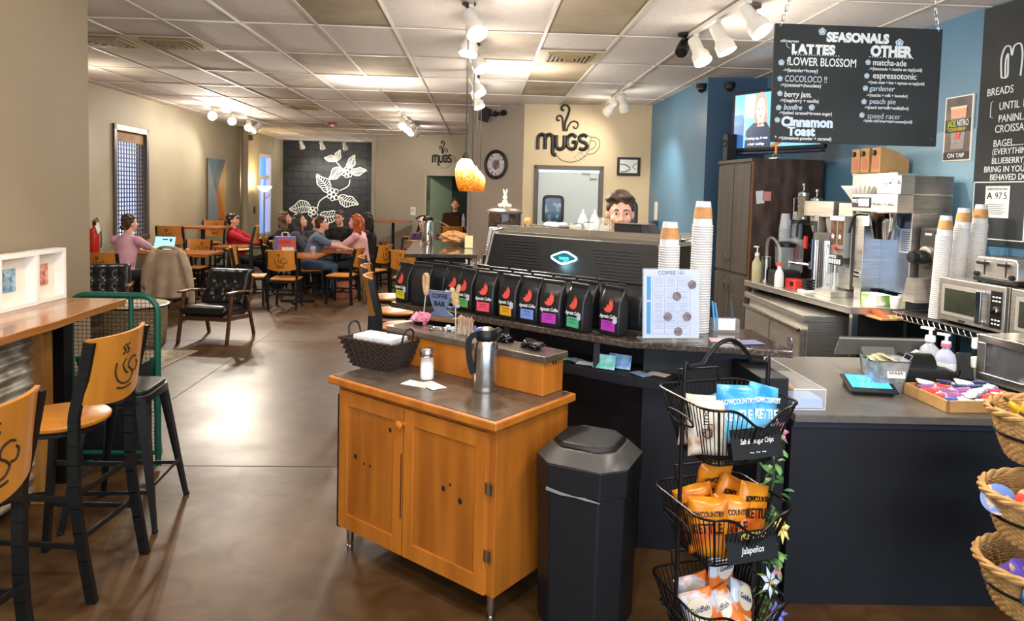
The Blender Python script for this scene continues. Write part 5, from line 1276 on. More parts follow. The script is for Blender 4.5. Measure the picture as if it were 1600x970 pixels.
q = MB(); q.tube([(-.08, 0, .03), (-.09, 0, -.12)], .008, 6); q.tube([(-.02, 0, .03), (-.01, 0, -.11)], .008, 6); q.tube([(.04, 0, .02), (.04, 0, -.1)], .012, 6); q.build('black_tongs', m_black, t)
t = thing('card_reader', 'black block gadget with ribbed keys at the counter edge before the steel column', 'gadget', Vector((2.63, 5.48, BBZ)), RZ); MB().b2((-.05, -.06, 0), (.05, .06, .02)).build('white_plate', m_white, t, bevel=.004)
k_ = MB()
for k in range(4): k_.b2((-.04, -.035, .022+.022*k), (.04, .035, .040+.022*k))
k_.build('stacked_black_rings', m_black, t, bevel=.003)
t = thing('red_scale', 'red box with a dial behind the spray bottle', 'scale', Vector((2.64, 5.72, BBZ)), RZ); MB().b2((-.08, -.05, 0), (.08, .05, .075)).build('red_body', mat('scale_red', '#cf3a30', .35), t, bevel=.006); MB().lathe([(.02, 0), (.02, .012), (.0, .013)], c=(.03, -.05, .04), n=16, M=Matrix.Rotation(PI/2, 3, 'X')).build('dial', m_black, t)

# ---- brewers
def steel_box(mb, a, b): mb.b2(a, b); return mb
# left brewer with a tall keypad column
t = thing('coffee_brewer', 'left stainless coffee brewer with a keypad column and hanging brew baskets', 'coffee brewer', rb(.97, .10, BBZ), RZ)
MB().b2((-.20, .10, .02), (.20, .33, .72)).build('rear_tank', m_steel, t, bevel=.006)
MB().b2((-.22, -.10, .60), (.20, .33, .73)).build('brew_head', m_steel, t, bevel=.006)
cl_ = MB().b2((-.025, -.12, .03), (.035, -.05, .62)).build('keypad_column', m_steel2, t, bevel=.004)
kp = MB()
for k in range(9):
    for x in (-.008, .016): kp.box((x, -.122, .30+.03*k), (.014, .004, .016))
kp.box((.004, -.121, .42), (.05, .003, .29)); kp.build('keypad', mat('keypad_dark', '#2c2f33', .4), cl_)
for x in (-.12, .11):
    MB().lathe([(.045, .47), (.065, .54), (.07, .60)], c=(x, -.02, 0), n=22).build('brew_basket', mat('basket_clear', '#b8b2a6', .1, alpha=.7), t, smooth=True)
hh = MB(); hh.tube(spline([(-.20, -.08, .56), (-.26, -.12, .54), (-.24, -.14, .42)], 4), .010, 6); hh.build('basket_handle', m_black, t)
tp = MB(); tp.tube([(.0, -.12, .20), (-.28, -.18, .20)], .014, 8); tp.tube([(-.28, -.18, .22), (-.28, -.18, .16)], .016, 8); tp.lathe([(.03, .17), (.03, .23)], c=(0, -.13, 0), n=14); tp.build('dispense_tap', m_steel2, t, smooth=True)
# ribbed thermal container
t = thing('thermal_dispenser', 'tall ribbed steel thermal dispenser with a blue stripe between the brewers', 'dispenser', rb(.80, -.03, BBZ), RZ)
r_ = MB(); pts = []
for k in range(96): a = 2*PI*k/96; r = .088+.004*(1 if k % 4 < 2 else -1); pts.append((r*math.cos(a), r*math.sin(a)))
r_.prism(pts, 0, .42); r_.build('ribbed_body', m_steel2, t); MB().lathe([(.09, .42), (.09, .47), (.07, .48)], n=24).build('lid', mat('lid_grey', '#55564f', .4), t, smooth=True)
MB().b2((-.095, -.06, .18), (-.07, -.02, .42)).build('blue_stripe', mat('stripe_blue', '#3f62b0', .4), t)
# hot beverage dispenser with two hoppers
t = thing('hopper_dispenser', 'stainless drinks dispenser with two labelled hopper windows and a red lever', 'drinks machine', rb(.635, .0, BBZ), RZ)
MB().b2((-.09, .02, .06), (.09, .30, .72)).build('body', m_steel, t, bevel=.005)
MB().b2((-.095, -.04, .30), (.095, .02, .62)).build('front_door', mat('dispenser_grey', '#8c8984', .35, .6), t, bevel=.004)
for x in (-.045, .045):
    w_ = MB().b2((x-.03, -.046, .40), (x+.03, -.040, .58)).build('hopper_window', mat('hopper_brown', '#4a3428', .2, col2='#6b4d3a', scale=30), t)
    sr = []
    for k in range(10): a = PI/2+2*PI*k/10; r = .024 if k % 2 == 0 else .011; sr.append((x+r*math.cos(a), .46+r*math.sin(a)))
    MB().prism(sr, 0, .001, M=Matrix(((1, 0, 0, 0), (0, 0, -1, -.046), (0, 1, 0, 0), (0, 0, 0, 1)))).build('star_print', m_chalkwhite, w_)
hd_ = MB(); hd_.b2((-.09, -.047, .585), (.09, -.041, .615)); hd_.build('hopper_caps', m_white, t)
MB().tube([(.03, -.05, .36), (.05, -.10, .385), (.10, -.12, .38)], .012, 8).build('red_lever', mat('handle_red', '#c5302a'), t, smooth=True)
kp = MB().b2((-.085, -.046, .24), (.085, -.038, .32)).build('keypad', mat('keypad_black', '#17181a', .4), t)
k2 = MB()
for k in range(5): k2.b2((-.07+.03*k, -.048, .25), (-.052+.03*k, -.046, .285))
k2.build('white_keys', m_white, kp)
FM = lambda x, z, y=-.047: Matrix(((1, 0, 0, x), (0, 0, -1, y), (0, 1, 0, z), (0, 0, 0, 1)))
text('FETCO', .028, FM(-.03, .303), m_chalkwhite, kp, 'maker_lettering', thick=.02)
MB().b2((-.11, -.14, 0), (.11, .12, .045)).build('drip_tray', m_steel, t, bevel=.004)
c_ = thing('glass_pitcher', 'clear glass pitcher with black handle under the drinks dispenser', 'pitcher', rb(.66, -.05, BBZ+.046), RZ); MB().lathe([(.04, 0), (.05, .02), (.045, .11), (.05, .13)], n=22, cap=False).build('glass_body', m_clear, c_, smooth=True, auto=180); MB().tube(spline([(-.05, 0, .12), (-.09, 0, .10), (-.085, 0, .04), (-.05, 0, .03)], 5), .008, 6).build('handle', m_black, c_)
# big brewer
t = thing('tall_brewer', 'big stainless coffee brewer with a bluish splash panel and an open bay', 'coffee brewer', rb(0, 0, BBZ), RZ)
X0_, X1_ = -.50, 0.0
MB().b2((X0_, .16, .09), (X1_, .36, .70)).build('rear_panel', mat('splash_bluish', '#93a3bd', .25, .9), t)
MB().b2((X0_, .02, .09), (X0_+.10, .36, .70)).build('left_pillar', m_steel, t, bevel=.004)
MB().b2((X1_-.012, .10, .09), (X1_, .40, .92)).build('right_side', m_steel, t, bevel=.003)
MB().b2((X0_, -.02, .66), (X1_, .40, .79)).build('brew_head', m_steel, t, bevel=.005)
MB().b2((X0_+.25, .0, .79), (X1_, .40, .92)).build('tank_top', m_steel, t, bevel=.005)
MB().b2((X0_+.02, .02, .0), (X0_+.10, .10, .09)).build('foot', m_steel, t); MB().b2((X1_-.1, .1, .0), (X1_-.02, .30, .09)).build('foot', m_steel, t)
pn = MB().b2((X0_+.01, -.026, .69), (X0_+.22, -.019, .765)).build('control_label', mat('label_black', '#151515', .4), t)
MB().b2((X0_+.095, -.029, .70), (X0_+.21, -.026, .755)).build('white_panel', m_white, pn)
text('FETCO', .034, FM(X0_+.05, .735, -.027), m_chalkwhite, pn, 'maker_lettering', thick=.02, sx=.8)
lh = MB()
for x in (X0_+.29, X0_+.42): lh.tube(spline([(x-.035, -.02, .72), (x-.03, -.035, .72), (x+.03, -.035, .72), (x+.035, -.02, .72)], 3), .007, 6)
lh.build('latch', m_chrome, t, smooth=True)
bk = MB().lathe([(.075, .47), (.10, .58), (.115, .655), (.12, .66)], c=(X0_+.28, .06, 0), n=32).build('brew_basket', m_chrome, t, smooth=True); MB().b2((X0_+.18, -.045, .56), (X0_+.245, -.038, .63)).build('basket_label', m_white, bk)
MB().tube(spline([(X0_+.17, .0, .64), (X0_+.09, -.05, .63), (X0_+.06, -.07, .50)], 5), .012, 8).build('basket_handle', m_black, t, smooth=True)
pl = MB().b2((X1_-.19, .154, .38), (X1_-.03, .160, .55)).build('notice_plate', mat('notice_pale', '#b9c6da', .4), t)
nl = MB(); nl.b2((X1_-.14, .151, .56), (X1_-.08, .154, .60))
for k in range(9): nl.b2((X1_-.165, .152, .395+.016*k), (X1_-.055, .154, .402+.016*k))
nl.build('notice_print', mat('notice_ink', '#5c6b85', .6), pl)
sl_ = MB()
for z in (.17, .20): sl_.b2((X0_+.02, .008, z), (X0_+.085, .02, z+.012))
sl_.build('vent_slot', m_chrome, t)
dd = MB()
for k in range(7): dd.lathe([(.010, 0), (.012, .01)], c=(X0_+.29+.03*k, -.002, .875+.01*math.sin(k*2)), n=8, M=Matrix.Rotation(PI/2, 3, 'X'))
dd.tube([(X0_+.28+.033*k, -.006, .875+.012*(-1)**k) for k in range(7)], .004, 5); dd.build('scalloped_emblem', m_white, t)
# white filters, steel box, kraft carriers
t = thing('filter_stack', 'stack of white fluted paper coffee filters tipped on the brewers', 'coffee filters', rb(.60, .13, BBZ+.735), RZ)
fl_ = MB()
def flute(u, v): a = 2*PI*u; r = .07+.085*v+.007*math.sin(28*a)*(.3+v); return (r*math.cos(a), r*math.sin(a)*.9, .115*v)
fl_.grid(flute, 168, 5); fl_.prism([(.07*math.cos(2*PI*k/24), .063*math.sin(2*PI*k/24)) for k in range(24)], 0, .004); fl_.build('fluted_paper', mat('filter_white', '#ebe7dd', .85), t, smooth=True, auto=180, solid=.002)
t = thing('steel_bin', 'plain stainless box carrying the cardboard coffee carriers', 'steel box', rb(.66, .24, BBZ+.79), RZ); MB().b2((-.24, -.0, 0), (.30, .18, .16)).build('box_body', m_steel, t, bevel=.004); MB().b2((-.24, -.005, .15), (.30, .0, .165)).build('box_lip', m_steel2, t)
m_kraft = mat('kraft_carton', '#c99e69', .75, col2='#bd915c', scale=6)
for k, (s, dx, lab) in enumerate(((.80, 0, 'leftmost cardboard coffee carrier on the steel box'), (.685, 0, 'middle cardboard coffee carrier on the steel box'), (.55, 0, 'rightmost cardboard coffee carrier on the steel box, its long side showing'))):
    g = 'cardboard coffee carriers'
    if k == 0:
        kc = t = thing('coffee_carrier', lab, 'carton', rb(s, .21, BBZ+.956), RZ, g)
        MB().prism([(-.02, 0), (.22, 0), (.22, .10), (.12, .16), (.0, .19), (-.02, .19)], -.052, .052, M=Matrix(((0, 0, 1, 0), (1, 0, 0, 0), (0, 1, 0, 0), (0, 0, 0, 1)))).build('carton', m_kraft, t, bevel=.003)
        MB().b2((-.03, -.023, .03), (.03, -.020, .11)).build('pink_label', mat('label_pink', '#c9796a', .6), t); MB().lathe([(.02, 0), (.02, .02), (.0, .021)], c=(-.015, -.02, .15), n=14, M=Matrix.Rotation(PI/2, 3, 'X')).build('spout_cap', m_black, t)
    else: dup(kc, rb(s, .21, BBZ+.956), RZ, lab, g)
t = thing('tea_box', 'green and white tea carton in front of the big brewer', 'tea box', rb(.22, .02, BBZ), RZ); MB().b2((-.085, -.06, 0), (.085, .06, .075)).build('carton', mat('tea_green', '#7da84a', .5, col2='#e6e4d4', scale=9, lo=.46, hi=.54), t, bevel=.003); MB().b2((-.085, -.06, .0755), (.085, .06, .078)).build('lid_flap', m_white, t)
t = thing('paper_cup', 'single small paper cup beside the tea carton', 'cup', rb(.03, .03, BBZ)); MB().lathe([(.026, 0), (.036, .085), (.034, .085), (.024, .006)], n=18, cap=False).build('cup_wall', m_cupw, t, smooth=True, auto=180)
# ---- dial grinder at the counter's near end
t = thing('dial_grinder', 'dark grinder with a big black adjusting dial right of the tall brewer', 'grinder', Vector((3.0, 4.64, BBZ-.05)), RZ)
MB().b2((-.02, .0, .12), (.15, .30, .62)).build('housing', mat('grinder_dark', '#3a3530', .4), t, bevel=.008); MB().b2((.0, -.004, .50), (.13, .0, .60)).build('front_label', mat('grinder_label', '#24211f', .4), t)
dl = MB(); dl.lathe([(.072, 0), (.072, .015), (.06, .016)], c=(.055, -.0, .42), n=28, M=Matrix.Rotation(PI/2, 3, 'X')); dl.build('dial_ring', m_steel2, t, smooth=True)
dk = MB(); dk.lathe([(.050, .01), (.048, .06), (.035, .075), (.038, .09), (.038, .12), (.0, .121)], c=(.055, -.0, .42), n=26, M=Matrix.Rotation(PI/2, 3, 'X')); dk.build('dial_knob', m_black, t, smooth=True)
ch = MB(); ch.prism([(-.02, 0), (.10, 0), (.07, .16), (.01, .16)], -.12, 0.0, M=Matrix(((1, 0, 0, .02), (0, 0, 1, 0), (0, 1, 0, .12), (0, 0, 0, 1)))); ch.build('chute', m_steel, t)
text('BUNN', .022, Matrix(((1, 0, 0, .065), (0, 0, -1, -.005), (0, 1, 0, .575), (0, 0, 0, 1))), m_chalkwhite, t, 'maker_lettering', thick=.02)

# ---- shelf with microwaves, toaster and cup towers
SH = 1.05
t = thing('appliance_shelf', 'black wire appliance shelf along the right wall under the microwaves', 'shelf', (0, 0, 0))
sb = MB(); A_, B_ = onright(4.66, .0), onright(2.4, 0)
sb.prism([tuple((p+N_R*o)[:2]) for p, o in ((A_, .50), (B_, .50), (B_, .02), (A_, .02))], SH-.012, SH); sb.build('shelf_deck', mat('shelf_dark', '#2b2a29', .4), t)
wr = MB(); a = A_+N_R*.51; b_ = B_+N_R*.51; n = 46
for z in (SH-.045, SH-.004): wr.cyl(a+Vector((0, 0, z)), b_+Vector((0, 0, z)), .005, n=6)
for k in range(n):
    p = a.lerp(b_, k/n); q = a.lerp(b_, (k+.5)/n); r_ = a.lerp(b_, (k+1)/n); wr.cyl(p+Vector((0, 0, SH-.045)), q+Vector((0, 0, SH-.004)), .0016, n=5); wr.cyl(q+Vector((0, 0, SH-.004)), r_+Vector((0, 0, SH-.045)), .0016, n=5)
wr.build('wire_front', m_steel2, t)
po = MB()
for y in (4.60, 3.2):
    for o_ in (.46, .06): p = onright(y, o_); po.cyl((p.x, p.y, 0 if y > 4 else .861), (p.x, p.y, SH), .013, n=8)
po.build('shelf_post', m_black, t)
def microwave(y, label):
    t = thing('microwave', label, 'microwave', onright(y, .45, SH+.002), RZ, 'stainless microwaves on the shelf')
    W_, H_, D_ = .505, .275, .40                             # local x: -W (far) .. 0 (near)
    MB().b2((-W_, 0, .015), (0, D_, H_)).build('case', m_steel, t, bevel=.006)
    d = MB(); d.b2((-W_, -.025, .015), (-.0, 0, H_)); dr = d.build('door', m_steel, t, bevel=.005)
    MB().b2((-W_+.035, -.028, .05), (-.165, -.0255, H_-.04)).build('window_frame', mat('mw_frame', '#cfccc6', .3, .7), dr); MB().b2((-W_+.06, -.030, .072), (-.178, -.0282, H_-.062)).build('window', mat('mw_window', '#23251f', .12, col2='#3b3f35', scale=5), dr)
    h = MB(); h.b2((-.165, -.068, .04), (-.125, -.052, H_-.04)); h.b2((-.155, -.055, .04), (-.135, -.025, .06)); h.b2((-.155, -.055, H_-.06), (-.135, -.025, H_-.04)); h.build('door_handle', mat('mw_handle', '#aab2c4', .15, 1.0), dr, bevel=.006)
    p = MB().b2((-.095, -.029, .035), (-.02, -.0255, H_-.03)).build('control_panel', mat('mw_panel', '#141414', .3), t)
    kb = MB(); kb.lathe([(.022, 0), (.020, .018), (.0, .019)], c=(-.057, -.029, .135), n=20, M=Matrix.Rotation(PI/2, 3, 'X')); kb.build('knob', m_chrome, p, smooth=True)
    kp = MB()
    for i in range(3):
        for j in range(2): kp.b2((-.082+.022*i, -.0302, .055+.022*j), (-.068+.022*i, -.029, .063+.022*j)); kp.b2((-.082+.022*i, -.0302, .185+.022*j), (-.068+.022*i, -.029, .193+.022*j))
    kp.build('key_print', m_chalkwhite, p)
    MB().b2((-.33, -.027, .022), (-.28, -.0255, .036)).build('maker_plate', m_blackmatte, t)
    f = MB()
    for x in (-W_+.04, -.04):
        for y_ in (.04, D_-.04): f.cyl((x, y_, 0), (x, y_, .016), .012, n=8)
    f.build('foot', m_black, t)
    return t
mw = microwave(3.80, 'stainless microwave under the toaster')
dup(mw, onright(3.26, .45, SH+.002), RZ, 'second stainless microwave, cut by the right edge of the picture')
MT_ = SH+.277
t = thing('toaster', 'four-slot steel toaster on the left microwave', 'toaster', onright(3.93, .30, MT_), RZ)
# local x -.15..+.15 front
pr = [(-.15, .03), (-.15, .13), (-.135, .155), (.135, .155), (.15, .13), (.15, .03)]
MB().prism(pr, -.13, .13, M=Matrix(((1, 0, 0, 0), (0, 0, 1, 0), (0, 1, 0, 0), (0, 0, 0, 1)))).build('chrome_body', mat('toaster_steel', '#c9c7c2', .22, .75), t, bevel=.010)
MB().b2((-.155, -.135, .008), (.155, .135, .032)).build('base', m_black, t, bevel=.006)
for x in (-.075, .075):
    l = MB(); l.b2((x-.028, -.165, .110), (x+.028, -.132, .126)); l.b2((x-.003, -.134, .05), (x+.003, -.130, .135)); l.build('lever', m_black, t, bevel=.004)
    k = MB(); k.lathe([(.016, 0), (.014, .018), (.0, .019)], c=(x*1.65, -.13, .052), n=16, M=Matrix.Rotation(PI/2, 3, 'X')); k.build('dial', m_black, t, smooth=True)
so = MB()
for x in (-.105, -.04, .04, .105): so.b2((x-.014, -.10, .1552), (x+.014, .10, .1562))
so.build('bread_slots', m_dark, t); f = MB()
for x in (-.13, .13):
    for y in (-.11, .11): f.cyl((x, y, 0), (x, y, .01), .012, n=8)
f.build('foot', m_black, t)
G2 = 'tall paper cup towers right of the brewers'
for (px, py, n_, lab, off) in ((1465, 500, 42, 'nearest-left tall tower of white paper cups beside the dial grinder', .42), (1488, 470, 46, 'middle tall tower of white paper cups behind the microwave', .30), (1512, 455, 48, 'right tall tower of white paper cups by the sanitation certificate', .18)):
    p = onright(4.37, off, SH+.002)
    cup_stack(p.x, p.y, SH+.002, n_, lab, G2, lean=.035, r=.045, pitch=.0128)
t = thing('cutting_board', 'round-edged wooden bread board lying on the microwaves', 'board', onright(3.58, .30, MT_), RZ); MB().b2((-.10, -.12, 0), (.16, .12, .045)).build('board', m_lightwood, t, bevel=.015)
t = thing('parchment_box', 'white parchment paper carton on the right microwave', 'box', onright(3.30, .36, MT_), RZ); MB().b2((-.17, -.06, 0), (.17, .06, .062)).build('carton', mat('carton_white', '#e4e2da', .6), t, bevel=.003); MB().b2((-.10, -.0615, .02), (-.03, -.060, .035)).build('blue_print', mat('print_blue', '#3f7fb0', .6), t)
t = thing('food_tub', 'lidded clear tub of orange food on the white parchment carton', 'tub', onright(3.36, .34, MT_+.063)); MB().lathe([(.04, 0), (.05, .075)], n=20).build('tub', mat('tub_orange', '#c9b096', .3), t, smooth=True); MB().lathe([(.054, .075), (.054, .085), (.0, .086)], n=20, cap=False).build('lid', m_white, t, smooth=True)
t = thing('orange_packets', 'tan folder and orange packet lying on the low ledge left of the microwaves', 'packets', onright(4.74, .52, .99), RZ); MB().b2((-.12, -.1, 0), (.12, .1, .012)).build('tan_folder', m_kraft, t); MB().box((.04, -.05, .025), (.12, .05, .02), R=Matrix.Rotation(.3, 3, 'Y')).build('orange_packet', mat('packet_orange', '#d9552c', .5), t)
# what is on the wall
t = thing('cold_brew_poster', 'framed cold brew poster with a pint glass on the blue wall', 'poster', (0, 0, 0))
y0, y1, z0, z1 = 4.905, 4.65, 2.082, 2.53
def wb(ya, yb, za, zb, o0, o1, m, name, par):
    P = [onright(ya, o0), onright(yb, o0), onright(yb, o1), onright(ya, o1)]
    return MB().prism([tuple(p[:2]) for p in P], za, zb).build(name, m, par)
wb(y0, y1, z0, z1, .002, .012, mat('poster_border', '#e3ddd3', .5), 'border', t)
def pu(u): return y0+(y1-y0)*u
def pv(v): return z0+(z1-z0)*v
wb(pu(.05), pu(.95), pv(.02), pv(.98), .012, .0135, mat('poster_back', '#7d6c58', .5, col2='#4a4448', scale=5), 'backdrop', t)
def wpoly(pts, o, m, name, par):
    mb = MB(); n = len(pts); vs = [onright(pu(a), o, pv(b)) for a, b in pts]+[onright(pu(a), o+.0012, pv(b)) for a, b in pts]
    mb.add(vs, [tuple(range(n)), tuple(range(n, 2*n))]+[(i, (i+1) % n, n+(i+1) % n, n+i) for i in range(n)]); return mb.build(name, m, par)
wpoly([(.22, .82), (.80, .82), (.74, .18), (.30, .18)], .0136, mat('beer_dark', '#43200f', .3), 'pint_glass', t)
wpoly([(.23, .80), (.79, .80), (.775, .66), (.25, .66)], .015, mat('beer_amber', '#c26b22', .3), 'amber_glow', t); wpoly([(.22, .84), (.80, .84), (.79, .80), (.225, .80)], .015, mat('foam_cream', '#e5d6b8', .6), 'foam', t)
wpoly([(.06, .64), (.94, .64), (.94, .44), (.06, .44)], .0165, mat('poster_band', '#191817', .5), 'name_band', t); wpoly([(.05, .14), (.95, .14), (.95, .02), (.05, .02)], .0165, mat('poster_band', '#191817'), 'foot_band', t)
def WM(y, z, off): return frame(onright(y, off, z), N_R)
text('JADE', .062, WM(pu(.30), pv(.575), .0182), mat('poster_green', '#b9c64a', .6), t, 'poster_lettering', sx=.56, thick=.015); text('NITRO', .062, WM(pu(.69), pv(.575), .0182), m_chalkwhite, t, 'poster_lettering', sx=.56, thick=.015)
text('COLD BREW', .034, WM(pu(.5), pv(.485), .0182), mat('poster_yellow', '#d9c93f', .6), t, 'poster_lettering', sx=.8, thick=.01); text('ON TAP', .042, WM(pu(.5), pv(.08), .0182), m_chalkwhite, t, 'poster_lettering', thick=.015); text('Agnostic', .026, WM(pu(.5), pv(.30), .0165), m_chalkwhite, t, 'poster_lettering', shear=.3)
MB().prism([(a*.9, b*.9) for a, b in FLAME], 0, .001, M=WM(pu(.5), pv(.36), .0165)).build('flame_emblem', m_flame, t)
# chalkboard wall panel
t = thing('menu_chalkboard', 'large black chalkboard menu painted panel on the right wall, reading BREADS', 'chalkboard', (0, 0, 0))
m_chalk = mat('chalkboard', '#26292a', .75, col2='#303334', scale=2.5, detail=7)
wb(4.607, 1.5, 1.52, 3.075, .001, .010, m_chalk, 'board', t)
it = []
def line(s, size, y, z, **k): it.append((s, size, WM(y, z, .0105), dict(align='LEFT', **k)))
line('BREADS', .070, 4.545, 2.515, sx=.85); line('UNTIL 12', .070, 4.44, 2.415, sx=.8); line('PANINI....', .068, 4.44, 2.335, sx=.8); line('CROISSANT', .070, 4.462, 2.27, sx=.8); line('BAGEL......', .064, 4.468, 2.178, sx=.85)
line('(EVERYTHING', .056, 4.472, 2.125, sx=.85); line('BLUEBERRY)', .056, 4.472, 2.066, sx=.85); line('BRING IN YOUR WELL', .056, 4.53, 2.012, sx=.85); line('BEHAVED DOGS', .056, 4.478, 1.960, sx=.85)
join_text(it, m_chalkwhite, t, 'chalk_lettering')
co = MB(); MWm = WM(4.36, 2.70, .0115)
for q in ([(-.075, -.10), (-.085, .02), (-.06, .09), (-.02, .085), (-.005, .03), (.01, .085), (.055, .09), (.075, .02), (.07, -.11)], [(-.045, -.10), (-.05, .0), (-.035, .045), (-.03, -.02), (-.03, -.10), (-.075, -.10)]): stroke(co, q, .005, MWm, 5, 4)
stroke(co, [(-.13, -.245), (-.145, -.25), (-.145, -.345), (-.125, -.35)], .003, WM(4.36, 2.70, .0115), 4, 0)
fr = [(4.60, 1.93), (4.19, 1.93), (4.19, 1.56), (4.60, 1.56)]
for (a, b), (c, d) in zip(fr, fr[1:]+fr[:1]): co.cyl(onright(a, .012, b), onright(c, .012, d), .004, n=5)
co.build('chalk_outline', m_chalkwhite, t)
t = thing('sanitation_certificate', 'white sanitation rating sheet reading A 97.5 on the black board', 'certificate', (0, 0, 0))
wb(4.50, 4.31, 1.70, 1.905, .013, .0145, mat('certificate_white', '#dcdcd4', .6), 'sheet', t)
m_ink = mat('ink_black', '#1a1a1a', .6)
text('SANITATION RATING', .020, WM(4.405, 1.885, .0148), m_ink, t, 'print', sx=.8); text('A', .06, WM(4.465, 1.84, .0148), m_ink, t, 'print', thick=.02); text('97.5', .062, WM(4.375, 1.84, .0148), m_ink, t, 'print', sx=.9)
nl = MB()
for k in range(6): nl.bar(onright(4.48, .0152, 1.785-.012*k), onright(4.34+.02*(k % 2), .0152, 1.785-.012*k), .001, .003)
nl.build('fine_print', m_ink, t)

# ---- hanging seasonal board
BY = 4.0
a, b = PY(1212, 36, BY), PY(1460, 229, BY)
bw_, bh_ = b.x-a.x+.01, a.z-b.z
t = thing('seasonal_board', 'hanging black menu board headed SEASONALS on two chains', 'menu board', (a.x, BY, b.z))
bd = MB().b2((0, 0, 0), (bw_, .02, bh_)).build('board', m_chalk, t, bevel=.003)
Sx, Sy = bw_/248.0, bh_/192.0
def BM(px, py): return Matrix(((1, 0, 0, (px-1213)*Sx), (0, 0, -1, -.0008), (0, 1, 0, bh_-(py-37)*Sy), (0, 0, 0, 1)))
itw, itb = [], []
def W_(s, px, py, h, sx=1.0, thick=0.0, lst=None, shear=0.0): (itw if lst is None else lst).append((s, h*Sy*1.55, BM(px, py), dict(align='LEFT', sx=sx*.9, thick=thick*1.2, shear=shear)))
W_('SEASONALS', 1289, 57, 13, 1.08, .05); W_('LATTES', 1238, 78, 13, 1.2, .05); W_('OTHER', 1355, 77, 15, 1.0, .05)
W_('milk+espresso', 1221, 65, 4.2, .9, .01)
W_('fLOWER BLOSSOM', 1232, 98, 12, .83, .012); W_('->(lavender+honey)', 1227, 112, 5.2, 1.0, .01)
W_('COCOLOCO !!', 1230, 126, 9.5, .8, 0.0, itb); W_('->(coconut+chocolate)', 1224, 136, 5.2, 1.0, .01)
W_('berry jam.', 1230, 151, 8.5, .95, .012, None, .15); W_('->(raspberry + vanilla)', 1224, 161, 5.2, 1.0, .01)
W_('bonfire', 1230, 172, 8, .95, .008, itb, .25); W_('->(salted caramel+brown sugar)', 1224, 181, 5.0, .98, .01)
W_('Cinnamon', 1228, 196, 14, 1.06, .045, itb); W_('Toast', 1238, 211, 13, 1.08, .045, itb); W_('->(cinnamon powder + caramel)', 1224, 222, 5.0, .98, .01)
W_('matcha-ade', 1359, 95, 9, .98, .008); W_('->(lemonade + matcha on top)(cold)', 1354, 105, 4.8, .90, .01)
W_('espressotonic', 1360, 116, 9.5, 1.0, .008); W_('->(tonic water + lime + espresso on top)(cold)', 1353, 127, 4.5, .80, .01)
W_('gardener', 1356, 137, 8, 1.05, 0.0, itb, .1); W_('->(matcha + milk + lavender)', 1352, 148, 4.6, .92, .01)
W_('peach pie', 1357, 158, 8, 1.05, 0.0, itb); W_('->(peach tea+milk+vanilla)(hot)', 1350, 168, 4.6, .92, .01)
W_('speed racer', 1355, 182, 8.5, 1.0, -.008, itb); W_('->(nitro cold brew+mint+coconut)(cold)', 1349, 190, 4.3, .84, .01)
join_text(itw, m_chalkwhite, bd, 'chalk_lettering'); join_text(itb, m_chalkblue, bd, 'pale_lettering')
fl_ = MB()
for px, py, r in ((1282, 48, 5.5), (1397, 62, 6), (1224, 100, 4.5), (1223, 126, 4), (1224, 150, 4), (1223, 173, 4), (1222, 193, 4), (1272, 171, 4.5), (1352, 95, 4), (1351, 117, 4), (1350, 137, 4), (1349, 159, 4), (1347, 181, 4)):
    M = BM(px, py)
    for k in range(5): aa = PI/2+2*PI*k/5; fl_.tube([M @ Vector((r*.5*Sx*math.cos(aa)+r*.40*Sx*math.cos(2*PI*j/8), r*.5*Sx*math.sin(aa)+r*.40*Sx*math.sin(2*PI*j/8), .0005)) for j in range(8)], r*.16*Sx, 4, closed=True)
for x0, n_, y_ in ((1240, 18, 86.5), (1354, 17, 86)):
    for k in range(n_): fl_.box(BM(x0+4*k, y_) @ Vector((0, 0, .0005)), (1.5*Sx, .001, 1.5*Sx))
stroke(fl_, [(-.01, .02), (-.008, -.005), (.012, -.016)], .0018, BM(1233, 72), 4, 3)
fl_.build('chalk_flowers', m_chalkblue, bd)
mc = mat('chain_steel', '#c9c9c6', .25, 1.0)
for (x0, x1) in ((.028, .12), (bw_-.03, bw_-.095)):
    c = MB(); z0 = bh_-.012; z1 = CEIL-b.z-.004; n = max(6, int((z1-z0)/.026))
    for k in range(n):
        f = (k+.5)/n; x = x0+(x1-x0)*f; z = z0+(z1-z0)*f; L = []
        for j in range(10):
            aa = 2*PI*j/10; u, v = .0075*math.cos(aa), .017*math.sin(aa); L.append((x+(u if k % 2 else 0), -.004+(0 if k % 2 else u), z+v))
        c.tube(L, .0024, 5, closed=True)
    c.build('chain', mc, t)
sc_ = MB()
for x, z in ((.028, bh_-.012), (bw_-.03, bh_-.012), (bw_-.035, .04), (.028, .03)): sc_.cyl((x, -.004, z), (x, .001, z), .006, n=10)
sc_.build('screw', m_steel2, bd)
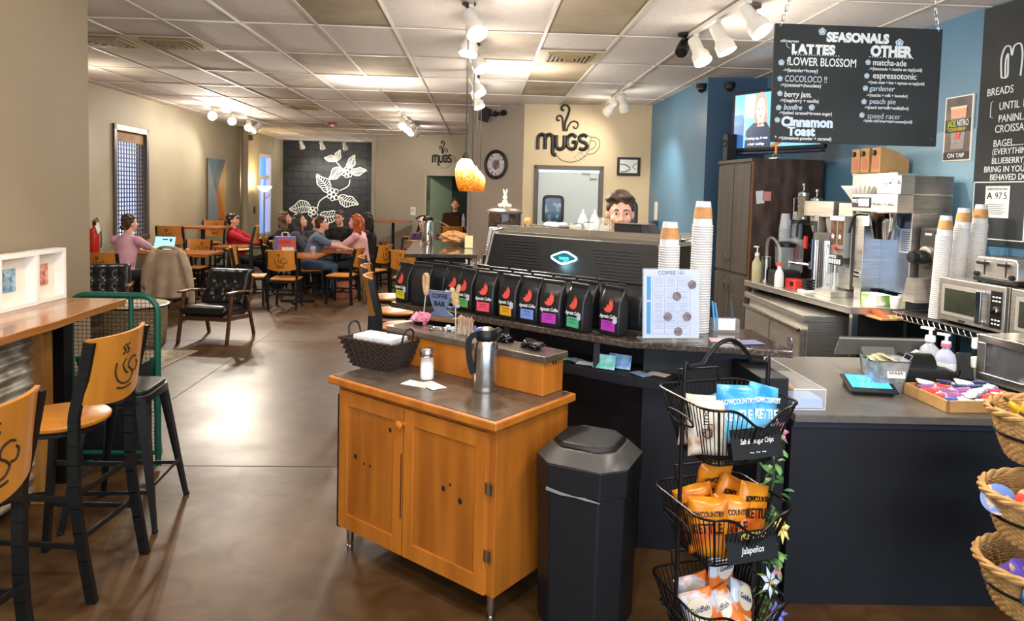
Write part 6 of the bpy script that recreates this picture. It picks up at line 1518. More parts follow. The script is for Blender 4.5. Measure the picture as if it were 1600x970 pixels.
# ================================================================ register counter and what stands on it
RT = .86
m_ctop = mat('register_laminate', '#57534f', .28, col2='#615d58', scale=30, bump=.01)
t = thing('register_counter', 'wide black register counter with a grey laminate top', 'counter', (0, 0, 0))
MB().prism([(1.378, 2.925), (3.46, 2.865), (3.40, 3.60), (2.28, 4.03), (1.50, 4.03), (1.50, 3.72), (1.40, 3.70), (1.40, 3.35), (1.378, 3.34)], RT-.035, RT).build('counter_top', m_ctop, t, bevel=.004)
fp = MB(); fp.prism([(1.378, 2.955), (3.45, 2.895), (3.45, 2.97), (1.378, 3.03)], 0, RT-.036); fp.build('front_panel', m_barblk, t)
fb = MB(); fb.prism([(1.378, 2.94), (3.45, 2.88), (3.45, 2.895), (1.378, 2.956)], .80, RT-.036); fb.prism([(1.5, 3.99), (2.28, 3.99), (2.28, 4.01), (1.5, 4.01)], 0, RT-.036); fb.build('apron', mat('apron_navy', '#1b2130', .45), t)
def onrt(px, py): return PZ(px, py, RT)
# pastry case
p0, p1 = Vector((1.42, 3.20)), Vector((1.54, 2.97))
t = thing('pastry_case', 'small clear acrylic case with a pastry, at the left end of the register counter', 'display case', (1.395, 2.99, RT+.001), 0)
ca = MB(); W0, D0, H0 = .145, .60, .09
for a, c in (((0, 0, 0), (W0, .006, H0)), ((W0-.005, 0, 0), (W0, D0, H0)), ((0, D0-.006, 0), (W0, D0, H0)), ((.0, 0, H0-.004), (W0, D0*.55, H0)), ((0, .006, 0), (.005, D0, H0))): ca.b2(a, c)
ca.build('acrylic', m_clear, t)
ed_ = MB()
for a, c in (((W0, 0, 0), (W0, 0, H0)), ((W0, 0, H0), (W0, D0, H0)), ((0, 0, H0), (W0, 0, H0)), ((0, 0, 0), (W0, 0, 0)), ((W0, 0, .002), (W0, D0, .002)), ((0, D0, H0), (W0, D0, H0))): ed_.cyl(a, c, .0022, n=5)
ed_.build('bright_edges', mat('edge_white', '#e2e6ea', .2, alpha=.8), t); MB().b2((.006, .01, .004), (W0-.008, .14, .045)).build('blue_lining', mat('lining_blue', '#9fb4dc', .6), t)
c_ = thing('pastry', 'brown pastry inside the clear acrylic case', 'pastry', (1.43, 3.22, RT+.006)); bb = MB(); bb.ell((.03, 0, .03), (.035, .05, .028)); bb.ell((.03, .1, .025), (.03, .04, .024)); bb.build('crust', mat('pastry_brown', '#8f5a34', .7, col2='#b37a4a', scale=40), c_, smooth=True)
# tablet
ctr = (onrt(1315, 598)+onrt(1400, 627)+onrt(1375, 598)+onrt(1333, 627))/4
t = thing('card_tablet', 'customer tablet lying tilted with a bright blue screen', 'tablet', ctr, math.radians(-9))
MTb = Matrix.Rotation(math.radians(16), 4, 'X')
b_ = MB(); b_.T = MTb; b_.b2((-.112, -.082, .038), (.112, .082, .048)); b_.build('tablet_body', m_blackmatte, t, bevel=.004)
w_ = MB(); w_.prism([(-.07, .0), (.075, .0), (.075, .06), (-.07, .018)], -.09, .09, M=Matrix(((0, 0, 1, 0), (1, 0, 0, 0), (0, 1, 0, 0), (0, 0, 0, 1)))); w_.build('wedge_base', m_black, t)
s_ = MB(); s_.T = MTb; s_.b2((-.090, -.045, .048), (.092, .074, .0488)); sn = s_.build('screen', mat('screen_cyan', '#3fa9ea', .2, emit=.75, ecol='#46aef0'), t)
dw = MB(); Mx = MTb @ Matrix.Translation((0, .015, .0492))
for q in ([(-.07, .01), (-.05, .03), (-.05, -.02), (-.03, .02), (-.03, -.02)], [(-.02, -.015), (0, .015), (.01, -.015), (.02, .01), (.035, -.015)], [(.04, -.01), (.06, .005), (.07, -.01), (.08, -.005)], [(-.01, .045), (.0, .03), (.01, .05), (.02, .035)]): stroke(dw, q, .0013, Mx, 4, 4)
dw.build('scribbled_lines', m_navy, sn)
# galvanised bucket
p = onrt(1371, 607); t = thing('tip_bucket', 'galvanised metal tip bucket with a paper label and wire handles', 'bucket', p+Vector((.02, -.02, 0)), -.12); t.scale = (1.12, 1.12, 1.15)
gv = mat('galvanised', '#b9c0c2', .35, .4, col2='#8d9699', scale=26, lo=.4, hi=.6)
o_ = rrect(-.062, -.05, .062, .05, .02, 4); i_ = rrect(-.085, -.068, .085, .068, .025, 4); n = len(o_)
bk = MB(); vs = [(x, y, 0) for x, y in o_]+[(x, y, .135) for x, y in i_]+[(x*.96, y*.96, .135) for x, y in i_]+[(x*.95, y*.95, .004) for x, y in o_]
bk.add(vs, [(r*n+k, r*n+(k+1) % n, (r+1)*n+(k+1) % n, (r+1)*n+k) for r in range(3) for k in range(n)]+[tuple(range(n))[::-1], tuple(3*n+k for k in range(n))]); bk.build('bucket_body', gv, t)
rm = MB(); rm.tube([(x, y, .136) for x, y in i_], .0035, 6, closed=True)
for s in (-1, 1): rm.tube([(s*.085, -.03, .13), (s*.10, -.03, .155), (s*.10, .03, .155), (s*.085, .03, .13)], .0028, 6)
rm.build('rim_and_handles', m_chrome, t)
lb = MB().box((.02, -.063, .088), (.075, .0015, .042), R=Matrix.Rotation(-.13, 3, 'X')).build('paper_label', m_white, t)
lm = MB(); Ml = Matrix.Translation((.02, -.0655, .088)) @ Matrix.Rotation(-.13, 4, 'X') @ Matrix(((1, 0, 0, 0), (0, 0, -1, 0), (0, 1, 0, 0), (0, 0, 0, 1)))
for k in range(5): stroke(lm, [(-.03+.012*k, -.006), (-.027+.012*k, .007), (-.024+.012*k, -.004), (-.021+.012*k, .004)], .0009, Ml, 4, 3)
lm.build('handwriting', m_ink, lb)
mo = MB()
for k in range(3): mo.box((-.02+.02*k, .0, .125+.006*k), (.07, .10, .001), R=Euler((.3, .2*k-.2, .4*k)).to_matrix())
mo.build('folded_notes', mat('banknote', '#b7b490', .8), t)
# point of sale screen seen from behind
p = PY(1366, 560, 3.72); t = thing('register_screen', 'back of the black register monitor on a pale stand', 'monitor', (p.x, 3.72, RT), math.radians(-3))
MS_ = Matrix.Translation((0, -.02, .135)) @ Matrix.Rotation(math.radians(-38), 4, 'X')
b_ = MB(); b_.T = MS_; b_.prism([(-.235, -.09), (.235, -.09), (.19, .09), (-.19, .09)], 0, .016); b_.build('screen_back', mat('monitor_grey', '#3a3b3d', .45), t, bevel=.006)
b_ = MB(); b_.T = MS_; b_.prism([(-.24, -.094), (.24, -.094), (.195, .094), (-.195, .094)], -.004, .004); b_.build('edge_trim', mat('monitor_edge', '#84837e', .3), t)
st_ = MB(); st_.prism([(-.09, 0), (-.04, 0), (.0, .13), (-.03, .14)], -.09, .09, M=Matrix(((0, 0, 1, 0), (1, 0, 0, 0), (0, 1, 0, 0), (0, 0, 0, 1)))); st_.build('pale_stand', mat('stand_pale', '#8b8a82', .4), t, bevel=.004)
# receipt printer
p = onrt(1440, 606); t = thing('receipt_printer', 'black receipt printer with a curved paper lid', 'printer', p+Vector((.02, .06, 0)), math.radians(-6))
MB().b2((-.12, -.09, 0), (.11, .10, .10)).build('case', m_blackmatte, t, bevel=.014); ld = MB()
ld.lathe([(.085, -.075), (.085, .075)], c=(-.015, .01, .075), n=28, M=Matrix.Rotation(PI/2, 3, 'Y'), sy=.8); ld.build('curved_lid', m_black, t, smooth=True)
MB().b2((.115, -.06, 0), (.16, .06, .085)).build('card_reader', m_black, t, bevel=.008)
q = MB(); q.tube(spline([(.16, .0, .06), (.20, .0, .085), (.21, .03, .04), (.19, .06, .005)], 5), .004, 6); q.build('cable', m_black, t)
# sanitizers
m_gel = mat('gel_clear', '#d5dbe4', .08, alpha=.55); m_lab = mat('label_white_soft', '#e2e3e4', .5)
def sanit(p, label, capc, tint, sc_):
    t = thing('hand_sanitizer', label, 'sanitizer', p, RZ+.5)
    MB().lathe([(.045, 0), (.052, .012), (.052, .12), (.045, .15), (.018, .175), (.018, .19)], n=28, sy=.68).build('bottle_body', tint, t, smooth=True)
    MB().lathe([(.0532, .03), (.0532, .105)], n=28, sy=.68, cap=False).build('wrap_label', m_lab, t, smooth=True)
    h = MB(); h.lathe([(.022, .188), (.022, .215), (.008, .218), (.008, .245)], n=16); h.box((-.015, 0, .25), (.06, .018, .012)); h.build('pump_head', capc, t, smooth=True); MB().lathe([(.024, .186), (.024, .205)], n=16).build('collar', mat('collar_pink', '#d86b86', .4) if sc_ < 1 else m_white, t); t.scale = (sc_,)*3
sanit(onrt(1450, 590), 'left clear hand sanitizer with a white pump', m_white, m_gel, 1.05)
sanit(onrt(1475, 596), 'right lilac hand sanitizer with a pink pump collar', m_white, mat('gel_lilac', '#c5cbe4', .1, alpha=.75), .98)
tag(MB().b2((-.03, -.03, 0), (.03, .03, .10)).build('card_stand', m_white, None, onrt(1428, 575), .3, bevel=.003), 'small white card block behind the receipt printer', 'card holder')
t = thing('card_terminal', 'black card terminal standing upright by the snack tray', 'card terminal', onrt(1506, 594), -.2); MB().box((0, 0, .075), (.075, .03, .14), R=Matrix.Rotation(-.25, 3, 'X')).build('terminal_body', m_blackmatte, t, bevel=.008); MB().b2((-.03, -.06, 0), (.14, -.03, .012)).build('foot_bar', m_black, t)
# snack tray
c0 = onrt(1480, 646); t = thing('snack_tray', 'light wooden tray filled with gum and candy bars', 'tray', (c0.x, c0.y, RT+.0005), math.radians(2))
ang = math.atan2(3.266-2.96, 2.067-2.075)
tr = MB(); D1, W1 = .31, .40
for a, c in (((0, 0, 0), (W1, .012, .055)), ((0, 0, 0), (.012, D1, .055)), ((W1-.012, 0, 0), (W1, D1, .055)), ((0, D1-.012, 0), (W1, D1, .055)), ((0, 0, 0), (W1, D1, .006))): tr.b2(a, c)
tr.build('wooden_tray', m_lightwood, t, bevel=.002)
def wrap_mesh(L, w, h):
    mb = MB()
    def f(u, v):
        x = (u-.5)*L; e = 1-abs(2*u-1)**10; a = 2*PI*v; k = e*1.0
        return (x, w/2*math.cos(a)*(.9+.1*k), h/2*math.sin(a)*max(.06, k)+h/2)
    mb.grid(f, 16, 12); return mb
cols = [('#c64a44', 'red'), ('#e8e4e0', 'white'), ('#94609c', 'purple'), ('#2c5aa8', 'blue'), ('#3d9a4f', 'green'), ('#c05a7a', 'pink'), ('#e9e6ea', 'white'), ('#1f2f5e', 'navy')]
wm = {}
rw = random.Random(12); k = 0
rows = [(.035, [(.075, 'green', 'big'), (.165, 'white', ''), (.26, 'pink', ''), (.34, 'pink', '')]), (.085, [(.07, 'blue', ''), (.15, 'white', ''), (.235, 'white', ''), (.325, 'pink', '')]), (.135, [(.05, 'red', ''), (.125, 'purple', ''), (.20, 'white', ''), (.28, 'red', ''), (.35, 'white', '')]), (.185, [(.05, 'red', ''), (.12, 'purple', ''), (.195, 'purple', ''), (.27, 'white', ''), (.345, 'red', '')]), (.235, [(.06, 'purple', ''), (.14, 'red', ''), (.22, 'navy', ''), (.30, 'navy', ''), (.355, 'white', '')]), (.28, [(.08, 'white', ''), (.18, 'navy', ''), (.27, 'white', ''), (.35, 'navy', '')])]
cd = dict((n_, c_) for c_, n_ in cols)
ordn = ['front', 'second', 'third', 'fourth', 'fifth', 'rear']; posn = ['far left', 'left middle', 'middle', 'right middle', 'far right']
for ri, (y, lst) in enumerate(rows):
    for ci, (x, col, big) in enumerate(lst):
        lab = f'{col} wrapped candy in the {ordn[ri]} row of the snack tray, {posn[ci]}'
        if big: lab = 'green gum pack lettered Extra in the front of the snack tray'.replace('lettered Extra ', 'with white letters ')
        p = Vector((c0.x+x, c0.y+y, RT+.012+.008*ri+rw.uniform(0, .008))); rz = rw.uniform(-.35, .35)
        if col in wm and not big: o = wm[col].copy(); COL.objects.link(o); o.location = p; o.rotation_euler = (rw.uniform(.1, .35), rw.uniform(-.2, .2), rz); tag(o, lab, 'candy', 'candy in the snack tray'); continue
        o = wrap_mesh(.088, .048, .02).build('candy_bar', mat('candy_'+col, cd[col], .28, col2='#f0ece8' if col not in ('white', 'navy') else '#4a68b0' if col == 'white' else '#e8e8ee', scale=34, lo=.55, hi=.62), None, p, smooth=True, auto=180)
        o.rotation_euler = (.25, 0, rz); tag(o, lab, 'candy', 'candy in the snack tray'); wm.setdefault(col, o)
        if big: o.rotation_euler = (.35, 0, -.05); text('Extra', .026, Matrix.Translation((0, 0, .021)), m_chalkwhite, o, 'brand_lettering', thick=.02, depth=.001)
# countertop oven at the right edge
t = thing('countertop_oven', 'stainless countertop oven with a glass door at the right end of the register counter', 'oven', (2.60, 3.50, RT+.001), math.radians(-80))
MB().b2((.0, .02, .02), (.52, .40, .255)).build('case', m_steel, t, bevel=.005); fr = MB()
for a, c in (((0, -.01, .02), (.52, .02, .06)), ((0, -.01, .215), (.52, .02, .255)), ((0, -.01, .06), (.05, .02, .215)), ((.47, -.01, .06), (.52, .02, .215))): fr.b2(a, c)
fr.build('door_frame', m_steel2, t, bevel=.003); MB().b2((.05, .0, .06), (.47, .01, .215)).build('door_glass', mat('oven_glass', '#4a4c4e', .08, col2='#8a8c8e', scale=6, lo=.55, hi=.7), t)
for z in (.07, .17): MB().b2((-.03, -.02, z), (-.002, .02, z+.06)).build('white_bumper', m_white, t, bevel=.008)
rk = MB()
for k in range(3): rk.b2((.06, .012, .09+.04*k), (.46, .016, .095+.04*k))
rk.build('oven_rack', m_chrome, t)

# ================================================================ wire stand with crisp packets
m_wire = mat('wire_black', '#1a1614', .35, .4)
SO = Vector((.945, 2.58, 0))
t = st = thing('snack_stand', 'black three-tier wire basket stand of snacks in front of the bar', 'stand', SO, math.radians(16))
po = MB()
arch = spline([(-.185, 0, .03), (-.185, 0, .60), (-.185, 0, 1.13), (-.17, 0, 1.155), (-.11, 0, 1.165), (-.09, 0, 1.19), (-.045, 0, 1.235), (.0, 0, 1.25), (.045, 0, 1.235), (.09, 0, 1.19), (.11, 0, 1.165), (.17, 0, 1.155), (.185, 0, 1.13), (.185, 0, .60), (.185, 0, .03)], 5)
po.tube(arch, .0085, 8); po.build('arched_pole', m_wire, t, smooth=True)
bs = MB(); bs.tube([(-.2, -.18, .012), (-.2, .18, .012), (.2, .18, .012), (.2, -.18, .012)], .009, 8, closed=True); bs.tube([(-.2, 0, .012), (.2, 0, .012)], .009, 8); bs.build('floor_frame', m_wire, t, smooth=True)
tiers = [(1.045, .20, .825, .135), (.655, .20, .455, .135), (.30, .20, .10, .135)]
def ring(h, n=10, r=.06): return rrect(-h, -h*.92, h, h*.92, r, n//2)
for (zt, ht, zb, hb) in tiers:
    b = MB(); T_, B_ = ring(ht), ring(hb, r=.04); n = len(T_)
    # front scoop: the rim dips in the middle of the viewer-side faces
    def zr(x, y):
        return zt - (.075*math.exp(-((x-.02)/.075)**2) if y < -.12 else 0)
    top = [Vector((x, y, zr(x, y))) for x, y in T_]
    dens = []
    for i in range(n):
        A, C = top[i], top[(i+1) % n]; m_ = max(1, int((C-A).length/.02))
        for j in range(m_): q = A.lerp(C, j/m_); q.z = zr(q.x, q.y); dens.append(q)
    b.tube(dens, .0052, 6, closed=True)
    N = len(dens); bot = [Vector((q.x*hb/ht, q.y*hb/ht, zb)) for q in dens]
    b.tube(bot, .0045, 6, closed=True); b.tube([dens[i].lerp(bot[i], .93) for i in range(N)], .003, 5, closed=True)
    for i in range(0, N, 1): b.tube([dens[i], bot[i]], .0022, 4)
    for i in range(0, N, 8): b.tube([dens[i], bot[i]], .005, 5)
    for y in [-.11+.022*k for k in range(11)]: b.tube([(-hb, y, zb), (hb, y, zb)], .002, 4)
    b.tube([(-.06, hb*.2, zb-.012), (.06, hb*.2, zb-.012)], .006, 6)
    bo = b.build('wire_basket', m_wire, t, smooth=True)
    g = MB(); g.tube(spline([(-ht-.002, -.07, zt-.06), (-ht+.006, -.08, zt-.085), (-ht+.010, 0, zt-.10), (-ht+.006, .08, zt-.085), (-ht-.002, .07, zt-.06), (-ht-.002, 0, zt-.055), (-ht-.002, -.07, zt-.06)], 4), .004, 6); g.build('side_grip', m_wire, bo)
    hd = MB(); hd.tube([(-.09, ht*.9, zt), (-.09, ht*.95, zt+.05), (.09, ht*.95, zt+.05), (.09, ht*.9, zt)], .0045, 6); hd.build('rear_loop', m_wire, bo)
for (zt, ht, zb, hb), (s1, s2) in zip(tiers[:2], (('Salt & Vinegar Chips', ''), ('Jalape\u00f1os', ''))):
    zc = (zt+zb)/2-.025; yy = -(ht*.92+hb*.92)/2-.006
    pl = MB().box((.02, yy, zc), (.215, .003, .105), R=Matrix.Rotation(-.27, 3, 'X')).build('chalk_label', m_blackmatte, t)
    M = Matrix.Translation((.02, yy-.003, zc)) @ Matrix.Rotation(-.27, 4, 'X') @ Matrix(((1, 0, 0, 0), (0, 0, -1, 0), (0, 1, 0, 0), (0, 0, 0, 1)))
    if 'Salt' in s1: text('Salt & Vinegar Chips', .026, M @ Matrix.Translation((0, .008, 0)), m_chalkwhite, pl, 'chalk_lettering', sx=.66, shear=.3); text('~ ~ ~', .03, M @ Matrix.Translation((0, -.03, 0)), m_chalkblue, pl, 'chalk_lettering')
    else: text('MUSTARD', .03, M @ Matrix.Translation((.01, .035, 0)), mat('chalk_yellow', '#d8c860', .8), pl, 'chalk_lettering', sx=.8); text(s1, .032, M @ Matrix.Translation((0, -.012, 0)), m_chalkwhite, pl, 'chalk_lettering', sx=.8, shear=.25)
def bag_mesh(w, h, th, seed):
    r = random.Random(seed); mb = MB(); ph = r.uniform(0, 6)
    def f(u, v, s):
        x = (u-.5)*w*(1-.05*math.sin(PI*v)); z = (v-.5)*h
        e = (max(0, 1-abs(2*v-1)**6))*(max(0, 1-abs(2*u-1)**4)); y = s*th/2*(e**.6)*(1+.10*math.sin(9*u+ph)*math.sin(7*v+ph)) + s*.0012
        y += .006*math.sin(6*u+ph+3*v)*(abs(2*v-1)**4); return (x, y, z)
    mb.grid(lambda u, v: f(u, v, -1), 20, 24); mb.grid(lambda u, v: f(u, v, 1), 20, 24)
    return mb
bags = {}
def snack_bag(kind, x, y, z, rot, label):
    col, col2, lo, hi, w, h, th = {'blue': ('#2f8fd0', '#6cc0ea', .45, .6, .150, .215, .06), 'white': ('#d9cfc0', '#9a6a48', .56, .66, .145, .20, .06), 'orange': ('#dd8a1c', '#b8401a', .50, .66, .15, .215, .06), 'fish': ('#cfd6e2', '#e0782a', .47, .53, .135, .175, .045), 'purple': ('#7d6fc4', '#4f9a4a', .46, .56, .12, .18, .05)}[kind]
    p = st.matrix_basis @ Vector((x, y, z)); g = 'snack bags in the wire stand'
    if kind in bags: o = dup(bags[kind], p, 0, label, g)
    else:
        o = thing('snack_bag', label, 'snack bag', p, 0, g); bags[kind] = o
        m = mat('bag_'+kind, col, .26, col2=col2, scale=7, lo=lo, hi=hi, spec=.6)
        if kind == 'fish': m = mat('bag_fish', col, .3)
        bag_mesh(w, h, th, len(bags)).build('foil_bag', m, o, smooth=True, auto=180)
        Mf = Matrix(((1, 0, 0, 0), (0, 0, -1, -th/2-.001), (0, 1, 0, 0), (0, 0, 0, 1)))
        if kind in ('blue', 'orange'):
            mi = mat('bag_ink_'+kind, '#dff0fa' if kind == 'blue' else '#2a1408', .5)
            text('LOWCOUNTRY', .028, Mf @ Matrix.Translation((0, .052, .0)) @ Matrix.Rotation(.12, 4, 'Z'), mi, o, 'brand_lettering', sx=.62, thick=.015, depth=.002); text('KETTLE', .05, Mf @ Matrix.Translation((0, .0, .001)) @ Matrix.Rotation(.12, 4, 'Z'), mi, o, 'brand_lettering', sx=.66, thick=.02, depth=.002)
        if kind == 'fish':
            MB().prism(arc(0, .025, .045, 0, 345, 24), 0, .003, M=Mf).build('round_badge', mat('fish_cream', '#e6d8c4', .5), o); text('Goldfish', .028, Mf @ Matrix.Translation((0, .025, .0035)), mat('fish_navy', '#1d2c55', .5), o, 'brand_lettering', thick=.012, shear=.15, sx=.8)
            text('CHEDDAR', .018, Mf @ Matrix.Translation((0, -.045, .0015)), m_chalkwhite, o, 'brand_lettering', thick=.015); mb = MB(); mb.grid(lambda u, v: ((u-.5)*w*.97, -th*.47*max(0.02, (1-abs(2*u-1)**4)*(1-abs(2*(v*.5)-1)**6))**.6-.003, (v*.45-.5)*h), 14, 10); mb.build('orange_band', mat('fish_orange', '#de7426', .35), o, smooth=True, auto=180)
        if kind == 'white': text('CHIPS', .05, Mf @ Matrix.Translation((0, .02, 0)) @ Matrix.Rotation(1.5, 4, 'Z'), mat('bag_ink_white', '#3b2a20', .5), o, 'brand_lettering', sx=.8, depth=.002)
    o.rotation_euler = (rot[0], rot[1], rot[2]+math.radians(16)); return o
for x, y, r, k, s in ((.095, -.075, (-.15, .28, .10), 'blue', 'blue snack bag leaning at the front right of the top basket, lettering facing out'), (-.005, -.06, (-.1, .06, -.25), 'blue', 'blue snack bag upright at the middle of the top basket'), (.03, .045, (.0, -.14, .2), 'blue', 'blue snack bag at the back of the top basket'), (-.115, -.05, (-.08, -.05, -.35), 'white', 'white and brown snack bag at the front left of the top basket'), (-.095, .03, (.0, .05, -.4), 'white', 'white and brown snack bag behind the first at the left of the top basket'), (.115, .07, (.05, .1, .6), 'purple', 'green and violet snack bag at the right rear of the top basket')):
    snack_bag(k, x, y, .94 if k != 'blue' or y > 0 else .985, r, s)
for x, y, z, r, s in ((.09, -.055, .60, (-.2, .32, .12), 'orange snack bag tilted at the front right of the middle basket'), (.0, -.055, .565, (-.12, .10, -.3), 'orange snack bag upright at the middle of the middle basket'), (-.09, -.05, .565, (-.1, -.08, -.7), 'orange snack bag at the front left of the middle basket'), (.05, .045, .595, (0, .5, .1), 'orange snack bag lying aslant in the middle of the middle basket'), (.03, .11, .63, (.1, .12, .0), 'orange snack bag standing tall at the back of the middle basket'), (-.07, .05, .575, (0, -.3, -.4), 'orange snack bag at the rear left of the middle basket')):
    snack_bag('orange', x, y, z, r, s)
for x, y, z, r, s in ((.03, .03, .335, (0, .03, .25), 'cheddar cracker bag standing upright at the back of the lowest basket'), (-.10, -.05, .235, (-.1, -.45, -.5), 'cracker bag leaning out at the left of the lowest basket'), (-.01, -.05, .215, (-.5, -.5, -.2), 'cracker bag lying aslant in the front of the lowest basket'), (.08, -.03, .225, (-.5, .6, .2), 'cracker bag lying on its side at the right of the lowest basket'), (-.06, .06, .235, (0, -.3, -.2), 'cracker bag at the rear left of the lowest basket')):
    snack_bag('fish', x, y, z, r, s)
# flower garland hanging down the right rear pole
t = thing('flower_garland', 'artificial flower garland trailing down the right side of the snack stand', 'garland', SO, math.radians(16))
rf = random.Random(8); path = spline([(.185, .01, 1.0), (.20, -.02, .85), (.21, -.03, .70), (.205, .0, .55), (.215, -.03, .40), (.205, -.01, .25), (.21, -.03, .10), (.21, -.02, .03)], 8)
MB().tube(path, .004, 6).build('vine', mat('vine_green', '#3f5c34', .6), t, smooth=True)
lf = MB()
for k in range(90):
    p = path[rf.randrange(len(path))] + Vector((rf.uniform(-.02, .03), rf.uniform(-.04, .02), rf.uniform(-.02, .02))); a = rf.uniform(0, 2*PI); R = Euler((rf.uniform(-.8, .8), rf.uniform(-.8, .8), a)).to_matrix(); s = rf.uniform(.024, .040)
    vs = [p+R @ Vector(q) for q in ((0, 0, 0), (s*.5, -s*.35, .004), (s*1.2, -s*.3, 0), (s*1.6, 0, -.006), (s*1.2, s*.3, 0), (s*.5, s*.35, .004), (s*.8, 0, .008))]
    lf.add(vs, [(0, 1, 6), (1, 2, 6), (2, 3, 6), (3, 4, 6), (4, 5, 6), (5, 0, 6)])
lo = lf.build('leaves', mat('leaf_green', '#4d7f43', .5, col2='#7aa85c', scale=30), t, solid=.0012); lo['kind'] = 'stuff'
for (z, c, n_, s, dx) in ((.90, '#c97f92', 'pink', .055, .0), (.84, '#b5667c', 'rose', .045, -.03), (.52, '#e6d47a', 'yellow', .06, .03), (.36, '#d98f9f', 'pale_pink', .04, .02), (.31, '#e4e8f0', 'white', .058, -.01), (.18, '#6f74cf', 'violet', .05, .03)):
    p = Vector((.205+dx, -.055, z)); R = Euler((1.2, .2, rf.uniform(-.3, .5))).to_matrix(); fb_ = MB()
    for k in range(7):
        a = 2*PI*k/7; d = Vector((math.cos(a), math.sin(a), .15)); e_ = Vector((-math.sin(a), math.cos(a), 0))
        vs = [p+R @ q for q in (d*.006, d*s*.5+e_*s*.2, d*s*1.0+Vector((0, 0, -.1*s)), d*s*.5-e_*s*.2, d*s*.5+Vector((0, 0, .12*s)))]
        fb_.add(vs, [(0, 1, 4), (1, 2, 4), (2, 3, 4), (3, 0, 4)])
    fl = fb_.build('blossom', mat('petal_'+n_, c, .6), t, solid=.001); MB().ell(p+R @ Vector((0, 0, .008)), .008, 8, 6).build('flower_centre', mat('petal_eye', '#d9b23f', .6), fl, smooth=True)

# ================================================================ wicker stand at the right edge
m_wk = mat('wicker_pale', '#c79d63', .6, col2='#a97f48', scale=20)
WS = Vector((2.06, 2.32, 0))
t = thing('wicker_stand', 'tall stand of three round wicker baskets cut by the right picture edge', 'stand', WS)
pl = MB(); pl.cyl((.24, .05, 0), (.24, .05, 1.25), .012, n=8); pl.tube(spline([(.24, .05, 1.25), (.20, .03, 1.19), (.0, -.01, 1.17), (-.08, -.02, 1.10)], 6), .018, 8); pl.tube([(.24-.2, .05, .01), (.24+.2, .05, .01)], .012, 6); pl.build('pole', m_black, t, smooth=True)
WT = [(1.055, .235), (.765, .24), (.515, .245)]
for z, r in WT:
    def bsk(a, v): rr_ = r*(.74+.26*v**.7); return Vector((rr_*math.cos(a), rr_*math.sin(a)*.82, z-.16*(1-v)))
    w = MB()
    for j in range(17):
        v = j/16; w.tube([bsk(2*PI*i/72, v)*1.0+Vector((math.cos(2*PI*i/72), math.sin(2*PI*i/72), 0))*(.003 if (i+j) % 2 else -.003) for i in range(72)], .0058, 5, closed=True)
    for i in range(36): w.tube([bsk(2*PI*i/36, 0), bsk(2*PI*i/36, 1)], .004, 4)
    w.prism([tuple(bsk(2*PI*i/36, 0)[:2]) for i in range(36)], z-.166, z-.158)
    bo = w.build('wicker_bowl', m_wk, t, smooth=True)
    rm = MB()
    for k in range(3): rm.tube([((r+.012+.007*math.cos(i*.55+k*2.1))*math.cos(2*PI*i/90), (r+.012+.007*math.cos(i*.55+k*2.1))*math.sin(2*PI*i/90)*.83, z+.008+.009*math.sin(i*.55+k*2.1)) for i in range(90)], .0085, 6, closed=True)
    rm.build('braided_rim', m_wk, bo, smooth=True)
    bd = MB(); bd.tube([(bsk(2*PI*i/48, .55).x*1.03, bsk(2*PI*i/48, .55).y*1.03, z-.072) for i in range(48)], .006, 6, closed=True); bd.build('dark_band', m_black, bo)
m_ban = mat('banana_yellow', '#e0b72c', .45, col2='#c99a20', scale=8)
ban = None
for k, (dx, dy, rz, rx, s) in enumerate(((-.195, -.045, 1.35, 1.1, 'banana standing up against the left of the top wicker basket'), (-.165, .06, .25, .25, 'banana lying across the middle of the top wicker basket'), (-.15, -.085, .05, .1, 'banana lying lowest at the front of the top wicker basket'), (-.12, .0, -.35, .2, 'banana at the right of the top wicker basket'), (-.165, -.06, .6, .5, 'banana wedged under the upright one in the top wicker basket'))):
    p = WS+Vector((dx, dy, 1.025+.012*k if k else 1.07))
    if ban is None:
        ban = b = thing('banana', s, 'banana', p, rz, 'bananas in the top wicker basket')
        q = [(-.085+.17*i/12, 0, .045*(1-((i-6)/6)**2)*-1+.03) for i in range(13)]
        MB().tube(q, [.004, .011, .016, .018, .0185, .019, .019, .0185, .018, .017, .014, .009, .005], 7).build('fruit', m_ban, b, smooth=True, auto=180); e_ = MB(); e_.tube([q[0], (-.102, 0, .04)], [.005, .0055], 6); e_.ell(q[-1], .005, 6, 4); e_.build('stem', mat('banana_tip', '#4a3a14', .7), b)
    else: b = dup(ban, p, rz, s)
    b.rotation_euler = (rx*.6, rx if k == 0 else rx*.5, rz)
cups = [(1, -.165, .0, '#d8432f', 'red cereal cup tilted at the left of the middle wicker basket', 'red'), (1, -.165, .07, '#2c5fae', 'blue snack carton standing in the middle wicker basket', 'blue'), (1, -.11, -.09, '#c9a0b0', 'pink tinted cup at the front of the middle wicker basket', 'pinkcup'), (1, -.07, -.01, '#e06a3a', 'orange snack cup at the back left of the middle wicker basket', 'orangec'),
        (2, -.195, .03, '#6a4fae', 'purple cereal cup at the left of the bottom wicker basket', 'purplec'), (2, -.165, -.09, '#3d78c9', 'blue cereal cup with flakes picture at the front of the bottom wicker basket', 'bluec'), (2, -.11, .06, '#7a4a9a', 'violet cereal cup at the back of the bottom wicker basket', 'violetc'), (2, -.07, -.03, '#4a6fc0', 'pale blue cereal cup at the right of the bottom wicker basket', 'pbluec')]
